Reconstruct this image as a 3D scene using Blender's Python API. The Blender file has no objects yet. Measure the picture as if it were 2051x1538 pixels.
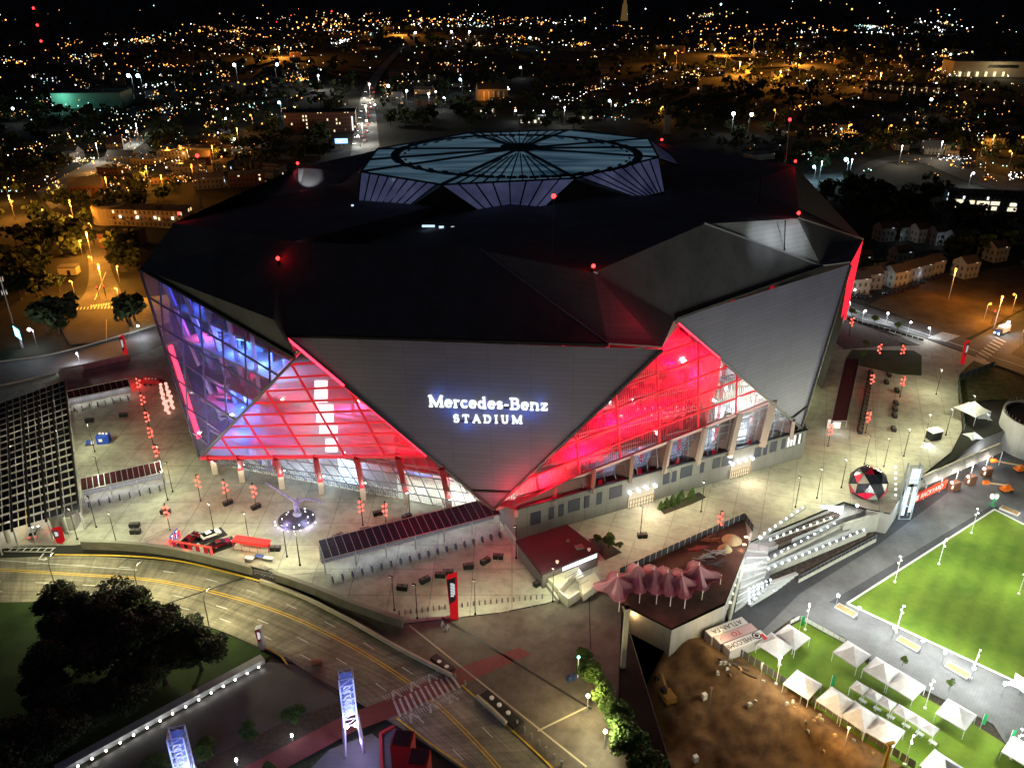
import bpy, math, random
from mathutils import Vector, Matrix
from mathutils.geometry import tessellate_polygon
R = math.radians
rnd = random.Random(7)
scene = bpy.context.scene
COL = scene.collection

# ------------------------------------------------------------------ camera
CAM_H, PITCH, FPX, CX, CY = 122.0, R(26.0), 1660.0, 1025.5, 769.0
cam_d = bpy.data.cameras.new('camera'); cam = bpy.data.objects.new('camera', cam_d); COL.objects.link(cam)
cam_d.sensor_width = 36.0; cam_d.lens = FPX / 2051.0 * 36.0
cam_d.clip_start = 1.0; cam_d.clip_end = 40000.0
cam.location = (0, 0, CAM_H); cam.rotation_euler = (R(90) - PITCH, 0, 0)
scene.camera = cam

# ------------------------------------------------------------------ world: night sky
world = bpy.data.worlds.new('World'); scene.world = world; world.use_nodes = True
wn = world.node_tree; wn.nodes.clear()
sky = wn.nodes.new('ShaderNodeTexSky'); sky.sky_type = 'NISHITA'; sky.sun_disc = False
sky.sun_elevation = R(-4.0); sky.sun_rotation = R(200)
bg = wn.nodes.new('ShaderNodeBackground'); bg.inputs['Strength'].default_value = 0.05
bg2 = wn.nodes.new('ShaderNodeBackground'); bg2.inputs['Color'].default_value = (.30, .36, .66, 1); bg2.inputs['Strength'].default_value = 0.017
addw = wn.nodes.new('ShaderNodeAddShader'); wo = wn.nodes.new('ShaderNodeOutputWorld')
wn.links.new(sky.outputs[0], bg.inputs['Color']); wn.links.new(bg.outputs[0], addw.inputs[0])
wn.links.new(bg2.outputs[0], addw.inputs[1]); wn.links.new(addw.outputs[0], wo.inputs[0])
# added fill: one dim, cool sun lamp that lifts the dark roof
sun_d = bpy.data.lights.new('fill_sun', 'SUN'); sun_d.energy = 0.03; sun_d.angle = R(0.5); sun_d.color = (.8, .88, 1)
sun = bpy.data.objects.new('fill_sun', sun_d); COL.objects.link(sun); sun.rotation_euler = (R(50), 0, R(-25))

scene.view_settings.view_transform = 'Standard'; scene.view_settings.look = 'None'
scene.view_settings.exposure = 0.0; scene.view_settings.gamma = 1.0
cy = scene.cycles
cy.use_denoising = True; cy.max_bounces = 5; cy.diffuse_bounces = 2; cy.glossy_bounces = 2
cy.transmission_bounces = 2; cy.transparent_max_bounces = 8; cy.sample_clamp_indirect = 4.0
cy.use_adaptive_sampling = True; cy.adaptive_threshold = 0.01
cy.caustics_reflective = False; cy.caustics_refractive = False
try: cy.use_light_tree = True
except Exception: pass

# ------------------------------------------------------------------ helpers
CP, SP = math.cos(PITCH), math.sin(PITCH)
def ray(px, py):
    u, v = (px - CX) / FPX, (CY - py) / FPX
    return Vector((u, CP + v * SP, -SP + v * CP))
def G(px, py, z=0.0):
    d = ray(px, py); t = (z - CAM_H) / d.z
    return Vector((d.x * t, d.y * t, z))
def GY(px, py, Y):
    d = ray(px, py); t = Y / d.y
    return Vector((d.x * t, Y, CAM_H + d.z * t))
def gs(seq, z=0.0): return [G(a, b, z) for a, b in seq]

MATS = {}
def nodes_of(m): return m.node_tree.nodes, m.node_tree.links
def mat(name, col, rough=.7, metal=0.0, var=0.0, vs=1.0, spec=.3, bump=0.0, coord='Object', col2=None, detail=6):
    if name in MATS: return MATS[name]
    m = bpy.data.materials.new(name); m.use_nodes = True; N, L = nodes_of(m)
    b = N['Principled BSDF']; b.inputs['Roughness'].default_value = rough; b.inputs['Metallic'].default_value = metal
    b.inputs['Specular IOR Level'].default_value = spec
    b.inputs['Base Color'].default_value = (*col, 1)
    if var > 0 or col2:
        tc = N.new('ShaderNodeTexCoord'); nt = N.new('ShaderNodeTexNoise'); nt.inputs['Scale'].default_value = vs
        nt.inputs['Detail'].default_value = detail; nt.inputs['Roughness'].default_value = .6
        L.new(tc.outputs[coord], nt.inputs['Vector'])
        rp = N.new('ShaderNodeValToRGB'); L.new(nt.outputs['Fac'], rp.inputs['Fac'])
        a = col if col2 else tuple(c * (1 - var) for c in col); c2 = col2 or tuple(min(1, c * (1 + var)) for c in col)
        rp.color_ramp.elements[0].position = .32; rp.color_ramp.elements[1].position = .68
        rp.color_ramp.elements[0].color = (*a, 1); rp.color_ramp.elements[1].color = (*c2, 1)
        L.new(rp.outputs['Color'], b.inputs['Base Color'])
        if bump:
            bp = N.new('ShaderNodeBump'); bp.inputs['Strength'].default_value = bump; bp.inputs['Distance'].default_value = .1
            L.new(nt.outputs['Fac'], bp.inputs['Height']); L.new(bp.outputs['Normal'], b.inputs['Normal'])
    MATS[name] = m; return m
def emit(name, col, s, sample=False):
    if name in MATS: return MATS[name]
    m = bpy.data.materials.new(name); m.use_nodes = True; N, L = nodes_of(m); N.clear()
    e = N.new('ShaderNodeEmission'); e.inputs['Color'].default_value = (*col, 1); e.inputs['Strength'].default_value = s
    o = N.new('ShaderNodeOutputMaterial'); L.new(e.outputs[0], o.inputs[0])
    m.cycles.emission_sampling = 'AUTO' if sample else 'NONE'
    MATS[name] = m; return m
def jointed(name, col, w, h, mortar=.06, dark=.6, var=.12, vs=.15, rough=.75, rot=0.0, spec=.3, mapping='xy', stain=None):
    """paving or cladding: brick texture joints over a noisy base"""
    if name in MATS: return MATS[name]
    m = bpy.data.materials.new(name); m.use_nodes = True; N, L = nodes_of(m); b = N['Principled BSDF']
    b.inputs['Roughness'].default_value = rough; b.inputs['Specular IOR Level'].default_value = spec
    tc = N.new('ShaderNodeTexCoord'); mp = N.new('ShaderNodeMapping')
    if mapping == 'uv': L.new(tc.outputs['UV'], mp.inputs['Vector'])
    else: L.new(tc.outputs['Object'], mp.inputs['Vector'])
    mp.inputs['Rotation'].default_value = (0, 0, rot)
    br = N.new('ShaderNodeTexBrick'); br.offset = 0.0; br.inputs['Scale'].default_value = 1.0
    br.inputs['Brick Width'].default_value = w; br.inputs['Row Height'].default_value = h
    br.inputs['Mortar Size'].default_value = mortar; br.inputs['Mortar Smooth'].default_value = .1
    br.inputs['Color1'].default_value = (1, 1, 1, 1); br.inputs['Color2'].default_value = (.9, .9, .9, 1)
    br.inputs['Mortar'].default_value = (dark, dark, dark, 1)
    L.new(mp.outputs[0], br.inputs['Vector'])
    nt = N.new('ShaderNodeTexNoise'); nt.inputs['Scale'].default_value = vs; nt.inputs['Detail'].default_value = 8; nt.inputs['Roughness'].default_value = .65
    L.new(tc.outputs['Object'], nt.inputs['Vector'])
    rp = N.new('ShaderNodeValToRGB'); L.new(nt.outputs['Fac'], rp.inputs['Fac'])
    rp.color_ramp.elements[0].position = .3; rp.color_ramp.elements[1].position = .7
    st = stain or tuple(c * (1 - var) for c in col)
    rp.color_ramp.elements[0].color = (*st, 1); rp.color_ramp.elements[1].color = (*[min(1, c * (1 + var)) for c in col], 1)
    mx = N.new('ShaderNodeMixRGB'); mx.blend_type = 'MULTIPLY'; mx.inputs['Fac'].default_value = 1
    L.new(rp.outputs['Color'], mx.inputs['Color1']); L.new(br.outputs['Color'], mx.inputs['Color2'])
    L.new(mx.outputs[0], b.inputs['Base Color']); MATS[name] = m; return m

def grime(m, scale, lo, detail=9):
    N, L = nodes_of(m); b = N['Principled BSDF']; src = b.inputs['Base Color'].links[0].from_socket; tc = N.new('ShaderNodeTexCoord'); nt = N.new('ShaderNodeTexNoise'); nt.inputs['Scale'].default_value = scale; nt.inputs['Detail'].default_value = detail; nt.inputs['Roughness'].default_value = .7; L.new(tc.outputs['Object'], nt.inputs['Vector'])
    mr = N.new('ShaderNodeMapRange'); mr.inputs['From Min'].default_value = .36; mr.inputs['From Max'].default_value = .56; mr.inputs['To Min'].default_value = lo; mr.inputs['To Max'].default_value = 1.04; L.new(nt.outputs['Fac'], mr.inputs['Value']); mx = N.new('ShaderNodeMixRGB'); mx.blend_type = 'MULTIPLY'; mx.inputs['Fac'].default_value = 1; L.new(src, mx.inputs['Color1']); L.new(mr.outputs[0], mx.inputs['Color2']); L.new(mx.outputs[0], b.inputs['Base Color']); return m
def setp(o, label=None, cat=None, group=None, kind=None):
    if label: o['label'] = label
    if cat: o['category'] = cat
    if group: o['group'] = group
    if kind: o['kind'] = kind
    return o
def thing(name, label, cat, loc=(0, 0, 0), rz=0.0, group=None):
    o = bpy.data.objects.new(name, None); COL.objects.link(o); o.location = loc; o.rotation_euler = (0, 0, rz)
    o.empty_display_size = .2
    return setp(o, label, cat, group)
def root_of(o):
    while o.parent: o = o.parent
    return o
KIDS = {}
def dup(root, loc, rz=None, label=None, scale=None, group=None):
    r = root.copy(); COL.objects.link(r); r.location = loc
    if rz is not None: r.rotation_euler = (0, 0, rz)
    if scale is not None: r.scale = scale if hasattr(scale, '__len__') else (scale,) * 3
    if label: r['label'] = label
    if group: r['group'] = group
    def rec(src, dst):
        for ch in KIDS.get(src.name, []):
            c = ch.copy(); COL.objects.link(c); c.parent = dst; KIDS.setdefault(dst.name, []).append(c); rec(ch, c)
    rec(root, r); return r
def adopt(child, parent):
    child.parent = parent; KIDS.setdefault(parent.name, []).append(child)

class MB:
    """collects faces; build() links them as one mesh object"""
    def __init__(s): s.v = []; s.f = []; s.mi = []; s.uv = {}
    def face(s, pts, mi=0, uv=None):
        n = len(s.v); s.v += [Vector(p) for p in pts]; s.f.append(tuple(range(n, n + len(pts)))); s.mi.append(mi)
        if uv: s.uv[len(s.f) - 1] = uv
    def box(s, c, size, rz=0.0, mi=0, top=None):
        """size full; top=(sx,sy) scales the top face"""
        c = Vector(c); hx, hy, hz = [k / 2 for k in size]; ca, sa = math.cos(rz), math.sin(rz); t = top or (1, 1)
        P = []
        for dz, k in ((-hz, (1, 1)), (hz, t)):
            for dx, dy in ((-1, -1), (1, -1), (1, 1), (-1, 1)):
                x, y = dx * hx * k[0], dy * hy * k[1]
                P.append(c + Vector((x * ca - y * sa, x * sa + y * ca, dz)))
        n = len(s.v); s.v += P
        for q in ((0, 3, 2, 1), (4, 5, 6, 7), (0, 1, 5, 4), (1, 2, 6, 5), (2, 3, 7, 6), (3, 0, 4, 7)):
            s.f.append(tuple(n + k for k in q)); s.mi.append(mi)
    def bar(s, a, b, w, h=None, mi=0, up=(0, 0, 1)):
        a, b = Vector(a), Vector(b); h = h or w; d = b - a
        if d.length < 1e-6: return
        d.normalize(); u = Vector(up); sd = d.cross(u)
        if sd.length < 1e-3: sd = d.cross(Vector((1, 0, 0)))
        sd.normalize(); u = sd.cross(d); n = len(s.v)
        for p in (a, b):
            for x, y in ((-1, -1), (1, -1), (1, 1), (-1, 1)): s.v.append(p + sd * (x * w / 2) + u * (y * h / 2))
        for q in ((0, 1, 2, 3), (7, 6, 5, 4), (0, 4, 5, 1), (1, 5, 6, 2), (2, 6, 7, 3), (3, 7, 4, 0)):
            s.f.append(tuple(n + k for k in q)); s.mi.append(mi)
    def tube(s, pts, r, n=8, mi=0, r2=None, cap=True):
        pts = [Vector(p) for p in pts]; k = len(pts); rings = []
        for i, p in enumerate(pts):
            d = (pts[min(i + 1, k - 1)] - pts[max(i - 1, 0)]).normalized()
            a = d.cross(Vector((0, 0, 1)))
            if a.length < 1e-3: a = Vector((1, 0, 0))
            a.normalize(); b = d.cross(a); rr = r if r2 is None else r + (r2 - r) * i / max(1, k - 1)
            m = len(s.v); rings.append(m)
            for j in range(n):
                t = 2 * math.pi * j / n; s.v.append(p + (a * math.cos(t) + b * math.sin(t)) * rr)
        for i in range(k - 1):
            for j in range(n):
                s.f.append((rings[i] + j, rings[i] + (j + 1) % n, rings[i + 1] + (j + 1) % n, rings[i + 1] + j)); s.mi.append(mi)
        if cap:
            s.f.append(tuple(rings[0] + j for j in range(n - 1, -1, -1))); s.mi.append(mi)
            s.f.append(tuple(rings[-1] + j for j in range(n))); s.mi.append(mi)
    def lathe(s, c, prof, n=12, mi=0):
        c = Vector(c); rings = []
        for rr, z in prof:
            rings.append(len(s.v))
            for j in range(n):
                t = 2 * math.pi * j / n; s.v.append(c + Vector((math.cos(t) * rr, math.sin(t) * rr, z)))
        for i in range(len(prof) - 1):
            for j in range(n):
                s.f.append((rings[i] + j, rings[i] + (j + 1) % n, rings[i + 1] + (j + 1) % n, rings[i + 1] + j)); s.mi.append(mi)
        s.f.append(tuple(rings[0] + j for j in range(n - 1, -1, -1))); s.mi.append(mi)
        s.f.append(tuple(rings[-1] + j for j in range(n))); s.mi.append(mi)
    def ball(s, c, r, n=8, m=5, mi=0, sc=(1, 1, 1)):
        c = Vector(c)
        base = len(s.v); s.v.append(c + Vector((0, 0, -r * sc[2])))
        for i in range(1, m):
            t = -math.pi / 2 + math.pi * i / m
            for j in range(n):
                p = 2 * math.pi * j / n
                s.v.append(c + Vector((math.cos(t) * math.cos(p) * r * sc[0], math.cos(t) * math.sin(p) * r * sc[1], math.sin(t) * r * sc[2])))
        s.v.append(c + Vector((0, 0, r * sc[2]))); last = len(s.v) - 1
        for j in range(n):
            s.f.append((base, base + 1 + (j + 1) % n, base + 1 + j)); s.mi.append(mi)
            s.f.append((last, last - n + j, last - n + (j + 1) % n)); s.mi.append(mi)
        for i in range(m - 2):
            for j in range(n):
                a = base + 1 + i * n; s.f.append((a + j, a + (j + 1) % n, a + n + (j + 1) % n, a + n + j)); s.mi.append(mi)
    def prism(s, poly, z0, z1, mi=0, holes=()):
        """extruded polygon (list of xy vectors)"""
        loops = [[Vector((p[0], p[1], 0)) for p in l] for l in (poly, *holes)]
        flat = [p for l in loops for p in l]; tris = tessellate_polygon(loops); n = len(s.v)
        s.v += [Vector((p.x, p.y, z1)) for p in flat]
        for t in tris:
            a, b, c = [flat[k] for k in t]
            if (b - a).cross(c - a).z < 0: t = t[::-1]
            s.f.append(tuple(n + k for k in t)); s.mi.append(mi)
        if z0 is not None and z0 != z1:
            for l in loops:
                for i in range(len(l)):
                    a, b = l[i], l[(i + 1) % len(l)]
                    s.face([(a.x, a.y, z0), (b.x, b.y, z0), (b.x, b.y, z1), (a.x, a.y, z1)], mi)
    def quadstrip(s, A, B, mi=0, two=False):
        for i in range(len(A) - 1): s.face([A[i], A[i + 1], B[i + 1], B[i]], mi)
    def build(s, name, mats, parent=None, org=None, smooth=False):
        me = bpy.data.meshes.new(name)
        if org is None:
            org = Vector((0, 0, 0))
            if parent is not None: org = Vector(root_of(parent).location)
        me.from_pydata([tuple(p - org) for p in s.v], [], s.f)
        if not isinstance(mats, (list, tuple)): mats = [mats]
        for m in mats: me.materials.append(m)
        if len(mats) > 1: me.polygons.foreach_set('material_index', s.mi)
        if s.uv:
            ul = me.uv_layers.new(name='UVMap')
            for fi, uv in s.uv.items():
                for li, u in zip(me.polygons[fi].loop_indices, uv): ul.data[li].uv = u
        if smooth: me.polygons.foreach_set('use_smooth', [True] * len(me.polygons))
        me.update(); o = bpy.data.objects.new(name, me); COL.objects.link(o)
        if parent is not None: adopt(o, parent)
        return o
    def solo(s, name, mats, label, cat, base=None, group=None, smooth=False):
        """a top-level thing that is one mesh"""
        if base is None: base = sum((Vector((p.x, p.y, 0)) for p in s.v), Vector()) / len(s.v); base.z = min(p.z for p in s.v)
        o = s.build(name, mats, None, Vector(base), smooth); o.location = base
        return setp(o, label, cat, group)
def struct(mb, name, mats):
    o = mb.build(name, mats); o['kind'] = 'structure'; return o

LD = {}
def lamp(loc, power, col, r=.4, parent=None, name='lamp_light', spot=None, aim=None, blend=.6, org=None):
    key = (power, col, r, spot, blend)
    if key not in LD:
        d = bpy.data.lights.new(name, 'SPOT' if spot else 'POINT'); d.energy = power; d.color = col; d.shadow_soft_size = r
        if spot: d.spot_size = R(spot); d.spot_blend = blend
        LD[key] = d
    o = bpy.data.objects.new(name, LD[key]); COL.objects.link(o)
    base = Vector(root_of(parent).location) if parent is not None else Vector()
    if org is not None: base = Vector(org)
    o.location = Vector(loc) - base
    if spot:
        d = (Vector(aim) - Vector(loc)) if aim is not None else Vector((0, 0, -1))
        o.rotation_euler = d.to_track_quat('-Z', 'Y').to_euler()
    if parent is not None: adopt(o, parent)
    return o
def area(loc, aim, sx, sy, power, col, parent, name='flood_light'):
    d = bpy.data.lights.new(name, 'AREA'); d.shape = 'RECTANGLE'; d.size = sx; d.size_y = sy; d.energy = power; d.color = col
    o = bpy.data.objects.new(name, d); COL.objects.link(o)
    o.location = Vector(loc) - Vector(root_of(parent).location)
    o.rotation_euler = (Vector(aim) - Vector(loc)).to_track_quat('-Z', 'Y').to_euler(); adopt(o, parent); return o
def lerp(a, b, t): return a + (b - a) * t
def smooth_line(P, n=8):
    P = [Vector(p) for p in P]; out = []
    for i in range(len(P) - 1):
        p0, p1, p2, p3 = P[max(i - 1, 0)], P[i], P[i + 1], P[min(i + 2, len(P) - 1)]
        for k in range(n):
            t = k / n
            out.append(.5 * ((2 * p1) + (p2 - p0) * t + (2 * p0 - 5 * p1 + 4 * p2 - p3) * t * t + (3 * p1 - p0 - 3 * p2 + p3) * t ** 3))
    out.append(P[-1]); return out
def along(P, d):
    """points every d metres along a polyline, with tangent"""
    out = []; acc = 0.0
    for i in range(len(P) - 1):
        a, b = P[i], P[i + 1]; L = (b - a).length
        if L < 1e-6: continue
        while acc <= L:
            out.append((a.lerp(b, acc / L), (b - a).normalized())); acc += d
        acc -= L
    return out
def offset_line(P, d):
    out = []
    for i, p in enumerate(P):
        t = (P[min(i + 1, len(P) - 1)] - P[max(i - 1, 0)]); t.z = 0; t.normalize()
        out.append(p + Vector((-t.y, t.x, 0)) * d)
    return out

# ------------------------------------------------------------------ colours
ORANGE = (1.0, .34, .035); WHITE = (.92, .96, 1.0); COOL = (.55, .85, 1.0); WARM = (1.0, .84, .56); PLAZA = (.97, 1.0, .63); RED = (1.0, .01, .03); BLUE = (.12, .25, 1.0)
M_conc = jointed('plaza_concrete', (.40, .395, .33), 9, 9, .10, .55, .2, .05, stain=(.25, .25, .19))
grime(M_conc, .33, .74)
M_conc2 = mat('wall_concrete', (.33, .32, .28), .85, var=.15, vs=.5)
M_asph = mat('asphalt', (.055, .055, .058), .85, var=.25, vs=.4)
M_dark = mat('black_metal', (.02, .02, .022), .5, .3)
M_steel = mat('galvanised_steel', (.35, .36, .38), .45, .5, var=.1, vs=3)
M_white = mat('white_paint', (.78, .78, .76), .5)
M_redp = mat('red_paint', (.45, .015, .02), .4)
M_trunk = mat('bark', (.09, .065, .045), .9, var=.3, vs=4)
M_grass = mat('grass', (.011, .028, .004), .95, col2=(.020, .045, .007), vs=.25)
M_soil = mat('planting_soil', (.05, .04, .03), .95, var=.4, vs=1.5)
E_white = emit('lamp_white', (.9, .96, 1), 30)
E_red = emit('lamp_red', (1, .02, .03), 9)
E_orange = emit('lamp_orange', (1, .5, .12), 14)
# ================================================================== STADIUM
def V(px, py, z): return G(px, py, z)
stadium = thing('stadium', 'huge angular stadium with folded metal wall panels and red lit glass triangles', 'stadium', (3, 265, 0))
# cladding with panel seams in UV metres
def clad(name, col, row=1.15, col_w=9.0, rough=.5):
    return jointed(name, col, col_w, row, .055, .66, .10, .07, rough, 0, .4, 'uv')
M_clad = clad('zinc_cladding', (.158, .150, .225)); M_cladw = clad('pale_cladding', (.46, .47, .48)); M_roof = mat('roof_membrane', (.115, .115, .125), .75, var=.12, vs=.05)
M_dkmetal = clad('dark_cladding', (.16, .155, .15), 1.2, 6)
grime(M_roof, .12, .7)
M_trim = mat('parapet_trim', (.10, .10, .105), .4, .6)
def uvface(mb, pts, mi=0, udir=None):
    pts = [Vector(p) for p in pts]; o = pts[0]
    u = Vector(udir) if udir is not None else (pts[1] - pts[0]); u.normalize()
    n = (pts[1] - pts[0]).cross(pts[-1] - pts[0]).normalized(); v = n.cross(u)
    mb.face(pts, mi, [((p - o).dot(u), (p - o).dot(v)) for p in pts])
def panel(name, pts, m, parent=stadium, udir=None):
    b = MB(); uvface(b, pts, 0, udir); return b.build(name, m, parent)
ZE = 54.0
# facade corners
F_TL, F_TR, F_TIP = V(578, 675, ZE), V(1325, 700, ZE), V(989, 1019, 7)
R_TL, R_TR, R_TIP = V(1350, 640, ZE), V(1702, 530, ZE), V(1603, 857, 9.5)
L_TL, L_TR, L_TIP = V(283, 541, ZE), V(592, 718, 49), V(402, 917, 7)
A_L, A_R = V(606, 701, 49), V(1356, 657, 49)
B_L0, B_L1 = V(404, 916, 7.4), V(855, 911, 22); B_R0, B_R1 = V(993, 1017, 7.2), V(1546, 801, 22)
def inset(p, d):
    c = Vector((3, 265, p.z)); k = (c - p).normalized(); return p + k * d
front = panel('sign_wall', [F_TIP, F_TR, F_TL], M_clad, udir=(F_TR - F_TL))
rightp = panel('wall_panel', [R_TIP, R_TR, R_TL], M_clad, udir=(R_TR - R_TL)); rightp['label'] = 'grey metal wall panel on the right of the stadium'
# panel reveal line and edge trims
def edge_part(name, pts, w, m, parent=stadium, h=None):
    b = MB()
    for i in range(len(pts) - 1): b.bar(pts[i], pts[i + 1], w, h or w)
    return b.build(name, m, parent)
out = lambda p, d=.25: p - (Vector((3, 265, p.z)) - p).normalized() * d
edge_part('panel_reveal', [out(F_TIP.lerp(F_TL, .125), .2), out(F_TIP.lerp(F_TR, .125), .2)], .45, M_dark)
edge_part('panel_reveal', [out(R_TIP.lerp(R_TL, .1), .2), out(R_TIP.lerp(R_TR, .14), .2)], .45, M_dark)
for a, b in ((F_TL, F_TIP), (F_TR, F_TIP), (R_TL, R_TIP), (R_TR, R_TIP), (L_TL, L_TIP), (L_TR, L_TIP)):
    edge_part('edge_trim', [out(a, .3), out(b, .3)], .55, M_trim)

# --- glass triangles: membrane + lattice of mullions
def glass_mat(name, tint, trans=.6, spec=.12):
    m = bpy.data.materials.new(name); m.use_nodes = True; N, L = nodes_of(m); N.clear()
    tr = N.new('ShaderNodeBsdfTransparent'); tr.inputs[0].default_value = (*tint, 1)
    tl = N.new('ShaderNodeBsdfTranslucent'); tl.inputs[0].default_value = (.8, .8, .8, 1)
    gl = N.new('ShaderNodeBsdfGlossy'); gl.inputs['Roughness'].default_value = .05; gl.inputs[0].default_value = (.8, .85, .9, 1)
    tc = N.new('ShaderNodeTexCoord'); br = N.new('ShaderNodeTexWave'); br.wave_type = 'BANDS'; br.bands_direction = 'X'; br.inputs['Scale'].default_value = .55
    L.new(tc.outputs['UV'], br.inputs['Vector'])
    mr = N.new('ShaderNodeMapRange'); mr.inputs['To Min'].default_value = 1 - trans - .12; mr.inputs['To Max'].default_value = 1 - trans + .12
    L.new(br.outputs['Fac'], mr.inputs['Value'])
    m1 = N.new('ShaderNodeMixShader'); L.new(mr.outputs[0], m1.inputs[0]); L.new(tr.outputs[0], m1.inputs[1]); L.new(tl.outputs[0], m1.inputs[2])
    m2 = N.new('ShaderNodeMixShader'); m2.inputs[0].default_value = spec; L.new(m1.outputs[0], m2.inputs[1]); L.new(gl.outputs[0], m2.inputs[2])
    o = N.new('ShaderNodeOutputMaterial'); L.new(m2.outputs[0], o.inputs[0]); MATS[name] = m; return m
M_etfe = glass_mat('fritted_membrane', (.95, .95, .95), .63, .05); M_clear = glass_mat('clear_glass', (.9, .95, .97), .86, .1); M_blueg = glass_mat('window_glass', (.72, .8, 1), .95, .05)
def lattice(tri, nu, nv, w, m, name, udir, parent, off=.12):
    """bars across a triangle, parallel to udir (nv of them) and across it (nu)"""
    tri = [Vector(p) for p in tri]; u = Vector(udir).normalized(); n = (tri[1] - tri[0]).cross(tri[2] - tri[0]).normalized(); v = n.cross(u).normalized()
    P = [((p - tri[0]).dot(u), (p - tri[0]).dot(v)) for p in tri]; b = MB()
    so = n if (out(tri[0], 1) - tri[0]).dot(n) > 0 else -n
    def clip(ax, val):
        hits = []
        for i in range(len(P)):
            a, c = P[i], P[(i + 1) % len(P)]
            if (a[ax] - val) * (c[ax] - val) < 0:
                t = (val - a[ax]) / (c[ax] - a[ax]); hits.append(tri[i].lerp(tri[(i + 1) % len(P)], t))
        return hits
    for ax, k in ((1, nv), (0, nu)):
        lo, hi = min(p[ax] for p in P), max(p[ax] for p in P)
        for i in range(1, k):
            h = clip(ax, lo + (hi - lo) * i / k)
            if len(h) >= 2: b.bar(h[0] + so * off, h[1] + so * off, w, w * 1.3)
    return b.build(name, m, parent)
def glazing(name, tri, m, udir, nu, nv, w, mm, label=None):
    g = panel(name, tri, m, udir=udir); lattice(tri, nu, nv, w, mm, 'mullion', udir, g)
    if label: g['label'] = label
    return g
M_mull = mat('glowing_red_frame', (.5, .02, .04), .5); MATS['glowing_red_frame'].node_tree.nodes['Principled BSDF'].inputs['Emission Color'].default_value = (1, .01, .04, 1); MATS['glowing_red_frame'].node_tree.nodes['Principled BSDF'].inputs['Emission Strength'].default_value = .28; M_mull.cycles.emission_sampling = 'NONE'; M_mulg = mat('grey_frame', (.16, .16, .18), .5); M_mulv = mat('blue_frame', (.10, .08, .2), .4, .2)  # LED light on the red frames and columns is painted in as emission
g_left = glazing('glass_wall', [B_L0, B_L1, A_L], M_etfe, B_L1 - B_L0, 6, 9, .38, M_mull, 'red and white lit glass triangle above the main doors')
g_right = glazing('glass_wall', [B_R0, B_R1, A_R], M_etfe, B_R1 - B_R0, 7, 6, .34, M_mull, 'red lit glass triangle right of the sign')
# left end window, bars follow its own slanting grid
g_win = panel('end_window', [L_TIP, L_TR, L_TL], M_blueg, udir=L_TR - L_TL); g_win['label'] = 'blue lit end window on the left'
lattice([L_TIP, L_TR, L_TL], 7, 7, .32, M_mulv, 'mullion', L_TR - L_TL, g_win)
# beams under the glass
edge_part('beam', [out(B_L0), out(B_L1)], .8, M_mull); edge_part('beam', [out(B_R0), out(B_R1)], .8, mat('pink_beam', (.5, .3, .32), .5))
# lower clear glazing
base_L = [G(425, 938), G(988, 1047)]; base_R = [G(1032, 1082), G(1606, 916)]
F_AT = F_TIP.lerp(F_TL, .36)
doorL0, doorL1 = inset(base_L[0], 3), inset(base_L[1], 3)
lg = MB(); uvface(lg, [doorL0, doorL1, F_TIP, B_L1, B_L0]); lobby = lg.build('lobby_glass', M_clear, stadium)
lattice([doorL0, doorL1, B_L1, B_L0], 24, 5, .16, M_mulg, 'mullion', doorL1 - doorL0, lobby)
lattice([doorL1, F_TIP, B_L1], 8, 9, .12, M_mulg, 'mullion', doorL1 - doorL0, lobby)
# raked columns on the left with lit pedestals
M_ped = mat('pale_pedestal', (.45, .41, .34), .6); M_lcol = mat('red_column', (.30, .012, .02), .5)
def on_beam(a, b, px):
    lo, hi = 0.0, 1.0
    for _ in range(40):
        t = (lo + hi) / 2; p = a.lerp(b, t); d = p - Vector((0, 0, CAM_H)); dep = d.y * CP - d.z * SP
        x = CX + FPX * d.x / dep
        if x < px: lo = t
        else: hi = t
    return a.lerp(b, (lo + hi) / 2)
for top_px, fx, fy in ((423, 432, 946), (483, 486, 962), (556, 566, 975), (636, 645, 986), (717, 728, 998), (799, 815, 1006), (886, 899, 1018)):
    foot = G(fx, fy + 2); tp = out(on_beam(B_L0, B_L1 if top_px < 850 else F_TIP.lerp(F_TL, .3), min(top_px, 850)), .6)
    if top_px > 850: tp = out(on_beam(F_TIP.lerp(F_TL, .325), F_TIP, top_px), .5)
    mid = foot + Vector((0, 0, 4.2)); b = MB(); b.bar(mid, tp, 1.3, 1.6); c = b.build('column', M_lcol, stadium)
    p = MB(); p.box(foot + Vector((0, 0, 2.1)), (1.5, 1.5, 4.0), .2); p.build('pedestal', M_ped, c)
    lamp(foot + Vector((.6, -2.2, 4.6)), 260, (1, .9, .78), .2, stadium, 'column_light')
# doors along the lobby
dd = (doorL1 - doorL0).normalized(); M_door = mat('door_frame', (.72, .74, .62), .5); L_door = (doorL1 - doorL0).length
nrm = Vector((dd.y, -dd.x, 0))
for k in range(34):
    t = 3.0 + k * (L_door - 8) / 34; c0 = doorL0 + dd * t + nrm * .35; b = MB(); w = 1.55
    for q in (0, w / 2, w): b.bar(c0 + dd * q, c0 + dd * q + Vector((0, 0, 2.7)), .14, .12)
    b.bar(c0 + Vector((0, 0, 2.75)), c0 + dd * w + Vector((0, 0, 2.75)), .16, .22); b.bar(c0 + Vector((0, 0, .15)), c0 + dd * w + Vector((0, 0, .15)), .12, .3)
    b.build('door', M_door, stadium)

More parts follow.
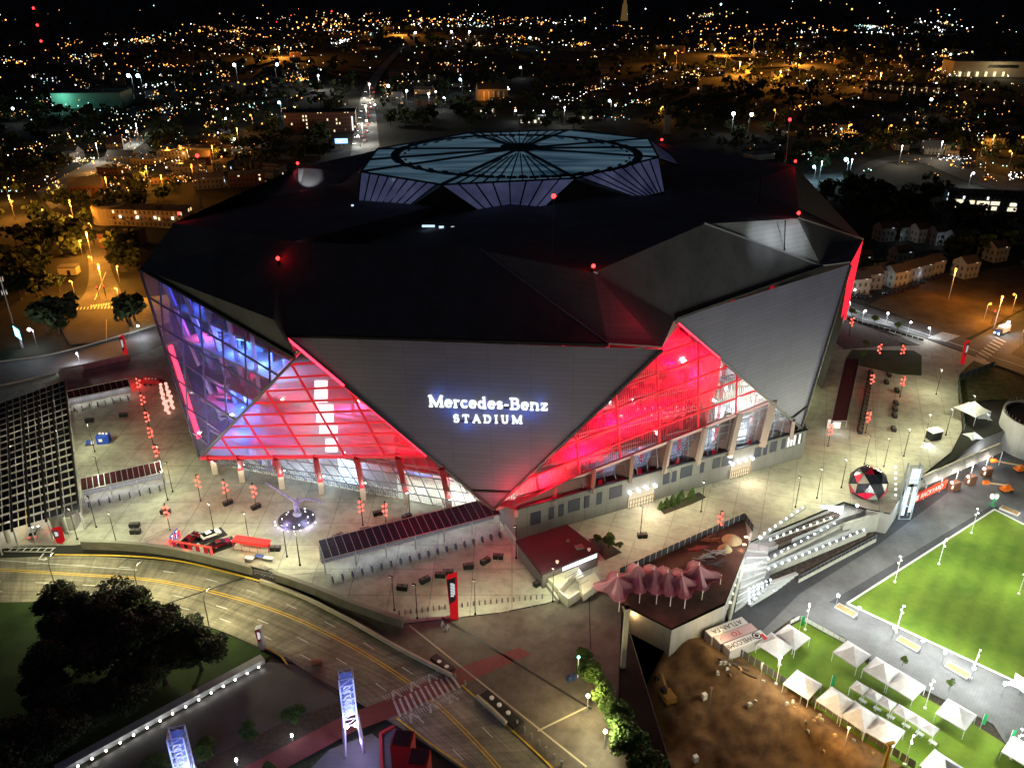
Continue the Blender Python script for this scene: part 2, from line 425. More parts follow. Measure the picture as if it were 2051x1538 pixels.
# interior: inner walls, floors, screens and lamps
M_in = mat('interior_white', (.34, .34, .36), .8, var=.2, vs=.3); M_floor = mat('interior_floor', (.22, .22, .24), .7)
def interior(bl, br, top, depth, levels, name, m=M_in):
    """back wall behind a facade strip plus floor slabs"""
    il, ir = inset(bl, depth), inset(br, depth); b = MB()
    b.face([(il.x, il.y, 0), (ir.x, ir.y, 0), (ir.x, ir.y, top), (il.x, il.y, top)]); w = b.build(name, m, stadium)
    for z in levels:
        f = MB(); t = z / 60.0
        a0, a1 = inset(Vector((bl.x, bl.y, z)), 3.5 + t * 2), inset(Vector((br.x, br.y, z)), 3.5 + t * 2)
        i0, i1 = inset(Vector((bl.x, bl.y, z)), depth), inset(Vector((br.x, br.y, z)), depth)
        f.prism([a0, a1, i1, i0], z - .5, z); f.build('concourse_floor', M_floor, stadium)
        rl = MB(); rl.bar(a0 + Vector((0, 0, 1)), a1 + Vector((0, 0, 1)), .12, .5); rl.build('balcony_rail', M_mulg, stadium)
    return w
interior(base_L[0], base_L[1], 56, 15, (9, 15, 21, 27, 33, 39, 45), 'inner_wall')
interior(base_R[0], base_R[1], 56, 14, (9, 15.5, 22, 28.5, 35, 41.5), 'inner_wall')
lw0, lw1 = L_TIP + Vector((-28, 48, 0)), L_TIP + Vector((4, -3, 0))
bw = MB(); i0, i1 = inset(L_TL, 26), inset(L_TR, 24)
bw.face([(i0.x, i0.y, 0), (i1.x + 6, i1.y, 0), (i1.x + 6, i1.y, 54), (i0.x, i0.y, 54)]); bw.build('inner_wall', M_in, stadium)
for k, z in enumerate((12, 20, 28, 36, 44)):
    f = MB(); a0 = inset(Vector((lerp(L_TIP.x, L_TL.x, z / 54), lerp(L_TIP.y, L_TL.y, z / 54), z)), 5); a1 = inset(Vector((lerp(L_TIP.x, L_TR.x, z / 54), lerp(L_TIP.y, L_TR.y, z / 54), z)), 6)
    f.prism([a0, a1, (i1.x + 6, i1.y), (i0.x, i0.y)], z - .6, z); f.build('concourse_floor', M_floor, stadium)
    # seats, screens and stair flights seen through the window
    st = MB()
    for j in range(5):
        p = a0.lerp(a1, .15 + .17 * j) + Vector((6, 5, 0)); st.box(p + Vector((0, 0, 1.4)), (4.5, .6, 2.8), rnd.uniform(0, 3))
    st.build('concession_wall', mat('interior_blue', (.2, .3, .6), .6), stadium)
for k in range(5):
    a = L_TL.lerp(L_TR, k / 6 * .95 + .02); b = MB(); q = inset(Vector((lerp(L_TIP.x, a.x, .45), lerp(L_TIP.y, a.y, .45), 0)), 12)
    b.bar(q + Vector((0, 0, 2)), inset(a, 4) - Vector((0, 0, 1)), .9, 1.2); b.build('inner_column', mat('violet_steel', (.35, .3, .6), .5), stadium)
# red steel behind the red glass
for (s0, s1, ap, n) in ((base_L[0], base_L[1], A_L, 6), (base_R[0], base_R[1], A_R, 7)):
    for k in range(1, n):
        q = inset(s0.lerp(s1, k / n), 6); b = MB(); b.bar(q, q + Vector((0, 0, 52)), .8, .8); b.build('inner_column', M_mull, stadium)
# screen wall: tall white display column seen through the left glass
E_scr = emit('display_screen', (.86, .9, 1), 3.0, False)
def screen_col(px0, px1, rows, dpt, e):
    for (y0, y1, X0, X1) in rows:
        pts = []
        for (x, y) in ((X0, y1), (X1, y1), (X1, y0), (X0, y0)):
            # meet the slanted plane a little behind the glass
            pl = inset(B_L0, dpt); n = (inset(B_L1, dpt) - pl).cross(inset(A_L, dpt) - pl); d = ray(x, y); o = Vector((0, 0, CAM_H))
            pts.append(o + d * ((pl - o).dot(n) / d.dot(n)))
        b = MB(); b.face(pts); q = b.build('display_screen', e, stadium)
screen_col(0, 0, [(762, 806, 630, 656), (810, 850, 634, 668), (852, 872, 640, 676), (878, 905, 652, 676)], 6, E_scr)
E_scr2 = emit('lobby_screen', (.6, .75, 1), 3.0)
sb = MB(); q = inset(G(660, 1000), 8)
sb.box(q + Vector((0, 0, 4.5)), (5.5, .5, 8), -.3); sb.build('lobby_screen', E_scr2, stadium)
for px, py in ((700, 965), (820, 985), (780, 975), (745, 972)):
    b = MB(); q = inset(G(px, py + 22), 9); b.box(q + Vector((0, 0, 5)), (5, .6, 1.0), -.3); b.box(q + Vector((0, 0, 3)), (5, .6, .5), -.3); b.build('ticket_counter', mat('navy_counter', (.05, .09, .25), .5), stadium)
# added blocker keeps the red and the pale interior light apart
p0_, p1_ = inset(base_R[0].lerp(base_R[1], .665), 3.2), inset(base_R[0].lerp(base_R[1], .665), 14); b = MB(); b.face([p0_, p1_, Vector((p1_.x, p1_.y, 50)), Vector((p0_.x, p0_.y, 50))]); b.build('light_blocker', M_in, stadium)
bp_, ep_ = on_beam(B_R0, B_R1, 1420), A_R.lerp(B_R1, .44); b = MB(); b.face([inset(bp_, .4), inset(ep_, .4), inset(ep_, 18), inset(bp_, 18)]); b.face([inset(bp_, .4), inset(bp_, 18), Vector((inset(bp_, 18).x, inset(bp_, 18).y, 9)), Vector((inset(bp_, 3).x, inset(bp_, 3).y, 9))]); b.build('light_blocker', M_in, stadium)
for k in range(9):
    q = inset(base_R[0].lerp(base_R[1], .2 + .09 * k), 10); b = MB()
    for z in (9.2, 15.7, 22.2, 28.7): b.box((q.x, q.y, z + 1.6), (3.2, .5, 2.6), .4); b.box((q.x + 2, q.y + 1, z + .5), (2.5, 1, 1.0), .4)
    b.build('concession_stand', mat('stand_grey', (.3, .28, .26), .6), stadium)
# interior lamps
def mid(s0, s1, t, z, d): p = inset(s0.lerp(s1, t), d); p.z = z; return p
for t, z, w, c in ((.10, 13, 3000, (1, .005, .03)), (.22, 17, 4200, (1, .01, .1)), (.36, 20, 1600, (.6, .25, 1)), (.34, 34, 13000, (1, .004, .03)), (.47, 24, 1500, (.6, .3, 1)), (.40, 27, 9000, (1, .004, .03)), (.25, 28, 9000, (1, .004, .03)), (.5, 42, 8000, (1, .004, .03)), (.62, 26, 10000, (1, .004, .03)), (.75, 25, 10000, (1, .004, .02)), (.30, 45, 6000, (1, .004, .03)), (.56, 33, 7000, (1, .004, .03))):
    lamp(mid(base_L[0], base_L[1], t, z, 7), w * 2.3, c, 1.5, stadium, 'interior_light')
for t, z, w, c in ((.08, 14, 7000, (1, .001, .02)), (.20, 18, 9000, (1, .001, .03)), (.32, 24, 10000, (1, .001, .03)), (.44, 28, 10000, (1, .001, .03)), (.52, 36, 10000, (1, .001, .03)), (.50, 44, 7000, (1, .001, .03)), (.60, 30, 7000, (1, .005, .03)), (.58, 40, 4000, (1, .01, .05))):
    lamp(mid(base_R[0], base_R[1], t, z, 6.5), w * 1.5, c, 1.5, stadium, 'interior_light')
for t, z, w, c in ((.76, 28, 2600, (1, .9, .66)), (.86, 22, 1800, (1, .92, .75)), (.72, 34, 1800, (.9, .92, 1)), (.9, 17, 2200, (.8, .92, 1)), (.76, 17, 2600, (.8, .92, 1)), (.84, 12.6, 1900, (.82, .9, 1)), (.74, 12.6, 2100, (.8, .9, 1)), (.66, 12.6, 1200, (.75, .86, 1)), (.55, 12.6, 500, (.55, .66, 1)), (.42, 12.6, 420, (.55, .66, 1)), (.32, 12.6, 300, (.6, .6, 1))):
    lamp(mid(base_R[0], base_R[1], t, z, 7), w * 2, c, .8, stadium, 'interior_light')
for t, z, w in ((.25, 6, 500), (.42, 6, 900), (.55, 6, 700), (.7, 6, 700), (.85, 6, 800), (.95, 6, 900), (.08, 6, 300)):
    lamp(mid(base_L[0], base_L[1], t, z, 8), w * 7.0, (.62, .76, 1) if t < .6 else (.95, .96, .9), .6, stadium, 'lobby_light')
for tx, ty, z, w, c in ((.2, .0, 40, 3600, (.14, .2, 1)), (.45, 0, 38, 3600, (.15, .3, 1)), (.7, 0, 38, 3600, (.2, .4, 1)), (.88, 0, 40, 2600, (.5, .6, 1)), (.5, 0, 24, 4200, (.06, .25, 1)), (.65, 0, 24, 3600, (.12, .35, 1)), (.6, 0, 14, 3200, (.05, .22, 1)), (.12, 0, 48, 2400, (.12, .2, 1)), (.22, 0, 26, 3400, (1, .06, .15)), (.08, 0, 38, 2600, (1, .08, .2))):
    p = L_TL.lerp(L_TR, tx); q = inset(Vector((lerp(L_TIP.x, p.x, z / 54), lerp(L_TIP.y, p.y, z / 54), z)), 9); lamp(q, w * 1.35, c, 1.2, stadium, 'interior_light')
# red light strips on the seams, and the red spill at the foot of the sign wall
E_strip = emit('red_light_strip', (1, .03, .06), 5.0)
for a, b, w in ((F_TL, F_TL.lerp(F_TIP, .25), .5), (F_TL.lerp(F_TIP, .12), B_L1, .18), (A_L, A_L.lerp(B_L0, .45), .3), (R_TL.lerp(R_TIP, .02), R_TL.lerp(R_TIP, .3), .3)):
    edge_part('light_strip', [out(a, .55), out(b, .55)], w, E_strip)
edge_part('light_strip', [inset(L_TL.lerp(L_TIP, .4), 1.2), inset(L_TL.lerp(L_TIP, .9), 1.2)], 1.0, E_strip)  # red light on the window's inner edge, painted as a glowing bar
for k, (px, py, z, w) in enumerate(((1048, 985, 12, 1500), (1085, 955, 15, 800), (1130, 915, 19, 500), (1015, 1002, 9, 600))):
    p = F_TIP.lerp(F_TR, (.1, .2, .33, .05)[k]); lamp(out(p, 4.0), w, (1, .01, .04), .8, stadium, 'seam_light')
lamp(V(1300, 620, 64), 900, (1, .02, .06), .5, stadium, 'seam_light')

# --- right side: base wall, clear glazing, raked columns
M_base = jointed('base_wall_panels', (.155, .15, .15), 3.2, 4.5, .06, .6, .1, .2, .7, 0, .3, 'uv')
Rb0, Rb1 = base_R; up = lambda p, z: Vector((p.x, p.y, z)); rd = (Rb1 - Rb0).normalized(); rn = Vector((rd.y, -rd.x, 0)); RL = (Rb1 - Rb0).length
bwm = MB(); uvface(bwm, [Rb0, Rb1, up(Rb1, 9.2), up(Rb0, 9.2)]); bk = Rb1 + Vector((4, 26, 0)); uvface(bwm, [Rb1, bk, up(bk, 9.2), up(Rb1, 9.2)])
lf = inset(G(1000, 1052), 2); uvface(bwm, [lf, Rb0, up(Rb0, 9.2), up(lf, 7)])
basew = bwm.build('base_wall', M_base, stadium)
rg = MB(); g0, g1 = up(Rb0, 9.2) - rn * .3, up(Rb1, 9.2) - rn * .3; uvface(rg, [g0, g1, R_TIP, B_R1, B_R0]); rglass = rg.build('band_glass', M_clear, stadium)
lattice([g0, g1, B_R1, B_R0], 30, 6, .14, M_mulg, 'mullion', g1 - g0, rglass)
edge_part('ledge', [up(Rb0, 9.25) + rn * .3, up(Rb1, 9.25) + rn * .3], .7, mat('dark_ledge', (.04, .04, .045), .5), h=.3)
rcol = mat('raked_column', (.28, .21, .19), .6)
for (tx, fx, fy) in ((1037, 1031, 1036), (1113, 1109, 1010), (1190, 1185, 986), (1266, 1260, 963), (1341, 1329, 940), (1410, 1396, 921), (1478, 1460, 902), (1541, 1524, 882), (1586, 1583, 864)):
    tp = out(on_beam(B_R0, B_R1, tx), .5) if tx < 1540 else out(on_beam(B_R1.lerp(R_TIP, .0), R_TIP, tx), .5)
    # foot on the base wall top
    best = min((up(Rb0, 9.2).lerp(up(Rb1, 9.2), k / 300) for k in range(301)), key=lambda p: abs(CX + FPX * p.x / (p.y * CP - (p.z - CAM_H) * SP) - fx))
    b = MB(); b.bar(best + rn * .5 - Vector((0, 0, 1.2)), tp, .9, 1.9); b.build('column', rcol, stadium)
    wb = MB(); a = best + rn * .1; wb.face([a - rd * .2, a - rd * 3.0 - rn * 3, tp - rd * 2.5 - rn * 3, tp]); wb.build('column_fin', mat('dark_fin', (.16, .09, .09), .6), stadium)
# opaque infill behind the first two bays (grey louvre panels)
inf = MB(); uvface(inf, [up(Rb0, 9.3) - rn * .6, up(Rb0.lerp(Rb1, .24), 9.3) - rn * .6, on_beam(B_R0, B_R1, 1190) - rn * .8, B_R0 - rn * .8]); inf.build('louvre_panel', M_dkmetal, stadium)
# dark windows, lit slots and the two lit entrances on the base wall
def on_wall(t, z, d=.03): return Rb0.lerp(Rb1, t) + rn * d + Vector((0, 0, z))
def wall_quad(t0, t1, z0, z1, name, m, d=.06):
    b = MB(); a, c = on_wall(t0, 0, d), on_wall(t1, 0, d)
    b.face([up(a, z0), up(c, z0), up(c, z1), up(a, z1)]); e = .0
    for p, q in ((up(a, z0), up(c, z0)), (up(c, z0), up(c, z1)), (up(c, z1), up(a, z1)), (up(a, z1), up(a, z0))): b.bar(p, q, .14, .1)
    return b.build(name, m, stadium)
M_dwin = mat('dark_window', (.045, .05, .075), .15, spec=.6); E_slot = emit('lit_slot', (1, .97, .9), 1.4)
for t0, t1, z0, z1 in ((.045, .075, 3.2, 6.6), (.10, .115, 3.4, 6.8), (.13, .145, 3.4, 6.8), (.16, .195, 3.8, 7.2), (.21, .225, 3.8, 7.2), (.25, .265, 3.8, 7.2), (.29, .33, 4.4, 7.6), (.47, .49, 4.2, 7.4), (.50, .515, 4.2, 7.4), (.53, .57, 4.6, 7.8), (.60, .612, 4.6, 7.6), (.645, .67, 4.8, 7.8), (.68, .72, 4.6, 7.6), (.80, .825, 4.6, 7.6), (.835, .848, 4.6, 7.6), (.86, .885, 4.9, 8), (.905, .918, 5, 8), (.965, .985, 5.2, 8.2)):
    wall_quad(t0, t1, z0, z1, 'window', M_dwin)
for t in (.928, .940, .952, .972): wall_quad(t, t + .006, 5.2, 8.2, 'lit_window', E_slot, .1)
for (t0, t1) in ((.355, .44), (.715, .79)):
    b = MB(); a, c = on_wall(t0, 0, -2.2), on_wall(t1, 0, -2.2); a2, c2 = on_wall(t0, 0, .12), on_wall(t1, 0, .12)
    b.face([a2, c2, up(c2, 4.6), up(a2, 4.6)]); e = b.build('entrance', emit('entrance_glow', (1, .86, .6), .9), stadium)
    fr = MB()
    for k in range(10): q = a2.lerp(c2, k / 9) + rn * .5; fr.bar(q, up(q, 2.6), .16, .16)
    fr.bar(up(a2, 2.6) + rn * .5, up(c2, 2.6) + rn * .5, .2, .2); fr.bar(up(a2, 1.2) + rn * .5, up(c2, 1.2) + rn * .5, .1, .1); fr.build('entrance_gate', mat('bronze_gate', (.25, .18, .1), .5), e)
    lp = MB()
    for k in range(4): lp = MB(); lp.ball(up(a2.lerp(c2, k / 3), 4.9) + rn * .5, .38, 8, 5); lp.build('entrance_lamp', E_white, e)
    lamp(up(a2.lerp(c2, .5), 4.2) + rn * 4.5, 1900, (1, .86, .6), .8, stadium, 'entrance_light')
# --- roof
def rp(px, py, z): return V(px, py, z)
def on_plane(px, py, A, B, C):
    n = (B - A).cross(C - A); d = ray(px, py); o = Vector((0, 0, CAM_H)); return o + d * ((A - o).dot(n) / d.dot(n))
e1, e2, e3, e4, e5 = rp(283, 538, 54.4), rp(592, 716, 51), rp(576, 672, 54.4), rp(1218, 690, 55), rp(1325, 697, 54.4)
P1, P2, P3, P4, P5, P6, P7 = rp(558, 530, 68), rp(1188, 546, 68), rp(1598, 438, 68), rp(1592, 332, 68), rp(1325, 288, 68), rp(597, 336, 68), rp(347, 447, 66)
i1, i2, q1 = rp(960, 500, 63), rp(1410, 449, 64), rp(590, 484, 63)
e6, e7, e8, e9 = rp(1352, 638, 54.4), rp(1645, 534, 55.5), rp(1702, 527, 54.4), rp(1729, 481, 54.4)
i2 = on_plane(1410, 449, e6, e7, P2); i1 = on_plane(960, 500, e3, e4, rp(558, 530, 66)); P1 = on_plane(558, 530, e3, e4, i1); q1 = on_plane(590, 484, e3, e4, i1)
pw = rp(440, 414, 62); pv = rp(668, 372, 63)
def roofpart(name, polys, m=M_roof):
    b = MB()
    for p in polys:
        for k in range(1, len(p) - 1): b.face([p[0], p[k], p[k + 1]])
    return b.build(name, m, stadium)
roofpart('roof_petal', [[e1, e2, rp(547, 640, 58), P1, q1, P7]]); roofpart('roof_petal', [[e3, e4, i1, q1, P1]]); roofpart('roof_petal', [[e6, e7, i2, P2]])
roofpart('roof_petal', [[e9, rp(1690, 462, 58), rp(1605, 418, 64), P3]])
def cladpart(name, pts, m, label=None):
    b = MB(); uvface(b, pts, 0, Vector((pts[1] - pts[0]).x * Vector((1, 0, 0)) + (pts[1] - pts[0]).y * Vector((0, 1, 0)))); o = b.build(name, m, stadium)
    if label: o['label'] = label
    return o
M_clad2 = clad('upper_cladding', (.20, .195, .195))
cladpart('roof_wall', [i1, e4, P2], M_dkmetal); cladpart('roof_wall', [e4, e5, A_R + Vector((0, 0, .4)), e6, P2], M_clad2)
cladpart('roof_wall', [i2, e7, P3], M_cladw, 'white lit triangular roof wall'); cladpart('roof_wall', [e7, e8, e9, P3], M_dkmetal)
cladpart('roof_wall', [e2, e3, P1, rp(547, 640, 58)], M_dkmetal); cladpart('roof_wall', [e2, F_TL, F_TL.lerp(F_TIP, .08), A_L], M_dkmetal)
cladpart('roof_wall', [rp(1480, 372, 62), rp(1600, 418, 60), P4], M_dkmetal); cladpart('roof_wall', [pw, pv, P6], M_clad2)
cladpart('roof_wall', [rp(598, 382, 63), pv + Vector((-1.5, 0, .4)), rp(640, 337, 66.2), rp(597, 338, 68.2)], M_cladw, 'small white lit roof wall at back left')
# right end: red glass seen edge on
cladpart('end_glass', [rp(1703, 530, 53.9), rp(1683, 645, 22), rp(1694, 640, 22), e9], emit('red_end_glass', (1, .02, .04), 1.6))
cen = Vector((3, 265, 63.5)); back = [rp(1325, 288, 68), Vector((30, 352, 64)), Vector((-30, 350, 64))]
ring = [q1, P1 + Vector((2, 6, -3)), i1, P2, i2, P3, rp(1600, 415, 60), rp(1480, 372, 62), P4, *back, P6, pv, pw, P7]
pl = MB()
for k in range(len(ring)): pl.face([cen, ring[k], ring[(k + 1) % len(ring)]])
pl.build('roof_deck', M_roof, stadium)
skirt = MB(); bs = [Vector((106, 246, 30)), Vector((100, 300, 30)), Vector((60, 348, 30)), Vector((-60, 346, 30)), Vector((-95, 290, 30)), Vector((-104, 235, 30))]
tops = [e9, P4, back[1], back[2], P6, P7]
for k in range(5): skirt.face([bs[k], bs[k + 1], tops[k + 1], tops[k]]); skirt.face([up(bs[k], 0) * .97 + Vector((0, 8, 0)), up(bs[k + 1], 0) * .97 + Vector((0, 8, 0)), bs[k + 1], bs[k]])
skirt.build('rear_wall', M_dkmetal, stadium)
# eave gutters, ridge rails
for a, b, d in ((e3, e4, .45), (e6, e7, .45), (e1, e2, .4)):
    edge_part('gutter', [a + Vector((0, 1.4, .6)), b + Vector((0, 1.4, .6))], .5, mat('gutter_metal', (.14, .14, .15), .4, .7))
    edge_part('eave_trim', [out(a, .3) + Vector((0, 0, .1)), out(b, .3) + Vector((0, 0, .1))], .6, M_dark)
M_ridge = mat('ridge_cap', (.5, .5, .52), .4, .6)
for a, b in ((i1, e4), (e4, e5), (i2, e7), (e7, e8), (P2, A_R), (P3, e9), (rp(1405, 443, 64.5), rp(1450, 436, 64.5)), (rp(1310, 447, 64.5), rp(1450, 436, 64.6)), (rp(962, 488, 63.6), rp(1058, 514, 63.6)), (rp(600, 386, 63.5), rp(725, 362, 63.5))):
    edge_part('ridge_rail', [a + Vector((0, 0, .25)), b + Vector((0, 0, .25))], .32, M_ridge)
for x0, y0, x1, y1 in ((960, 530, 1000, 531), (1010, 564, 1045, 566), (1060, 600, 1105, 601), (1112, 636, 1150, 638)):
    edge_part('snow_guard', [rp(x0, y0, 62 - (y0 - 500) * .035), rp(x1, y1, 62 - (y1 - 500) * .035)], .2, M_ridge)
# vent strips on the roof walls
for poly in ((rp(1457, 455, 66.6), rp(1583, 444.5, 66.6), rp(1583, 455, 65.1), rp(1457, 465, 65.1)), (rp(1015, 522, 66.3), rp(1132, 547, 66.3), rp(1132, 556, 65), rp(1015, 533, 65))):
    b = MB(); b.face([out(p, .35) for p in poly]); b.build('vent_strip', mat('vent_grey', (.11, .11, .11), .6), stadium)
# roof flood that lights the white wall, and rooftop cool work lights
wc_ = (i2 + P3 + e7) / 3; wn_ = (e7 - i2).cross(P3 - i2).normalized(); wn_ = wn_ if wn_.y < 0 else -wn_
for f_ in (.2, .5, .8):
    t_ = i2.lerp(P3, f_).lerp(e7, .36); lamp(t_ + wn_ * 13 + Vector((0, 0, 4)), 4200, (.9, .95, 1), .8, stadium, 'roof_flood', 52, t_, 1.0)
lamp(rp(620, 362, 65) + Vector((1, -6, 2)), 2600, (.92, .96, 1), .5, stadium, 'roof_flood', 60, rp(618, 358, 65))
E_cool = emit('work_light', (.6, .8, 1), 1.2)
for x, y, w in ((858, 453, 3.2), (884, 455, 1.2), (907, 456, .8), (928, 458, .5), (971, 463, .6), (1083, 462, .6), (1145, 444, 1.4), (1162, 442, 1.2), (1186, 433, 1.6), (1270, 428, .6), (706, 412, .6)):
    b = MB(); b.box(rp(x, y, 65.6), (w, .4, .5)); b.build('work_light', E_cool, stadium)

# --- oculus: eight glowing petals on a faceted drum
ZT = 73.0
oc = [rp(885, 372, ZT), rp(1152, 359, ZT), rp(1319, 317, ZT), rp(1298, 279, ZT), rp(1138, 262, ZT), rp(940, 268, ZT), rp(756, 300, ZT), rp(723, 346, ZT)]
occ = rp(1041, 299, ZT + .6)
def etfe(name, c1, c2, s, vs, sc=(1, 1, 1)):
    m = bpy.data.materials.new(name); m.use_nodes = True; N, L = nodes_of(m); N.clear()
    tc = N.new('ShaderNodeTexCoord'); mp = N.new('ShaderNodeMapping'); mp.inputs['Scale'].default_value = sc
    nt = N.new('ShaderNodeTexNoise'); nt.inputs['Scale'].default_value = vs; nt.inputs['Detail'].default_value = 5; L.new(tc.outputs['Object'], mp.inputs[0]); L.new(mp.outputs[0], nt.inputs['Vector'])
    rp_ = N.new('ShaderNodeValToRGB'); rp_.color_ramp.elements[0].color = (*c1, 1); rp_.color_ramp.elements[1].color = (*c2, 1); rp_.color_ramp.elements[0].position = .3; rp_.color_ramp.elements[1].position = .75
    L.new(nt.outputs['Fac'], rp_.inputs[0]); e = N.new('ShaderNodeEmission'); L.new(rp_.outputs[0], e.inputs[0]); e.inputs[1].default_value = s
    g = N.new('ShaderNodeBsdfGlossy'); g.inputs['Roughness'].default_value = .15; g.inputs[0].default_value = (.3, .35, .4, 1)
    mx = N.new('ShaderNodeAddShader'); L.new(e.outputs[0], mx.inputs[0]); L.new(g.outputs[0], mx.inputs[1]); o = N.new('ShaderNodeOutputMaterial'); L.new(mx.outputs[0], o.inputs[0])
    m.cycles.emission_sampling = 'NONE'; MATS[name] = m; return m
M_teal = etfe('glowing_film', (.012, .040, .068), (.115, .195, .26), .60, .22, (.2, 1, 1)); M_lav = etfe('glowing_film_skirt', (.025, .03, .075), (.085, .095, .19), .62, .11)
M_rib = mat('roof_rib', (.03, .035, .042), .5)
def rail(b, pts, w, h=None):
    for i in range(len(pts) - 1): b.bar(pts[i], pts[i + 1], w, h or w)
for k in range(8):
    a, c = oc[k], oc[(k + 1) % 8]; b = MB(); n = 10
    # pillowed film: strips running from the centre to the edge
    for j in range(n):
        for q in range(4):
            def pt(jj, qq): 
                e = a.lerp(c, jj / n); p = occ.lerp(e, qq / 4); return p + Vector((0, 0, 0))
            A, B, C, D = pt(j, q), pt(j + 1, q), pt(j + 1, q + 1), pt(j, q + 1)
            if q == 0: b.face([A, C, D])
            else: b.face([A, B, C, D])
    pet = b.build('roof_petal_film', M_teal, stadium)
    r = MB(); r.bar(occ + Vector((0, 0, .3)), a + Vector((0, 0, .3)), .9, .5)
    r.bar(a + Vector((0, 0, .25)), c + Vector((0, 0, .25)), .5, .4)
    if k in (0, 4):
        for j in range(1, 10):
            e = a.lerp(c, j / 10); s = occ.lerp(e, .12 + .25 * abs(j - 5) / 5); r.bar(s + Vector((0, 0, .2)), e + Vector((0, 0, .2)), .32, .35)
    if k in (2, 6): e = a.lerp(c, .5); r.bar(occ + Vector((0, 0, .3)), e + Vector((0, 0, .3)), 1.1, .5)
    r.build('rib', M_rib, pet)
# scalloped dark ring on top of the petals
ringb = MB(); cpt = [occ.lerp(oc[k], .82) for k in range(8)]
ell_c = rp(1035, 310, ZT + .7); ex = (rp(1278, 312, ZT + .7) - rp(791, 312, ZT + .7)).length / 2; ey = (rp(1035, 272, ZT + .7) - rp(1035, 357, ZT + .7)).length / 2
NR = 76
for j in range(NR):
    t0 = 2 * math.pi * j / NR; t1 = t0 + 2 * math.pi / NR
    p0 = ell_c + Vector((math.cos(t0) * ex, math.sin(t0) * ey, .3)); p1 = ell_c + Vector((math.cos(t1) * ex, math.sin(t1) * ey, .3))
    md = (p0 + p1) / 2; wv = 1.1 + 1.5 * abs(math.cos(t0)) ** 3
    if abs(math.sin(t0)) > .35 and j % 2: wv *= .5
    ringb.bar(p0.lerp(p1, .04), p1.lerp(p0, .04) + Vector((0, 0, .05)), wv, .5); 
    q = ell_c + Vector((math.cos((t0 + t1) / 2) * ex * .93, math.sin((t0 + t1) / 2) * ey * .93, .2))
    if j % 2: ringb.bar(q - (p1 - p0) * .3, q + (p1 - p0) * .3, .5, .3)
ringb.build('roof_ring', M_rib, stadium)
cb = MB(); cb.lathe(occ, [(6.2, .3), (6.2, .9), (3, 1.3), (.4, 1.5)], 16); cb.build('roof_hub', M_rib, stadium)
sk = [  # skirt film below each edge (top a, top b, low b, low a) in photo pixels with z
    (oc[0], oc[1], rp(1075, 430, 62.5), rp(972, 432, 62.5)), (oc[7], oc[0].lerp(oc[7], .06), rp(803, 426, 62.5), rp(717, 412, 62.5)),
    (oc[1].lerp(oc[2], .06), oc[2], rp(1331, 385, 62.5), rp(1278, 398, 62.5)), (oc[6], oc[7], rp(700, 352, 66), rp(672, 374, 63)), (oc[2], oc[3], rp(1345, 308, 66), rp(1378, 337, 63))]
for a, b_, c, d in sk:
    b = MB(); b.face([d, c, b_, a]); s = b.build('skirt_film', M_lav, stadium); r = MB()
    for j in range(0, 9): r.bar(a.lerp(b_, j / 8) + Vector((0, -.15, .1)), d.lerp(c, j / 8) + Vector((0, -.15, .1)), .32, .3)
    r.bar(d + Vector((0, -.2, 0)), c + Vector((0, -.2, 0)), .5, .5); r.build('rib', M_rib, s)
M_drum = clad('drum_cladding', (.13, .12, .12), 3.0, 1.2)
low = lambda p, z=61: Vector((p.x, p.y + 1, z))
for pts in ([oc[0], rp(803, 426, 62.5), low(rp(803, 446, 61)), rp(886, 446, 60.5)], [oc[0], rp(886, 446, 60.5), low(rp(972, 452, 61)), rp(972, 432, 62.5)], [oc[1], rp(1075, 430, 62.5), low(rp(1078, 450, 61)), rp(1160, 442, 60.5)], [oc[1], rp(1160, 442, 60.5), low(rp(1282, 415, 61)), rp(1278, 398, 62.5)],
            [rp(972, 432, 62.5), rp(1075, 430, 62.5), low(rp(1078, 450, 61)), low(rp(972, 452, 61))], [rp(717, 412, 62.5), rp(803, 426, 62.5), low(rp(803, 446, 61)), rp(714, 424, 61)], [oc[7], rp(717, 412, 62.5), rp(690, 395, 62), rp(672, 374, 63)], [rp(1278, 398, 62.5), rp(1331, 385, 62.5), rp(1335, 398, 61), low(rp(1282, 415, 61))], [oc[2], rp(1331, 385, 62.5), rp(1378, 345, 62), rp(1378, 337, 63)]):
    cladpart('drum_wall', list(pts), M_drum)
# masts and red aviation lights on the roof
def beacon(loc, label):
    t = thing('aviation_light', label, 'warning light', loc, group='red warning lights')
    b = MB(); b.lathe(loc, [(.25, 0), (.25, .5), (.4, .5), (.4, .7)], 8); b.build('housing', M_dark, t)
    l = MB(); l.ball(Vector(loc) + Vector((0, 0, 1.1)), .42, 10, 6); l.build('lamp', emit('beacon_red', (1, .015, .015), 14), t)
    lamp(Vector(loc) + Vector((0, -.3, 1.9)), 120, (1, .01, .01), .3, t, 'beacon_light'); return t
beacon(P1 + Vector((0, 0, .3)), 'red warning light on the roof corner left of the sign wall'); beacon(P2 + Vector((0, 0, .3)), 'red warning light on the roof corner right above the sign wall')
beacon(P3 + Vector((0, 0, .3)), 'red warning light above the white roof wall on the right'); beacon(P4 + Vector((0, 0, .3)), 'red warning light on the far right roof corner')
beacon(P5 + Vector((0, 0, .3)), 'red warning light just right of the glowing roof'); beacon(P6 + Vector((0, 0, .3)), 'red warning light beside the small white roof wall'); beacon(rp(360, 436, 66), 'red warning light on the left roof corner')
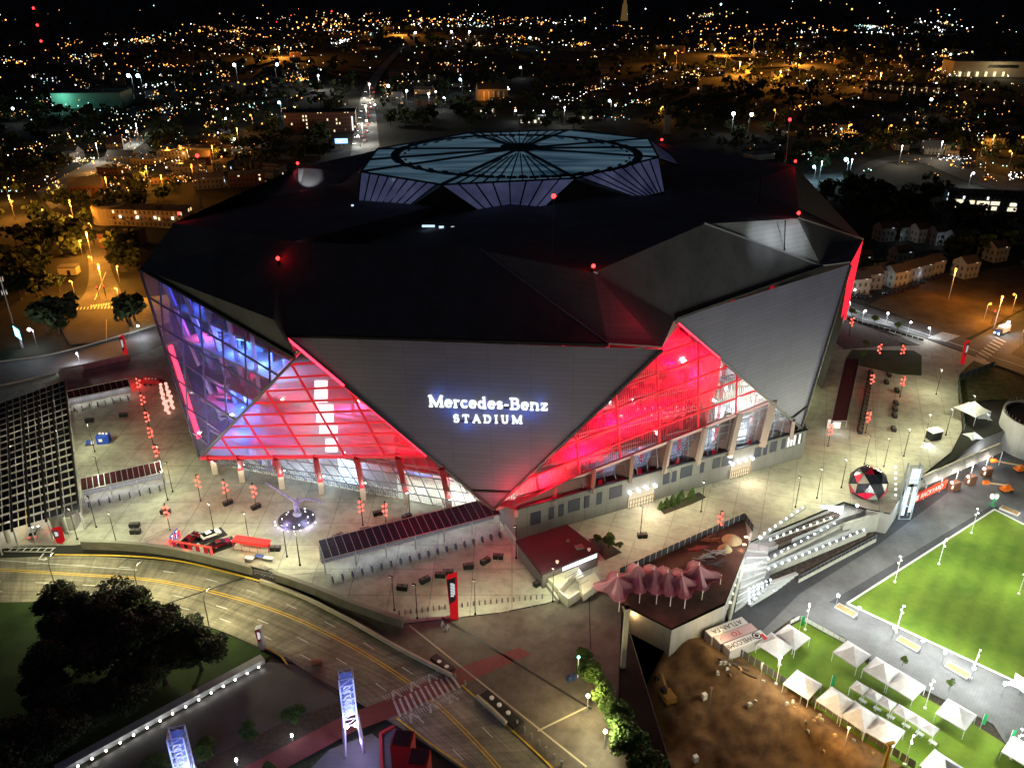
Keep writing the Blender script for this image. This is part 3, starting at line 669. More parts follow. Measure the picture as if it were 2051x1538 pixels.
for (fx, fy, tx, ty, z, lab) in ((1107, 528, 1109, 393, 65, 'tall thin roof mast with a red lamp in front of the glowing roof'), (1573, 330, 1582, 240, 68, 'tall thin roof mast with a red lamp at far right'), (403, 420, 395, 312, 62, 'tall thin roof mast with a red lamp at far left')):
    f = rp(fx, fy, z); tp = GY(tx, ty, f.y); t = thing('roof_mast', lab, 'mast', f, group='roof masts'); b = MB(); b.tube([f, Vector((tp.x, tp.y, tp.z))], .16, 6, r2=.1); b.build('pole', M_steel, t)
    l = MB(); l.ball(tp, .5, 10, 6); l.build('lamp', emit('beacon_red', (1, .015, .015), 14), t)
for (fx, fy, tx, ty, lab) in ((1500, 478, 1501, 445, 'short dark pole on the white roof wall, left one'), (1569, 498, 1571, 440, 'short dark pole on the white roof wall, right one'), (1519, 403, 1524, 345, 'thin pole on the roof behind the white wall')):
    f = rp(fx, fy, 62); tp = GY(tx, ty, f.y - .3); t = MB(); t.tube([f - Vector((0, .8, 0)), tp - Vector((0, .8, 0))], .14, 6); t.lathe(f - Vector((0, .8, 0)), [(.3, -.2), (.3, .2)], 6); t.solo('roof_pole', M_dark, lab, 'pole')

# --- sign: serif letters built from strokes, thick verticals and thin horizontals
def arc(cx, cy, rx, ry, a0, a1, n=14): return [(cx + rx * math.cos(R(a0 + (a1 - a0) * k / n)), cy + ry * math.sin(R(a0 + (a1 - a0) * k / n))) for k in range(n + 1)]
TH, TN = .165, .075
def serif(x, y, w=.3): return [(x - w / 2, y), (x + w / 2, y)]
GL = {
 'M': (1.12, [[(.17, 0), (.17, 1)], [(.17, 1), (.56, .05)], [(.56, .05), (.95, 1)], [(.95, 0), (.95, 1)]], [serif(.15, .035, .3), serif(.95, .035, .34), serif(.12, .965, .22), serif(1.0, .965, .22)]),
 'e': (.62, [arc(.31, .34, .22, .30, 0, 318), [(.09, .37), (.53, .37)]], []),
 'r': (.48, [[(.15, 0), (.15, .66)], arc(.36, .42, .2, .2, 165, 60, 8)], [serif(.15, .03, .3), serif(.1, .64, .14)]),
 'c': (.58, [arc(.32, .34, .22, .30, 45, 318)], []),
 'd': (.68, [arc(.29, .33, .20, .29, 0, 360), [(.5, 0), (.5, 1.0)]], [serif(.44, .97, .16), serif(.56, .03, .18)]),
 's': (.50, [arc(.25, .48, .15, .135, 25, 270), arc(.25, .205, .165, .15, 90, -155)], []),
 '-': (.40, [[(.05, .36), (.35, .36)]], []),
 'B': (.76, [[(.18, 0), (.18, 1)], [(.18, .96)] + arc(.38, .75, .22, .21, 90, -90) + [(.18, .54)], [(.18, .54)] + arc(.40, .285, .25, .25, 90, -90) + [(.18, .035)]], [serif(.15, .035, .3), serif(.15, .965, .3)]),
 'n': (.72, [[(.15, 0), (.15, .66)], arc(.36, .42, .2, .2, 170, 10, 10) + [(.56, 0)]], [serif(.15, .03, .28), serif(.57, .03, .28), serif(.1, .64, .14)]),
 'z': (.58, [[(.08, .61), (.5, .61)], [(.48, .6), (.1, .05)], [(.08, .04), (.52, .04)]], [[(.09, .48), (.09, .62)], [(.51, .04), (.51, .19)]]),
 'S': (.66, [arc(.33, .73, .21, .22, 25, 270), arc(.33, .28, .23, .235, 90, -155)], [[(.53, .72), (.53, .95)], [(.1, .05), (.1, .28)]]),
 'T': (.78, [[(.39, 0), (.39, 1)], [(.05, .95), (.73, .95)]], [serif(.39, .035, .34), [(.07, .74), (.07, .97)], [(.71, .74), (.71, .97)]]),
 'A': (.86, [[(.12, 0), (.43, 1)], [(.43, 1), (.74, 0)], [(.23, .33), (.63, .33)]], [serif(.12, .035, .28), serif(.74, .035, .3)]),
 'D': (.86, [[(.18, 0), (.18, 1)], [(.18, .96)] + arc(.40, .5, .34, .46, 90, -90, 18) + [(.18, .04)]], [serif(.15, .035, .3), serif(.15, .965, .3)]),
 'I': (.40, [[(.2, 0), (.2, 1)]], [serif(.2, .035, .34), serif(.2, .965, .34)]),
 'U': (.84, [[(.18, 1), (.18, .34)] + arc(.42, .32, .24, .28, 180, 360, 14) + [(.66, .34), (.66, 1)]], [serif(.17, .965, .32), serif(.67, .965, .28)]),
}
def sign_text(s, origin, u, v, n, h, track, name, m, parent, bold=1.0):
    x = 0.0
    for ch in s:
        w, st, sf = GL[ch]; b = MB()
        def P(q): return origin + u * ((x + q[0]) * h) + v * (q[1] * h)
        for line in st:
            for i in range(len(line) - 1):
                a, c = P(line[i]), P(line[i + 1]); dx, dy = line[i + 1][0] - line[i][0], line[i + 1][1] - line[i][1]; L_ = math.hypot(dx, dy)
                if L_ < 1e-5: continue
                wd = (TN + (TH - TN) * abs(dy) / L_) * h * bold; dv = (c - a).normalized() * wd * .12
                b.bar(a - dv, c + dv, wd, .45, up=n)
        for line in sf: b.bar(P(line[0]), P(line[1]), .075 * h * bold, .44, up=n)
        b.build(name, m, parent); x += w + track
    return x * h
nf = (F_TR - F_TL).cross(F_TIP - F_TL).normalized()
if nf.y > 0: nf = -nf
def on_front(px, py):
    d = ray(px, py); o = Vector((0, 0, CAM_H)); return o + d * ((F_TL - o).dot(nf) / d.dot(nf)) + nf * .55
def sign_line(s, pa, pb, ph, track, name, bold=1.0):
    a, b = on_front(*pa), on_front(*pb); u = (b - a).normalized(); v = nf.cross(u).normalized()
    if v.z < 0: v = -v
    total = sum(GL[c][0] + track for c in s) - track; h = (b - a).length / total
    sign_text(s, a, u, v, nf, h, track, name, E_sign, sign, bold); return h
E_sign = emit('sign_letters', (.88, .94, 1), 1.5, False)
sb = MB(); sign = sb.build('sign', E_sign, front) if False else None
sign = bpy.data.objects.new('sign_lettering', bpy.data.meshes.new('sign_lettering')); COL.objects.link(sign); adopt(sign, front)
# backing rails carry the letters
rb = MB(); rb.bar(on_front(862, 812) - nf * .4, on_front(1096, 818) - nf * .4, .25, .1, up=nf); rb.bar(on_front(912, 842) - nf * .4, on_front(1046, 845) - nf * .4, .2, .1, up=nf)
sign.data.from_pydata([tuple(p - Vector(stadium.location)) for p in rb.v], [], rb.f); sign.data.materials.append(M_dark)
sign_line('Mercedes-Benz', (860, 811), (1098, 819), 30, .035, 'letter'); sign_line('STADIUM', (909, 842), (1047, 845), 18, .30, 'letter', 1.05)
for px, py, w in ((880, 797, 90), (930, 806, 90), (980, 812, 90), (1030, 816, 90), (1080, 812, 90), (905, 825, 70), (1060, 832, 70), (935, 852, 60), (980, 838, 60), (1025, 840, 60)):
    lamp(on_front(px, py) + nf * 1.3, w * 2.6, (.05, .22, 1), .3, stadium, 'sign_halo')
# ================================================================== SETTING: ground, plaza, roads
Z_LOW = -6.0
LOWPX = [(1245, 1212), (1345, 1262), (1452, 1212), (1500, 1088), (1692, 1008), (1735, 1020), (1782, 1030), (1812, 985), (1965, 880), (2051, 846), (2300, 760), (2500, 1700), (1460, 1800), (1345, 1538)]
LOW = gs(LOWPX)
DIRTPX = [(1190, 1222), (1345, 1275), (1420, 1262), (1473, 1307), (1570, 1375), (1828, 1538), (1900, 1620), (1300, 1720), (1190, 1560)]
g = MB(); S_ = 14000
g.prism([(-S_, -400), (S_, -400), (S_, S_), (-S_, S_)], None, -.30, holes=[[(p.x, p.y) for p in LOW]])
M_ground = mat('city_ground', (.010, .013, .008), .95, col2=(.034, .032, .028), vs=.02, detail=9)
struct(g, 'ground', M_ground)
lw = MB(); lw.prism([(p.x, p.y) for p in gs([(1150, 1190), (1345, 1240), (1452, 1190), (1490, 1070), (1692, 990), (1812, 960), (1965, 860), (2051, 826), (2400, 700), (2700, 1800), (1300, 1900), (1180, 1538)])], None, Z_LOW - .4, holes=[[(p.x, p.y) for p in gs(DIRTPX, Z_LOW)]])
struct(lw, 'lower_ground', M_soil)
def sheet(name, px, z, m, z0=None, sm=0):
    P = gs(px, z)
    if sm: P = smooth_line(P + [P[0]], sm)[:-1]
    b = MB(); b.prism([(p.x, p.y) for p in P], z0, z); return struct(b, name, m)
def strip(name, A, B, z, m, n=8):
    A = smooth_line(gs(A, z), n); B = smooth_line(gs(B, z), n); b = MB(); k = min(len(A), len(B)); 
    acc_ = 0.0
    for i in range(k - 1):
        l_ = (A[i + 1] - A[i]).length; w_ = (B[i] - A[i]).length; b.face([A[i], A[i + 1], B[i + 1], B[i]], 0, [(acc_, 0), (acc_ + l_, 0), (acc_ + l_, w_), (acc_, w_)]); acc_ += l_
    for i, f in enumerate(b.f):
        a, c, d = [b.v[q] for q in f[:3]]
        if (c - a).cross(d - a).z < 0: b.f[i] = f[::-1]; b.uv[i] = b.uv[i][::-1]
    return struct(b, name, m)
M_roadc = jointed('concrete_road', (.33, .31, .225), 12, 3.7, .07, .7, .3, .12, .8, 0, .3, 'uv', stain=(.15, .14, .105))
def streaks(m, lo, sx, sy):
    N, L = nodes_of(m); b = N['Principled BSDF']; src = b.inputs['Base Color'].links[0].from_socket; uv = N.new('ShaderNodeUVMap'); mp = N.new('ShaderNodeMapping'); mp.inputs['Scale'].default_value = (sx, sy, 1); L.new(uv.outputs[0], mp.inputs[0])
    nt = N.new('ShaderNodeTexNoise'); nt.inputs['Scale'].default_value = 1; nt.inputs['Detail'].default_value = 7; L.new(mp.outputs[0], nt.inputs['Vector']); rp_ = N.new('ShaderNodeValToRGB'); rp_.color_ramp.elements[0].position = .35; rp_.color_ramp.elements[1].position = .62; rp_.color_ramp.elements[0].color = (lo, lo, lo, 1); L.new(nt.outputs['Fac'], rp_.inputs[0])
    mx = N.new('ShaderNodeMixRGB'); mx.blend_type = 'MULTIPLY'; mx.inputs['Fac'].default_value = 1; L.new(src, mx.inputs['Color1']); L.new(rp_.outputs[0], mx.inputs['Color2']); L.new(mx.outputs[0], b.inputs['Base Color'])
streaks(M_roadc, .62, .04, 1.3); streaks(M_roadc, .72, 1.1, .12)
M_roadd = mat('street_asphalt', (.06, .06, .062), .8, var=.3, vs=.15)
M_deck = jointed('brown_paving', (.125, .105, .088), 2.4, 2.4, .03, .75, .3, .12, .8, R(35))
M_brick = jointed('red_brick_paving', (.20, .055, .055), .5, .25, .02, .7, .2, .3, .8, R(30))
grime(M_deck, .3, .7)
M_ymark = mat('yellow_marking', (.62, .42, .05), .7, var=.2, vs=.6); M_wmark = mat('white_marking', (.62, .62, .58), .7, var=.25, vs=.6)
plz = sheet('plaza', [(-60, 1096), (150, 1092), (170, 1088), (430, 1113), (545, 1145), (655, 1180), (810, 1248), (1000, 1226), (1090, 1208), (1118, 1200), (1007, 1050), (1035, 1060), (1200, 1030), (1500, 960), (1600, 915), (1606, 900), (1690, 700), (1692, 640), (1690, 560), (1500, 520), (1000, 560), (560, 560), (260, 600), (255, 690), (140, 735), (-60, 775)], 0.0, M_conc)
sheet('plaza', [(1118, 1200), (1007, 1050), (1035, 1060), (1200, 1030), (1500, 960), (1600, 915), (1606, 900), (1690, 700), (1692, 640), (1845, 676), (1995, 730), (1918, 765), (1928, 860), (1905, 905), (1812, 980), (1785, 1028), (1735, 1018), (1690, 1004), (1500, 1085), (1490, 1040), (1380, 1082), (1240, 1160), (1190, 1190)], 0.012, jointed('plaza_concrete_warm', (.40, .375, .31), 7, 7, .09, .6, .2, .05, .75, R(20)))
grime(MATS['plaza_concrete_warm'], .33, .76)
# front road with its markings
RA = [(-120, 1118), (0, 1117), (140, 1113), (260, 1118), (360, 1127), (450, 1146), (545, 1176), (650, 1222), (760, 1283), (860, 1338), (935, 1382), (1010, 1452), (1110, 1545), (1210, 1640)]
RB = [(-120, 1206), (0, 1206), (110, 1205), (210, 1212), (290, 1222), (370, 1240), (440, 1262), (520, 1296), (590, 1330), (650, 1365), (740, 1420), (830, 1475), (930, 1545), (1040, 1640)]
strip('front_road', RA, RB, .0, M_roadc)
YL = smooth_line(gs([(-120, 1138), (0, 1141), (130, 1149), (290, 1160), (420, 1184), (560, 1226), (680, 1281), (780, 1340), (860, 1398), (925, 1458), (1005, 1545), (1080, 1640)], .02), 10)
b = MB()
for d in (-.38, -.08, .22):
    if d == -.08: continue
    A = offset_line(YL, d); B = offset_line(YL, d + .26)
    for i in range(len(A) - 1):
        m_ = (A[i] + A[i + 1]) / 2
        if -5 < 0: b.face([A[i], A[i + 1], B[i + 1], B[i]][::-1] if (A[i+1]-A[i]).cross(B[i]-A[i]).z < 0 else [A[i], A[i + 1], B[i + 1], B[i]])
struct(b, 'road_marking', M_ymark)
b = MB()
RAw, RBw = smooth_line(gs(RA, .02), 10), smooth_line(gs(RB, .02), 10); n_ = min(len(RAw), len(YL), len(RBw))
def dashes(bb, P, L_, gap, w):
    acc = along(P, .5); k = 0
    while k + int(L_ * 2) < len(acc):
        a, t = acc[k]; c, t2 = acc[k + int(L_ * 2)]; s = Vector((-t.y, t.x, 0)) * w / 2; s2 = Vector((-t2.y, t2.x, 0)) * w / 2; bb.face([a - s, c - s2, c + s2, a + s]); k += int((L_ + gap) * 2)
dashes(b, [YL[i].lerp(RAw[min(i, len(RAw) - 1)], .52) for i in range(len(YL)) if i < len(RAw)][14:], 3, 8, .18)
for f in (.36, .68): dashes(b, [YL[i].lerp(RBw[min(i, len(RBw) - 1)], f) for i in range(len(YL)) if i < len(RBw)], 3, 8, .18)
b.bar(G(0, 1122, .01), G(275, 1141, .01), .2, .02)
# turn arrow near the car park entry
a0 = G(88, 1120, .02); b.bar(a0, a0 + Vector((-1.2, .1, 0)), .35, .02); b.bar(a0 + Vector((-1.2, 0, 0)), a0 + Vector((-1.2, 2.2, 0)), .35, .02); b.face([a0 + Vector((.9, .1, 0)), a0 + Vector((0, .8, 0)), a0 + Vector((0, -.6, 0))])
struct(b, 'lane_markings', M_wmark)
# yellow kerbs
def kerb(px, z, w, h, m, name='kerb', n=8):
    P = smooth_line(gs(px, z), n); b = MB()
    for i in range(len(P) - 1): b.bar(P[i] + Vector((0, 0, h / 2)), P[i + 1] + Vector((0, 0, h / 2)), w, h)
    return struct(b, name, m)
kerb([(110, 1111), (260, 1114), (360, 1124), (455, 1146), (525, 1165)], 0, .35, .16, M_ymark); kerb([(925, 1372), (1010, 1448), (1110, 1541), (1180, 1610)], 0, .3, .15, M_ymark)
kerb([(530, 1296), (560, 1312), (575, 1330)], 0, .3, .15, M_ymark); kerb([(795, 1438), (850, 1480), (935, 1540)], 0, .3, .15, M_ymark)
# joints across the viaduct
b = MB(); b.bar(G(330, 1210, .02), G(545, 1138, .02), .35, .02); b.bar(G(570, 1315, .02), G(690, 1400, .02), .3, .02); b.bar(G(235, 1136, .02), G(255, 1118, .02), .2, .02); struct(b, 'expansion_joints', M_dark)
# brown deck beyond the bollards
sheet('walkway', [(810, 1250), (1000, 1228), (1090, 1211), (1180, 1178), (1245, 1206), (1238, 1400), (1352, 1560), (1420, 1660), (1230, 1660), (1110, 1545), (1010, 1452), (935, 1382), (860, 1338), (790, 1297), (700, 1235), (560, 1150)], -.012, M_deck)
b = MB(); b.bar(G(820, 1252, .02), G(1175, 1535, .02), .35, .02); b.bar(G(1077, 1463, .02), G(1180, 1413, .02), .35, .02); struct(b, 'paving_band', mat('pale_stone_band', (.42, .36, .26), .8))
b = MB(); b.bar(G(885, 1236, .02), G(1185, 1420, .02), .5, .02); b.bar(G(1180, 1195, .02), G(1183, 1300, .02), .25, .02); struct(b, 'paving_joint', M_dark)
# red brick crossing
sheet('brick_path', [(690, 1432), (780, 1398), (905, 1340), (1040, 1296), (1062, 1310), (930, 1368), (800, 1430), (705, 1466), (560, 1545), (470, 1545)], .03, M_brick)
b = MB(); c0, c1 = G(787, 1418, .045), G(925, 1362, .045); u = (c1 - c0) / 11; w_ = Vector((.55, .83, 0)) * 3.4
cw = gs([(787, 1404), (905, 1348), (925, 1376), (800, 1436)], .05)
for k in range(12):
    t = k / 11.5; a, c = cw[0].lerp(cw[1], t), cw[3].lerp(cw[2], t); a2, c2 = cw[0].lerp(cw[1], t + .035), cw[3].lerp(cw[2], t + .035); b.face([c, c2, a2, a])
for (q0, q1, q2, q3) in (((762, 1394), (882, 1338), (892, 1352), (772, 1410)), ((795, 1440), (925, 1378), (935, 1392), (806, 1456))):
    Q = gs((q0, q1, q2, q3), .05)
    for k in range(1, 26):
        t = k / 26
        for i_ in range(4):
            a, c = Q[0].lerp(Q[1], t).lerp(Q[3].lerp(Q[2], t), i_ / 4 + .05), Q[0].lerp(Q[1], t + .02).lerp(Q[3].lerp(Q[2], t + .02), i_ / 4 + .05); b.bar(a, a.lerp(Q[3].lerp(Q[2], t + .01), .2), .22, .01)
    for k in range(3):
        t = .2 + k * .3; a, c, d = Q[3].lerp(Q[2], t - .07), Q[0].lerp(Q[1], t), Q[3].lerp(Q[2], t + .07); b.bar(a, c, .4, .02); b.bar(c, d, .4, .02)
struct(b, 'crosswalk', mat('crosswalk_white', (.45, .45, .42), .7, var=.35, vs=.8))
# lower left street, lit retaining wall base, lawn, planting
sheet('ramp_road', [(60, 1600), (535, 1326), (590, 1330), (650, 1365), (700, 1402), (560, 1460), (420, 1520), (300, 1600)], -.02, M_roadd)
sheet('grass_lawn', [(-150, 1208), (110, 1206), (210, 1213), (290, 1223), (370, 1241), (440, 1263), (545, 1312), (500, 1338), (60, 1590), (-150, 1640)], .02, M_grass)
sheet('planting_bed', [(250, 1600), (560, 1450), (690, 1400), (700, 1428), (640, 1458), (500, 1532), (420, 1600)], .0, M_soil)
sheet('planting_bed', [(470, 1600), (560, 1548), (720, 1472), (790, 1480), (640, 1560)], .02, mat('ground_cover', (.03, .045, .02), .95, var=.5, vs=1.2))
sheet('entry_terrace', [(560, 1600), (660, 1500), (745, 1468), (770, 1490), (760, 1560), (700, 1640)], .05, jointed('pale_terrace', (.13, .125, .135), 2.5, 2.5, .04, .7))
# parking entry on the left
sheet('parking_entry', [(20, 1090), (30, 1012), (120, 1000), (118, 1092)], .02, jointed('entry_concrete', (.45, .43, .38), 6, 6, .05, .7))
b = MB()
for k in range(7): x = 18 + k * 14; b.bar(G(x, 1103, .03), G(x + 8, 1096, .03), .3, .02)
b.bar(G(16, 1097, .03), G(112, 1097, .03), .2, .02); b.bar(G(8, 1104, .03), G(108, 1105, .03), .2, .02); struct(b, 'entry_markings', M_wmark)
b = MB()
for k in range(9):
    y = 1012 + k * 9; b.bar(G(104 + k * .8, y, .03), G(118 + k * .8, y - 5, .03), .25, .02); b.bar(G(26 + k, y + 8, .03), G(40 + k * 2, y, .03), .25, .02)
b.bar(G(53, 1010, .03), G(50, 1078, .03), .2, .02); b.bar(G(103, 1005, .03), G(108, 1085, .03), .2, .02); struct(b, 'hatched_markings', M_ymark)
# left street behind the deck and the orange street
strip('left_street', [(-200, 760), (0, 728), (88, 716), (191, 690), (310, 654), (420, 620)], [(-200, 812), (0, 772), (113, 747), (246, 722), (330, 690), (440, 650)], .01, mat('blue_asphalt', (.085, .08, .09), .7, var=.2, vs=.2))
kerb([(0, 726), (88, 714), (191, 688), (310, 652)], 0, .6, .5, M_conc2, 'bridge_kerb'); kerb([(-60, 788), (0, 774), (113, 749)], 0, .6, .6, M_conc2, 'bridge_kerb')
strip('cross_street', [(140, 690), (120, 640), (168, 590), (178, 540), (165, 490), (112, 430), (70, 385)], [(255, 680), (262, 635), (245, 590), (225, 545), (205, 490), (150, 430), (105, 380)], .02, M_roadd)
b = MB()
for k in range(16): x = 140 + k * 7; b.bar(G(x, 621 - k * .3, .05), G(x + 2, 616 - k * .3, .05), .5, .02)
for k in range(14): x = 182 + k * 5; b.bar(G(x, 615 - k * .6, .05), G(x + 1.5, 611 - k * .6, .05), .5, .02)
b.bar(G(213, 640, .05), G(213, 684, .05), .25, .02); b.bar(G(190, 600, .05), G(212, 545, .05), .25, .02); b.bar(G(234, 640, .05), G(232, 606, .05), .25, .02); struct(b, 'street_markings', M_wmark)
M_lroad = mat('pale_asphalt', (.19, .19, .185), .85, var=.2, vs=.1)
strip('avenue', [(702, 312), (713, 240), (722, 200), (736, 165), (770, 125), (800, 95)], [(762, 312), (754, 240), (750, 200), (757, 165), (784, 125), (810, 95)], .02, M_lroad)
strip('side_avenue', [(70, 385), (160, 335), (225, 305), (280, 268), (335, 222)], [(110, 390), (185, 350), (250, 312), (296, 278), (347, 226)], .03, M_lroad)
strip('right_avenue', [(1600, 350), (1690, 345), (1760, 318), (1850, 310), (1960, 340), (2100, 375)], [(1600, 385), (1700, 362), (1770, 328), (1840, 325), (1930, 360), (2100, 410)], .02, M_roadd)
strip('right_street', [(1560, 560), (1698, 603), (1842, 648), (2051, 719), (2200, 775)], [(1560, 592), (1692, 630), (1845, 674), (2051, 752), (2200, 815)], .03, M_roadd)
strip('orange_street', [(1930, 690), (1990, 655), (2051, 620), (2200, 540)], [(2010, 720), (2060, 680), (2100, 655), (2260, 570)], .04, M_roadd)
sheet('dirt_lot', [(1740, 610), (1830, 560), (2051, 530), (2150, 560), (1985, 655), (1930, 680)], .0, mat('bare_earth', (.085, .06, .038), .95, var=.4, vs=.12))
b = MB()
for k in range(9):
    t = k / 9; b.bar(G(1895 + 30 * t, 684 + 2 * t - 14 * t, .06), G(1860 + 30 * t, 676 - 12 * t, .06), .4, .02)
b.bar(G(1700, 617, .06), G(2051, 735, .06), .2, .02)
for k in range(8): t = k / 8; b.bar(G(1955 + 45 * t, 712 - 42 * t, .07), G(1975 + 45 * t, 722 - 42 * t, .07), .5, .02)
struct(b, 'street_markings', M_wmark)
# planting beds and grass plots on the right plaza
sheet('planting_bed', [(1665, 680), (1692, 640), (1760, 655), (1845, 692), (1760, 694), (1690, 700)], .05, mat('mulch_bed', (.06, .035, .03), .95, var=.5, vs=.8))
sheet('grass_plot', [(1693, 720), (1706, 700), (1830, 702), (1846, 712), (1846, 752), (1800, 750), (1700, 728)], .04, M_grass)
sheet('planting_bed', [(1918, 752), (1950, 722), (1990, 738), (2060, 770), (2060, 800), (1990, 800), (1920, 808)], .05, mat('scrub', (.06, .07, .03), .95, var=.5, vs=.5))
sheet('planting_bed', [(1320, 1018), (1400, 985), (1415, 996), (1385, 1010), (1330, 1030)], .04, M_soil)
sheet('planting_bed', [(1178, 1080), (1200, 1074), (1246, 1106), (1212, 1122)], .04, M_soil)
sheet('construction_ground', [(1190, 1182), (1240, 1152), (1370, 1092), (1492, 1040), (1500, 1086), (1452, 1206), (1345, 1258), (1250, 1210)], .03, mat('red_clay', (.10, .048, .034), .95, var=.4, vs=.2))
# retaining faces of the lower level
Lp = [p for p in LOW]
b = MB()
for k in range(0, 4): b.quadstrip([Lp[k + 1], Lp[k]], [up(Lp[k + 1], Z_LOW - 6), up(Lp[k], Z_LOW - 6)])
for k in range(5, 9): b.quadstrip([Lp[k + 1], Lp[k]], [up(Lp[k + 1], Z_LOW - 1), up(Lp[k], Z_LOW - 1)])
b.quadstrip([Lp[0], Lp[-1]], [up(Lp[0], Z_LOW - 6), up(Lp[-1], Z_LOW - 6)])
for i, f in enumerate(b.f): pass
b.solo('retaining_wall', jointed('board_concrete', (.27, .26, .24), 2.4, 1.2, .03, .8, .15, .3), 'tall concrete retaining wall between the plaza and the lower green', 'wall')
# lower level paths and lawns
lo = lambda px: gs(px, Z_LOW)
def lsheet(name, px, dz, m):
    b = MB(); P = gs(px, Z_LOW + dz); b.prism([(p.x, p.y) for p in P], None, Z_LOW + dz); return struct(b, name, m)
M_pave = jointed('grey_pavers', (.14, .14, .145), .6, .3, .02, .7, .25, .2, .8, R(40)); M_paved = jointed('dark_pavers', (.06, .062, .07), .6, .3, .02, .7, .25, .2, .8, R(40))
M_turf = mat('lawn_turf', (.080, .150, .010), .95, col2=(.145, .215, .018), vs=.11, detail=10, bump=.3)
def mow(m, ang):
    N, L = nodes_of(m); b = N['Principled BSDF']; src = b.inputs['Base Color'].links[0].from_socket; tc = N.new('ShaderNodeTexCoord'); mp = N.new('ShaderNodeMapping'); mp.inputs['Rotation'].default_value = (0, 0, ang); L.new(tc.outputs['Object'], mp.inputs[0])
    wv = N.new('ShaderNodeTexWave'); wv.inputs['Scale'].default_value = .075; wv.inputs['Distortion'].default_value = 1.2; wv.inputs['Detail'].default_value = 3; L.new(mp.outputs[0], wv.inputs['Vector']); nt = N.new('ShaderNodeTexNoise'); nt.inputs['Scale'].default_value = .9; nt.inputs['Detail'].default_value = 9; L.new(tc.outputs['Object'], nt.inputs['Vector'])
    ad = N.new('ShaderNodeMath'); ad.operation = 'MULTIPLY_ADD'; L.new(wv.outputs['Fac'], ad.inputs[0]); ad.inputs[1].default_value = .35; L.new(nt.outputs['Fac'], ad.inputs[2]); mr = N.new('ShaderNodeMapRange'); mr.inputs['From Min'].default_value = .35; mr.inputs['From Max'].default_value = 1.0; mr.inputs['To Min'].default_value = .82; mr.inputs['To Max'].default_value = 1.1; L.new(ad.outputs[0], mr.inputs['Value'])
    mx = N.new('ShaderNodeMixRGB'); mx.blend_type = 'MULTIPLY'; mx.inputs['Fac'].default_value = 1; L.new(src, mx.inputs['Color1']); L.new(mr.outputs[0], mx.inputs['Color2']); L.new(mx.outputs[0], b.inputs['Base Color'])
mow(M_turf, R(38))
lsheet('paved_path', [(1400, 1262), (1480, 1210), (1500, 1150), (1740, 1040), (1800, 1010), (1830, 960), (2100, 830), (2300, 900), (2300, 1560), (2060, 1560), (1990, 1450), (1760, 1335), (1690, 1275), (1590, 1235), (1500, 1300)], -.05, M_pave)
lsheet('dark_path', [(1440, 1255), (1480, 1210), (1600, 1160), (1780, 1045), (1830, 1000), (1880, 965), (1900, 985), (1760, 1090), (1600, 1190), (1525, 1265), (1490, 1290)], .0, M_paved)
lsheet('dark_path', [(1660, 1206), (1990, 1010), (2003, 1018), (1690, 1212)], .01, M_paved)
lsheet('lawn', [(1697, 1208), (1992, 1020), (2300, 1180), (2300, 1510), (2051, 1372)], .03, M_turf)
lsheet('lawn', [(1480, 1312), (1505, 1292), (1605, 1243), (1692, 1290), (1760, 1350), (1850, 1395), (1960, 1455), (2060, 1520), (2200, 1620), (1900, 1640), (1845, 1560)], .03, M_turf)
b = MB()
for pa, pb in (((1697, 1208), (1992, 1020)), ((1697, 1208), (2051, 1372)), ((1992, 1020), (2051, 1050))): b.bar(G(*pa, Z_LOW + .08), G(*pb, Z_LOW + .08), .45, .16)
struct(b, 'lawn_kerb', mat('pale_kerb', (.55, .54, .5), .8))
# bumpy bare dirt in the pit
poly = [(p.x, p.y) for p in gs([(1150, 1170), (1345, 1222), (1430, 1240), (1473, 1307)] + DIRTPX[4:], Z_LOW)]
from mathutils import noise as mnoise
def inside(x, y, P):
    c = False; j = len(P) - 1
    for i in range(len(P)):
        if (P[i][1] > y) != (P[j][1] > y) and x < (P[j][0] - P[i][0]) * (y - P[i][1]) / (P[j][1] - P[i][1]) + P[i][0]: c = not c
        j = i
    return c
xs = [p[0] for p in poly]; ys = [p[1] for p in poly]; st = .8; b = MB(); idx = {}
fa, fb = G(1473, 1307, Z_LOW), G(1828, 1538, Z_LOW); fdir = (fb - fa).normalized(); fn = Vector((-fdir.y, fdir.x, 0))
if fn.x > 0: fn = -fn
def dirt_z(x, y):
    p = Vector((x, y, 0)); d = (p - fa).dot(fn)
    base = -max(0, min(5.0, (d - 7) * .30)); ridge = 1.0 * math.exp(-((d - 5) / 2.5) ** 2)
    return Z_LOW - .15 + base + (ridge if d > 1.2 else 0) + 1.5 * mnoise.noise(p * .11) * min(1, max(0, d - 1) / 6) + .55 * mnoise.noise(p * .35) * min(1, max(0, d - 1) / 3) + .12 * mnoise.noise(p * 1.1)
nx, ny = int((max(xs) - min(xs)) / st), int((max(ys) - min(ys)) / st)
for i in range(nx):
    for j in range(ny):
        x, y = min(xs) + i * st, min(ys) + j * st
        if not any(inside(x + st * ax_, y + st * ay_, poly) for ax_ in (-.6, .5, 1.6) for ay_ in (-.6, .5, 1.6)): continue
        ids = []
        for dx, dy in ((0, 0), (1, 0), (1, 1), (0, 1)):
            k = (i + dx, j + dy)
            if k not in idx: idx[k] = len(b.v); X, Y = min(xs) + k[0] * st, min(ys) + k[1] * st; b.v.append(Vector((X, Y, dirt_z(X, Y))))
            ids.append(idx[k])
        b.f.append(tuple(ids)); b.mi.append(0)
o = b.build('dirt_ground', mat('orange_dirt', (.060, .031, .014), .95, col2=(.17, .095, .038), vs=.35, detail=10, bump=.6), smooth=True); o['kind'] = 'structure'
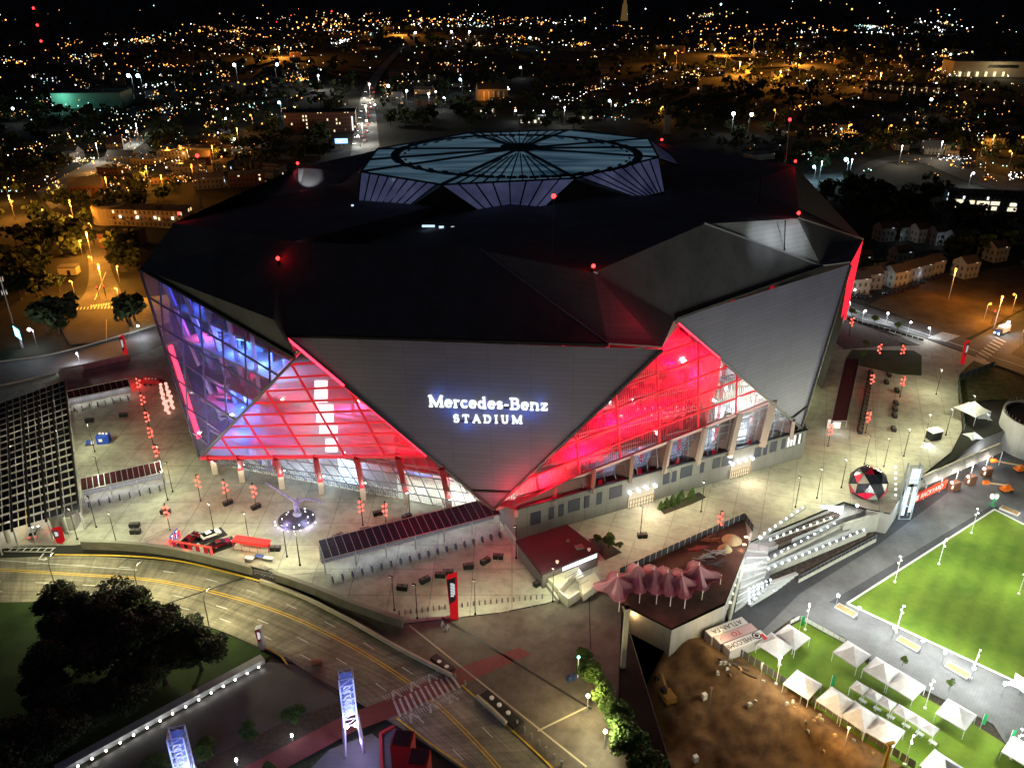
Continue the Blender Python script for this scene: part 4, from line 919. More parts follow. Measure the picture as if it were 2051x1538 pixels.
# ================================================================== PLAZA OBJECTS (left, front)
GA = 'dark pole lamps on the plaza'
def mk_post(name, label, h, arm=0.0, light=None, group=GA, head=.55):
    t = thing(name, label, 'lamp post', (0, 0, 0), 0, group); b = MB(); b.tube([(0, 0, 0), (0, 0, h)], .11, 6, r2=.07); b.lathe((0, 0, 0), [(.24, 0), (.24, .3), (.13, .45)], 8); b.build('pole', M_dark, t)
    hd = MB(); hd.box((arm / 2, 0, h + .05), (max(.7, arm + .4), .34, .16)); hd.build('lamp_head', M_dark, t)
    l = MB(); l.box((arm / 2 + .1, 0, h - .06), (.5, .26, .06)); l.build('lens', emit('lens_warm', (1, .93, .7), 6), t)
    if light: lamp((arm / 2 + .1, 0, h - .35), light[0], light[1], light[2], t)
    return t
PW = 4300
post0 = mk_post('plaza_lamp', 'slim dark plaza lamp', 9, .5, (PW, PLAZA, .35)); dark0 = mk_post('plaza_lamp', 'slim dark plaza lamp', 9, .5, None)
def place(proto, used, loc, rz=0, label=None, scale=None, group=None):
    if not used.get(proto.name):
        used[proto.name] = 1; proto.location = loc; proto.rotation_euler = (0, 0, rz)
        if label: proto['label'] = label
        if scale: proto.scale = (scale if hasattr(scale, '__len__') else (scale,) * 3)
        if group: proto['group'] = group
        return proto
    return dup(proto, loc, rz, label, scale, group)
USED = {}
for px, py, lab in ((1593, 1016, 'slim dark plaza lamp nearest the lit stairs on the right plaza'), (1636, 998, 'slim dark plaza lamp second along the edge right of the stairs'), (1685, 977, 'slim dark plaza lamp just left of the faceted ball'), (1770, 935, 'slim dark plaza lamp between the faceted ball and the tower'), (1810, 914, 'slim dark plaza lamp behind the light tower'), (1851, 884, 'slim dark plaza lamp left of the small booth'), (1894, 872, 'slim dark plaza lamp right of the small booth'), (1404, 1025, 'slim dark plaza lamp in front of the right lit entrance'), (1282, 1078, 'slim dark plaza lamp left of the right lit entrance beside a black bin'), (1731, 930, 'slim dark plaza lamp behind the faceted ball'),
    (601, 1132, 'slim dark plaza lamp left of the solar gate canopy'), (500, 1090, 'slim dark plaza lamp behind the red pods'), (575, 1115, 'slim dark plaza lamp near the sculpture side of the red pods'), (430, 1070, 'slim dark plaza lamp beside the white car'), (234, 1090, 'slim dark plaza lamp near the left curved parapet'), (193, 1056, 'slim dark plaza lamp beside the grey shed'), (155, 1080, 'slim dark plaza lamp near the red parking sign'), (336, 1002, 'slim dark plaza lamp at the end of the lower gate canopy'), (346, 985, 'slim dark plaza lamp by the maroon gate roof'), (822, 1046, 'slim dark plaza lamp behind the solar gate canopy'), (327, 950, 'slim dark plaza lamp left of the red lantern row'), (952, 1230, 'slim dark plaza lamp right of the red pylon'), (836, 1238, 'slim dark plaza lamp with white banners left of the red pylon'), (790, 1222, 'slim dark plaza lamp behind the bollards at far left'), (1107, 1205, 'slim dark plaza lamp by the cream stair'), (1034, 1118, 'slim dark plaza lamp by the maroon flat roof'), (1940, 845, 'slim dark plaza lamp by the round tower'), (190, 905, 'slim dark plaza lamp on the parking deck edge'), (205, 975, 'slim dark plaza lamp at the parking deck corner'), (1585, 800, 'slim dark plaza lamp under the right stadium wall'), (1875, 790, 'slim dark plaza lamp on the open far right plaza')):
    place(dark0 if (px, py) in ((790, 1222), (836, 1238), (1034, 1118), (822, 1046), (346, 985), (193, 1056)) else post0, USED, G(px, py), rnd.uniform(-.4, .4) + 2.5, lab)
# red lantern posts
rl = thing('lantern_post', 'dark post with a cluster of round red lanterns', 'lantern post', (0, 0, 0), 0, 'red lantern posts'); b = MB(); b.tube([(0, 0, 0), (0, 0, 8)], .1, 6); b.lathe((0, 0, 0), [(.22, 0), (.22, .3), (.1, .4)], 8); b.box((.25, 0, 8), (.7, .3, .15)); b.build('pole', M_dark, rl)
for k in range(7):
    a = k * 2.2; b = MB(); b.ball((math.cos(a) * .5, math.sin(a) * .5, 4.2 + k * .5), .3, 8, 5); b.build('lantern', emit('lantern_red', (1, .12, .08), 3.2), rl)
lamp((0, -.9, 5.0), 260, (1, .05, .04), .6, rl)
for px, py, lab in ((402, 1003, 'red lantern post leftmost in front of the lobby'), (457, 1012, 'red lantern post in the middle in front of the lobby'), (514, 1020, 'red lantern post left of the bird sculpture'), (727, 1052, 'red lantern post right of the bird sculpture'), (774, 1058, 'red lantern post behind the solar gate canopy'), (284, 800, 'red lantern post farthest in the left row'), (292, 832, 'red lantern post second farthest in the left row'), (302, 868, 'red lantern post third in the left row'), (309, 900, 'red lantern post fourth in the left row'), (321, 940, 'red lantern post nearest in the left row'),
    (1701, 672, 'red lantern post in the mulch bed'), (1755, 728, 'red lantern post left one in the grass plot'), (1803, 730, 'red lantern post right one in the grass plot'), (1741, 790, 'red lantern post beside the black planters'), (1802, 795, 'red lantern post alone on the right plaza'), (1733, 868, 'red lantern post at the near end of the planters'), (1658, 894, 'red lantern post at the near end of the maroon canopy'), (1437, 1078, 'red lantern post on the construction fence'), (341, 1062, 'red lantern post behind the red display frame')):
    place(rl, USED, G(px, py), rnd.uniform(0, 6), lab)
# pale lantern cluster near the left window
pl_ = thing('lantern_stack', 'pale pink stack of round lanterns under the end window', 'lantern', (0, 0, 0), 0, 'pale lantern stacks')
for k in range(5): b = MB(); b.ball((.2 * (-1) ** k, 0, .9 + k * 1.0), .55, 8, 5); b.build('lantern', emit('lantern_pink', (1, .45, .36), 1.5), pl_)
b = MB(); b.tube([(0, 0, 0), (0, 0, 6)], .08, 6); b.build('pole', M_dark, pl_)
for px, py in ((327, 798), (338, 796), (330, 812), (343, 812), (334, 826), (347, 822), (338, 832)): place(pl_, USED, G(px, py), rnd.uniform(0, 6))
# black planter boxes / bins
bx = thing('planter_box', 'black double planter box', 'planter', (0, 0, 0), 0, 'black planter boxes on the plaza'); b = MB()
for s in (-1, 1): b.box((s * .62, 0, .55), (1.1, 1.1, 1.1), 0, 0, (1.1, 1.1))
b.build('box', M_dark, bx); b = MB()
for s in (-1, 1): b.box((s * .62, 0, 1.16), (.9, .9, .1))
b.build('soil', mat('planter_lid', (.10, .09, .08), .8), bx)
for px, py, lab in ((806, 1180, 'black planter box leftmost in the row before the red pylon'), (851, 1165, 'black planter box second in the row before the red pylon'), (882, 1155, 'black planter box third in the row before the red pylon'), (898, 1150, 'black planter box fourth in the row before the red pylon'), (938, 1137, 'black planter box fifth in the row before the red pylon'), (972, 1127, 'black planter box sixth in the row before the red pylon'), (998, 1118, 'black planter box last in the row towards the maroon roof'), (732, 1065, 'black planter box behind the middle of the gate canopy'), (757, 1031, 'black planter box near the lobby doors'), (815, 1038, 'black planter box nearest the sign wall tip'), (678, 1078, 'black planter box behind the left end of the gate canopy'), (1078, 1171, 'black planter box at the parapet by the cream stair'), (1286, 1076, 'black planter box by a lamp at the right entrance'), (180, 845, 'black planter box left one on the far left plaza'), (248, 834, 'black planter box right one on the far left plaza'), (457, 1010, 'black planter box at the foot of a red lantern post'), (513, 1018, 'black planter box at the foot of the third lantern post'), (332, 1028, 'black planter box by the lower gate'), (552, 1102, 'black planter box right of the red pods'), (270, 1055, 'black planter box left of the display frame'), (272, 1068, 'black planter box nearer the curved parapet'), (150, 796, 'black planter box on the upper gate terrace'), (175, 781, 'black planter box second on the upper gate terrace'), (200, 777, 'black planter box third on the upper gate terrace'), (222, 773, 'black planter box fourth on the upper gate terrace'), (244, 770, 'black planter box fifth on the upper gate terrace')):
    place(bx, USED, G(px, py), rnd.uniform(-.2, .9), lab)
k_ = 0
for t in range(16): place(bx, USED, G(lerp(1744, 1722, t / 15), lerp(748, 866, t / 15)), 1.4, 'black planter box in the long lane divider beside the maroon canopy', group='black planters in the lane divider')
for px, py in ((1796, 785), (1794, 810), (1792, 822), (1791, 835), (1789, 862), (1780, 753), (1775, 768)): place(bx, USED, G(px, py), 1.4, 'black planter box in the short line right of the lane divider', group='black planters right of the lane divider')
# bollards in front of the pylon, and pale bollards by the road
bo = thing('bollard', 'short square grey bollard along the plaza edge by the red pylon', 'bollard', (0, 0, 0), 0, 'bollards in front of the red pylon'); b = MB(); b.box((0, 0, .55), (.3, .3, 1.1)); b.box((0, 0, 1.14), (.36, .36, .08)); b.build('post', mat('bollard_grey', (.2, .2, .19), .6), bo)
for k in range(26): place(bo, USED, G(lerp(800, 1086, k / 25), lerp(1231, 1198, k / 25) - 1.5 * math.sin(k / 25 * 3.1)), .1)
for px, py in ((912, 1358), (932, 1372), (1036, 1451), (1050, 1464), (1064, 1478), (1079, 1491), (1094, 1505), (1110, 1519), (1125, 1533)):
    place(bo, USED, G(px, py), .6, 'short pale bollard along the road edge near the crosswalk', 1.0, 'bollards along the road edge')
# low walls
def wall_along(px, z0, h, w, m, name, label, cat='wall', n=6, cap=None, sm=True):
    P = gs(px, z0); P = smooth_line(P, n) if sm else P; b = MB()
    for i in range(len(P) - 1): b.bar(P[i] + Vector((0, 0, h / 2)), P[i + 1] + Vector((0, 0, h / 2)), w, h)
    if cap:
        for i in range(len(P) - 1): b.bar(P[i] + Vector((0, 0, h + .08)), P[i + 1] + Vector((0, 0, h + .08)), w + .16, .16, 1)
        return b.solo(name, [m, cap], label, cat)
    return b.solo(name, m, label, cat)
M_parap = mat('parapet_concrete', (.13, .125, .10), .85, var=.2, vs=.4)
wall_along([(166, 1098), (260, 1102), (350, 1113), (440, 1133), (505, 1150)], 0, 2.2, .7, M_parap, 'parapet_wall', 'long curved dark parapet wall between the road and the red cars', cap=mat('parapet_cap', (.2, .2, .16), .8))
wall_along([(553, 1163), (620, 1186), (700, 1218), (760, 1240), (808, 1256)], 0, 2.2, .8, M_parap, 'parapet_wall', 'dark rounded parapet wall left of the red pylon', cap=mat('parapet_cap', (.2, .2, .16), .8))
M_barr = mat('barrier_concrete', (.42, .38, .28), .8, var=.15, vs=.5)
wall_along([(522, 1166), (600, 1195), (700, 1245), (800, 1302), (905, 1356)], 0, .95, .5, M_barr, 'traffic_barrier', 'long beige concrete barrier along the outer curve of the road')
wall_along([(955, 1398), (985, 1424), (1014, 1452)], 0, .95, .5, M_barr, 'traffic_barrier', 'short beige concrete barrier after the crosswalk', sm=False)
wall_along([(1012, 1056), (1060, 1126), (1120, 1208)], 0, 1.1, .5, M_conc2, 'parapet_wall', 'straight pale parapet between the gate plaza and the maroon flat roof', sm=False)
# shrubs strip beside the barrier
wall_along([(868, 1318), (905, 1345)], 0, .8, 1.6, M_dark, 'planter_trough', 'dark planting trough left of the crosswalk', 'planter', sm=False)
wall_along([(968, 1390), (1010, 1428), (1040, 1455)], 0, .5, 2.4, mat('trough_soil', (.03, .028, .025), .9, var=.4, vs=2), 'planter_trough', 'dark planting trough right of the crosswalk', 'planter', sm=False)
for px, py in ((880, 1330), (895, 1340), (985, 1402), (1000, 1416), (1018, 1432)):
    b = MB(); p = G(px, py); b.lathe(p, [(.35, 0), (.45, .8), (.4, .85)], 10); b.solo('plant_pot', M_white, 'small pale pot standing in the dark trough by the road', 'pot', group='pots by the road')
# fences: crowd barriers
cbm = MB(); cbm.bar((-1.1, 0, 1.1), (1.1, 0, 1.1), .06); cbm.bar((-1.1, 0, .2), (1.1, 0, .2), .05)
for k in range(9): cbm.bar((-1.1 + k * .275, 0, .2), (-1.1 + k * .275, 0, 1.1), .035)
for s in (-.8, .8): cbm.bar((s, -.3, .03), (s, .3, .03), .06); cbm.bar((s, 0, 0), (s, 0, .25), .06)
M_fence = mat('fence_steel', (.30, .31, .30), .5, .4)
cb0 = cbm.build('crowd_barrier', M_fence); setp(cb0, 'grey steel crowd barrier', 'barrier', 'crowd barriers')
def barriers(px, label, group, gap=2.3):
    P = gs(px)
    for p, t in along(P, gap):
        o = place(cb0, USED, p + t * 1.1, math.atan2(t.y, t.x), label, None, group)
barriers([(510, 1148), (560, 1160), (650, 1152)], 'grey steel barrier at the foot of the red pods', 'barriers by the red pods')
barriers([(290, 1087), (345, 1062)], 'grey steel barrier left of the red display frame', 'barriers by the display frame')
barriers([(530, 1140), (640, 1190)], 'grey steel barrier on top of the parapet gap', 'barriers by the parapet gap')
barriers([(1000, 1228), (1090, 1209)], 'grey steel barrier behind the bollards', 'barriers behind the bollards', 7)
barriers([(1615, 890), (1655, 893)], 'grey steel barrier at the right stadium corner', 'barriers at the stadium corner')
barriers([(1700, 880), (1735, 760)], 'grey steel barrier in the entry lanes right of the canopy', 'barriers in the entry lanes', 4.5)
barriers([(1755, 870), (1762, 770)], 'grey steel barrier in the second entry lane line', 'barriers in the second lane', 5)

# gate canopies: sloped roof on posts over turnstiles
def gate(name, label, Apx, Bpx, depth, h, roofm, seams, fence_label, glow=(260, (.8, .85, 1)), tilt=1.2, lamps=5, under=True):
    A, B = G(*Apx), G(*Bpx); u = (B - A).normalized(); n = Vector((u.y, -u.x, 0)); L_ = (B - A).length
    if n.y > 0: n = -n
    t = thing(name, label, 'gate canopy', A)
    b = MB(); hf, hb = h, h + tilt; p = [A + n * depth * .15 + Vector((0, 0, hf)), B + n * depth * .15 + Vector((0, 0, hf)), B - n * depth * .85 + Vector((0, 0, hb)), A - n * depth * .85 + Vector((0, 0, hb))]
    uvface(b, p, 0); b.face([q - Vector((0, 0, .3)) for q in p][::-1]); 
    for i in range(4): b.face([p[i] - Vector((0, 0, .3)), p[(i + 1) % 4] - Vector((0, 0, .3)), p[(i + 1) % 4], p[i]])
    b.build('canopy_roof', roofm, t)
    s = MB()
    for k in range(seams + 1): a, c = p[0].lerp(p[1], k / seams), p[3].lerp(p[2], k / seams); s.bar(a + Vector((0, 0, .06)), c + Vector((0, 0, .06)), .12, .1)
    s.bar(p[0], p[1], .2, .25); s.bar(p[3], p[2], .2, .25); s.build('seam', M_steel, t)
    m = max(3, int(L_ / 7))
    for k in range(m + 1): q = A.lerp(B, k / m); c = MB(); c.tube([q, q + Vector((0, 0, hf - .2))], .16, 6); c.tube([q - n * depth * .7, q - n * depth * .7 + Vector((0, 0, hb - .4))], .16, 6); c.build('post', M_steel, t)
    sc = MB(); q0, q1 = A - n * depth * .55, B - n * depth * .55; sc.face([q0 + Vector((0, 0, .2)), q1 + Vector((0, 0, .2)), q1 + Vector((0, 0, hf - .2)), q0 + Vector((0, 0, hf - .2))]); sc.build('screen_wall', mat('gate_screen', (.19, .19, .23), .6), t)
    fr = MB(); kk = int(L_ / 1.6)
    for k in range(kk + 1): q = q0.lerp(q1, k / kk) + n * .15; fr.bar(q, q + Vector((0, 0, hf - .3)), .07)
    for z in (.4, 1.4, 2.4): fr.bar(q0 + n * .15 + Vector((0, 0, z)), q1 + n * .15 + Vector((0, 0, z)), .06)
    fr.build('screen_frame', M_fence, t)
    for k in range(lamps): q = A.lerp(B, (k + .5) / lamps) - n * depth * .2; lamp(q + Vector((0, 0, hf - .8)), glow[0], glow[1], .5, t, 'canopy_light')
    for k in range(int(L_ / 2.2)):
        q = A.lerp(B, (k + .5) / int(L_ / 2.2)) + n * (depth * .55); a = math.atan2(n.y, n.x)
        ts = place(ts0, USED, q, a, fence_label, None, fence_label + 's')
    return t
ts0 = thing('turnstile', 'steel turnstile lane', 'turnstile', (0, 0, 0), 0, 'turnstiles'); b = MB()
for s in (-.45, .45):
    for x in (-1.6, 1.6): b.tube([(x, s, 0), (x, s, 1.1)], .05, 6)
    b.bar((-1.6, s, 1.1), (1.6, s, 1.1), .06)
    b.bar((-1.6, s, .5), (1.6, s, .5), .05)
b.build('rails', M_fence, ts0); b = MB(); b.box((.2, -.3, .55), (1.1, .35, 1.1)); b.box((.2, -.3, 1.25), (.5, .3, .35)); b.build('reader_box', mat('reader_navy', (.03, .04, .08), .4), ts0)
M_solar = jointed('solar_roof', (.035, .04, .075), 1.6, 1.0, .05, 1.6, .15, .2, .85, 0, .08, 'uv'); M_maroon = jointed('maroon_roof', (.045, .008, .012), 2.2, 50, .06, 1.6, .1, .2, .8, 0, .08, 'uv')
gate('gate_canopy', 'long dark solar panelled gate canopy in front of the sign wall', (652, 1148), (1000, 1056), 6.2, 4.6, M_solar, 24, 'steel turnstile lane under the solar gate canopy', (420, (.8, .85, 1)), 1.0, 7)
gate('gate_canopy', 'maroon roofed gate canopy on the left plaza below the blue container', (170, 1005), (330, 968), 5, 3.8, M_maroon, 14, 'steel turnstile lane under the lower left gate canopy', (330, (.85, .87, 1)), .9, 5)
gate('gate_canopy', 'maroon roofed gate canopy farthest left by the street', (142, 818), (264, 792), 4.5, 3.6, M_maroon, 10, 'steel turnstile lane under the far left gate canopy', (300, (.9, .92, .9)), .8, 4)
# letters on the eave of the solar canopy (red line of writing, unreadable at this size is left as lamps)
# maroon long canopy on the right plaza
t = thing('long_canopy', 'long flat maroon canopy on the right plaza', 'canopy', G(1690, 820)); b = MB(); q = [rp(1665, 843, 4.2), rp(1696, 843, 4.2), rp(1722, 719, 4.2), rp(1693, 719, 4.2)]
uvface(b, q); b.face([p - Vector((0, 0, .4)) for p in q][::-1]); b.quadstrip(q + [q[0]], [p - Vector((0, 0, .4)) for p in q + [q[0]]]); b.build('canopy_roof', mat('maroon_flat', (.085, .022, .03), .6, var=.1, vs=.3), t)
for k in range(6):
    for s in (0, 1): a = q[0 if s == 0 else 1].lerp(q[3 if s == 0 else 2], (k + .3) / 6); b = MB(); b.tube([up(a, 0), up(a, 4)], .15, 6); b.build('post', M_steel, t)
b = MB(); b.bar(q[3] + Vector((0, 0, .05)), q[0] + Vector((0, 0, .05)), .25, .15); b.bar(q[0] + Vector((0, 0, .05)), q[1] + Vector((0, 0, .05)), .25, .15); b.bar(q[1] + Vector((0, 0, .05)), q[2] + Vector((0, 0, .05)), .25, .15); b.build('edge_trim', M_steel, t)
lamp(up(q[0].lerp(q[1], .5), 3.2), 420, (.9, .92, 1), .4, t); 
b = MB(); b.box(up(q[0].lerp(q[1], .5), 1.6) + Vector((0, 3, 0)), (4, .3, 3)); b.build('end_screen', M_white, t)
# red pylon with dark face
def pylon(name, label, fx, fy, ty, w, px_lean=0):
    f = G(fx, fy); tp = GY(fx + px_lean, ty, f.y); h = tp.z; t = thing(name, label, 'sign pylon', f); b = MB()
    b.face([f + Vector((-w * .25, 0, 0)), f + Vector((w * .45, 0, 0)), f + Vector((w * .5, 0, h)), f + Vector((-w * .5, 0, h * .93))]); b.face([f + Vector((w * .45, 0, 0)), f + Vector((w * .45, 1.2, 0)), f + Vector((w * .5, 1.2, h)), f + Vector((w * .5, 0, h))])
    b.face([f + Vector((-w * .5, 0, h * .93)), f + Vector((w * .5, 0, h)), f + Vector((w * .5, 1.2, h)), f + Vector((-w * .5, 1.2, h * .93))]); b.face([f + Vector((-w * .25, 1.2, 0)), f + Vector((w * .45, 1.2, 0)), f + Vector((w * .5, 1.2, h)), f + Vector((-w * .5, 1.2, h * .93))][::-1]); b.face([f + Vector((-w * .25, 1.2, 0)), f + Vector((-w * .25, 0, 0)), f + Vector((-w * .5, 0, h * .93)), f + Vector((-w * .5, 1.2, h * .93))])
    b.build('body', emit('pylon_red', (1, .02, .03), .42), t)
    d = MB(); d.face([f + Vector((-w * .27, -.06, h * .35)), f + Vector((w * .3, -.06, h * .45)), f + Vector((w * .36, -.06, h * .97)), f + Vector((-w * .48, -.06, h * .9))]); d.build('face_panel', mat('pylon_dark', (.05, .05, .06), .3), t)
    tx = MB()
    for k in range(9): z = h * (.82 - k * .035); tx.box(f + Vector((-.02 + .03 * (k % 2), -.1, z)), (w * .3, .06, h * .018))
    for k in range(7): z = h * (.80 - k * .035); tx.box(f + Vector((w * .2, -.1, z)), (w * .12, .06, h * .02))
    tx.build('lettering', emit('pylon_text', (.9, .95, 1), .8), t); return t
pylon('sign_pylon', 'tall tapering red and black sign pylon on the gate plaza', 908, 1240, 1152, 2.2)
t = pylon('sign_pylon', 'white and red sign pylon at the corner of the dark lawn', 523, 1302, 1258, 1.3)
t.children[0].data.materials[0] = mat('pylon_white', (.55, .53, .55), .5); t.children[1].data.materials[0] = mat('pylon_red_face', (.35, .02, .04), .5)
t = pylon('sign_pylon', 'slim red pylon standing by the left street', 252, 722, 672, 1.4); t = pylon('sign_pylon', 'slim red and white pylon at the far right street corner', 1928, 730, 684, 1.3)
# display cars
def make_car(name, label, cat, paint, glass=None, lights=False, L_=4.7, W=1.85, H=1.42, wag=False):
    t = thing(name, label, cat, (0, 0, 0)); b = MB(); h = W / 2
    prof = [(-L_ / 2, .35), (-L_ / 2, .75), (-L_ * .47, .92), (-L_ * .30, .98), (L_ * .18, .95), (L_ * .44, .78), (L_ / 2, .62), (L_ / 2, .32)]
    for s in (-1, 1): b.face([(x, s * h, z) for x, z in prof][::(1 if s < 0 else -1)])
    for i in range(len(prof)):
        (x0, z0), (x1, z1) = prof[i], prof[(i + 1) % len(prof)]; b.face([(x0, -h, z0), (x0, h, z0), (x1, h, z1), (x1, -h, z1)])
    top = [(-L_ * .26, H - .06), (L_ * .02, H)]; k = .72
    b.face([(-L_ * .26, -h * k, H - .06), (L_ * .02, -h * k, H), (L_ * .02, h * k, H), (-L_ * .26, h * k, H - .06)]); b.build('body', paint, t)
    g = MB(); q = .9; lowr = [(-L_ * .42, .97), (L_ * .22, .95)]
    A = [(-L_ * .42, -h * q, .98), (L_ * .22, -h * q, .96), (L_ * .22, h * q, .96), (-L_ * .42, h * q, .98)]; B = [(-L_ * .26, -h * k, H - .065), (L_ * .02, -h * k, H - .005), (L_ * .02, h * k, H - .005), (-L_ * .26, h * k, H - .065)]
    for i in range(4): g.face([A[i], A[(i + 1) % 4], B[(i + 1) % 4], B[i]])
    g.build('windows', mat('car_glass', (.015, .018, .022), .08, spec=.8), t)
    for x in (-L_ * .3, L_ * .31):
        for s in (-1, 1):
            w = MB(); w.tube([(x, s * h * .82, .33), (x, s * h * 1.02, .33)], .33, 12); wo = w.build('wheel', mat('tyre', (.015, .015, .015), .8), t)
            r = MB(); r.tube([(x, s * h * 1.02, .33), (x, s * h * 1.035, .33)], .2, 10); r.build('rim', M_steel, wo)
    for s in (-1, 1):
        l = MB(); l.box((L_ * .485, s * h * .68, .66), (.14, .42, .16)); l.build('headlight', emit('car_head', (.9, .95, 1), 12) if lights else mat('lamp_glass', (.7, .7, .72), .2), t)
        l = MB(); l.box((-L_ * .497, s * h * .7, .74), (.06, .4, .15)); l.build('tail_light', emit('car_tail', (1, .02, .02), 7) if lights else mat('tail_red', (.3, .01, .01), .3), t)
    return t
P_red = mat('dark_red_paint', (.16, .004, .01), .18, .3, spec=.7); P_white = mat('car_white', (.75, .75, .75), .2, spec=.6)
def carpad(name, c, rz, label, w=4.2, l=6.6): b = MB(); b.box(Vector(c) + Vector((0, 0, .06)), (l, w, .12), rz); return b.solo(name, M_dark, label, 'display mat')
for px, py, rz, pt, lab, padlab in ((383, 1082, 1.15, P_red, 'dark red display car standing beside the red frame', 'dark mat under the leftmost red display car'), (423, 1074, .72, P_white, 'white display car on a dark mat between two red cars', 'dark mat under the white display car'), (443, 1092, .62, P_red, 'dark red display car nearest the red pods', 'dark mat under the red display car by the pods')):
    c = make_car('display_car', lab, 'car', pt); c.location = G(px, py) + Vector((0, 0, .13)); c.rotation_euler = (0, 0, rz); c['group'] = 'cars on display'; carpad('display_mat', G(px, py), rz, padlab)
# red pods
t = None
for k in range(4):
    p = G(482 + k * 16, 1096 + k * 2.4); t = thing('display_pod', 'red roofed display pod, ' + ('leftmost of the four by the parapet', 'second from left of the four by the parapet', 'third from left of the four by the parapet', 'rightmost of the four by the parapet')[k], 'kiosk', p, 0, 'red display pods')
    b = MB(); b.box(p + Vector((0, 0, 2.5)), (3.0, 2.6, .5), -.15, 0, (.85, .8)); b.box(p + Vector((0, 1.0, 1.2)), (2.6, .3, 2.3), -.15); b.build('roof', mat('pod_red', (.6, .02, .015), .45), t); b = MB(); b.box(p + Vector((0, -.3, .5)), (2.2, 1.0, 1.0), -.15); b.build('counter', M_white, t)
    for sx in (-1, 1): b = MB(); b.tube([p + Vector((sx * 1.3, -1.0, 0)), p + Vector((sx * 1.3, -1.0, 2.3))], .07, 6); b.build('leg', M_redp, t)
lamp(G(505, 1108) + Vector((0, -1, 4)), 500, (1, .25, .12), .4, t, 'pod_light')
for px, py, m, lab in ((500, 1122, M_white, 'white table in front of the red pods'), (520, 1118, mat('blue_cover', (.03, .08, .4), .6), 'blue covered table in front of the red pods'), (538, 1122, M_white, 'white table with blue end near the barriers')):
    p = G(px, py); t = thing('display_table', lab, 'table', p); b = MB(); b.box(p + Vector((0, 0, .78)), (2.2, .9, .08), -.2); b.build('table_top', m, t)
    for sx in (-1, 1): b = MB(); b.box(p + Vector((sx * .95, 0, .37)), (.06, .7, .74), -.2); b.build('leg', M_steel, t)
# red display frame with blue numbered panels
f = G(343, 1098); t = thing('banner_stand', 'red lit corner frame with blue and white banner panels', 'display wall', f)
a, c, d = G(343, 1098), G(361, 1078), G(425, 1112)
b = MB()
for q0, q1 in ((a, c), (a, d)):
    b.bar(up(q0, 2.3), up(q1, 2.3), .35, .25)
    b.bar(q0, up(q0, 2.3), .35); b.bar(q1, up(q1, 2.3), .35)
b.build('frame', emit('frame_red', (1, .08, .05), 1.4), t)
b = MB()
for k in range(5):
    q0, q1 = a.lerp(d, .05 + k * .19), a.lerp(d, .15 + k * .19); b.face([up(q0, .1), up(q1, .1), up(q1, 2.1), up(q0, 2.1)])
b.build('banner', emit('banner_red', (1, .06, .06), .4), t)
for k in range(2):
    q0, q1 = a.lerp(c, .08 + k * .46), a.lerp(c, .46 + k * .46); b = MB(); b.face([up(q0, .8), up(q1, .8), up(q1, 3.3), up(q0, 3.3)]); pn = b.build('banner', emit('banner_blue', (.05, .06, .6), .8), t)
    w = MB(); dq = (q1 - q0); o_ = Vector((.06, -.06, 0)); w.bar(up(q0.lerp(q1, .3), 1.1) + o_, up(q0.lerp(q1, .7), 3.0) + o_, .28, .05); w.bar(up(q0.lerp(q1, .25), 2.9) + o_, up(q0.lerp(q1, .8), 2.9) + o_, .25, .05); w.build('numeral', emit('numeral_white', (1, .9, .95), 1.3), pn)
lamp(up(a.lerp(d, .5), 2.4) + Vector((0, -2.0, 0)), 450, (1, .05, .03), .5, t); lamp(up(a.lerp(c, .5), 2.2) + Vector((-1.6, -.5, 0)), 350, (1, .05, .05), .5, t)
# bird sculpture on a round plinth
c = G(594, 1040); t = thing('bird_sculpture', 'large silver bird sculpture with raised wings on a round dark plinth', 'sculpture', c)
b = MB(); b.lathe(c, [(4.6, 0), (4.6, .18), (4.0, .2), (4.0, .38), (3.4, .4), (3.4, .6), (2.8, .62), (2.8, .8)], 36); b.build('plinth', mat('plinth_stone', (.045, .045, .05), .4, var=.2, vs=2), t)
M_bird = mat('brushed_steel', (.26, .23, .46), .4, .3, var=.35, vs=1.2)
b = MB(); B0 = c + Vector((.4, 0, .8))
b.ball(B0 + Vector((0, 0, .9)), 1.0, 12, 8, 0, (1.2, 1.0, .8)); b.build('rock', mat('plinth_rock', (.2, .2, .22), .6, .3), t)
b = MB()
def loft(pts, radii, n=10):
    rings = []
    for i, p in enumerate(pts):
        d = (pts[min(i + 1, len(pts) - 1)] - pts[max(i - 1, 0)]).normalized(); s = d.cross(Vector((0, 1, .2))).normalized(); u = s.cross(d)
        rings.append([p + s * radii[i][0] * math.cos(2 * math.pi * j / n) + u * radii[i][1] * math.sin(2 * math.pi * j / n) for j in range(n)])
    for i in range(len(rings) - 1):
        for j in range(n): b.face([rings[i][j], rings[i][(j + 1) % n], rings[i + 1][(j + 1) % n], rings[i + 1][j]])
    b.face(rings[0][::-1]); b.face(rings[-1])
bd = [B0 + Vector(p) for p in ((-.2, 1.9, 4.4), (-.1, 1.2, 4.2), (0, .2, 4.0), (.1, -.7, 3.6), (.15, -1.3, 3.3), (.2, -1.7, 3.1), (.2, -2.1, 2.9))]
loft(bd, [(.9, .15), (.8, .4), (.85, .75), (.7, .7), (.42, .45), (.4, .38), (.08, .1)])
for s in (-.45, .5): b.tube([B0 + Vector((s, .1, 3.6)), B0 + Vector((s * 1.3, -.3, 2.4)), B0 + Vector((s * 1.2, .2, 1.5))], .22, 6, r2=.12)
b.build('body', M_bird, t)
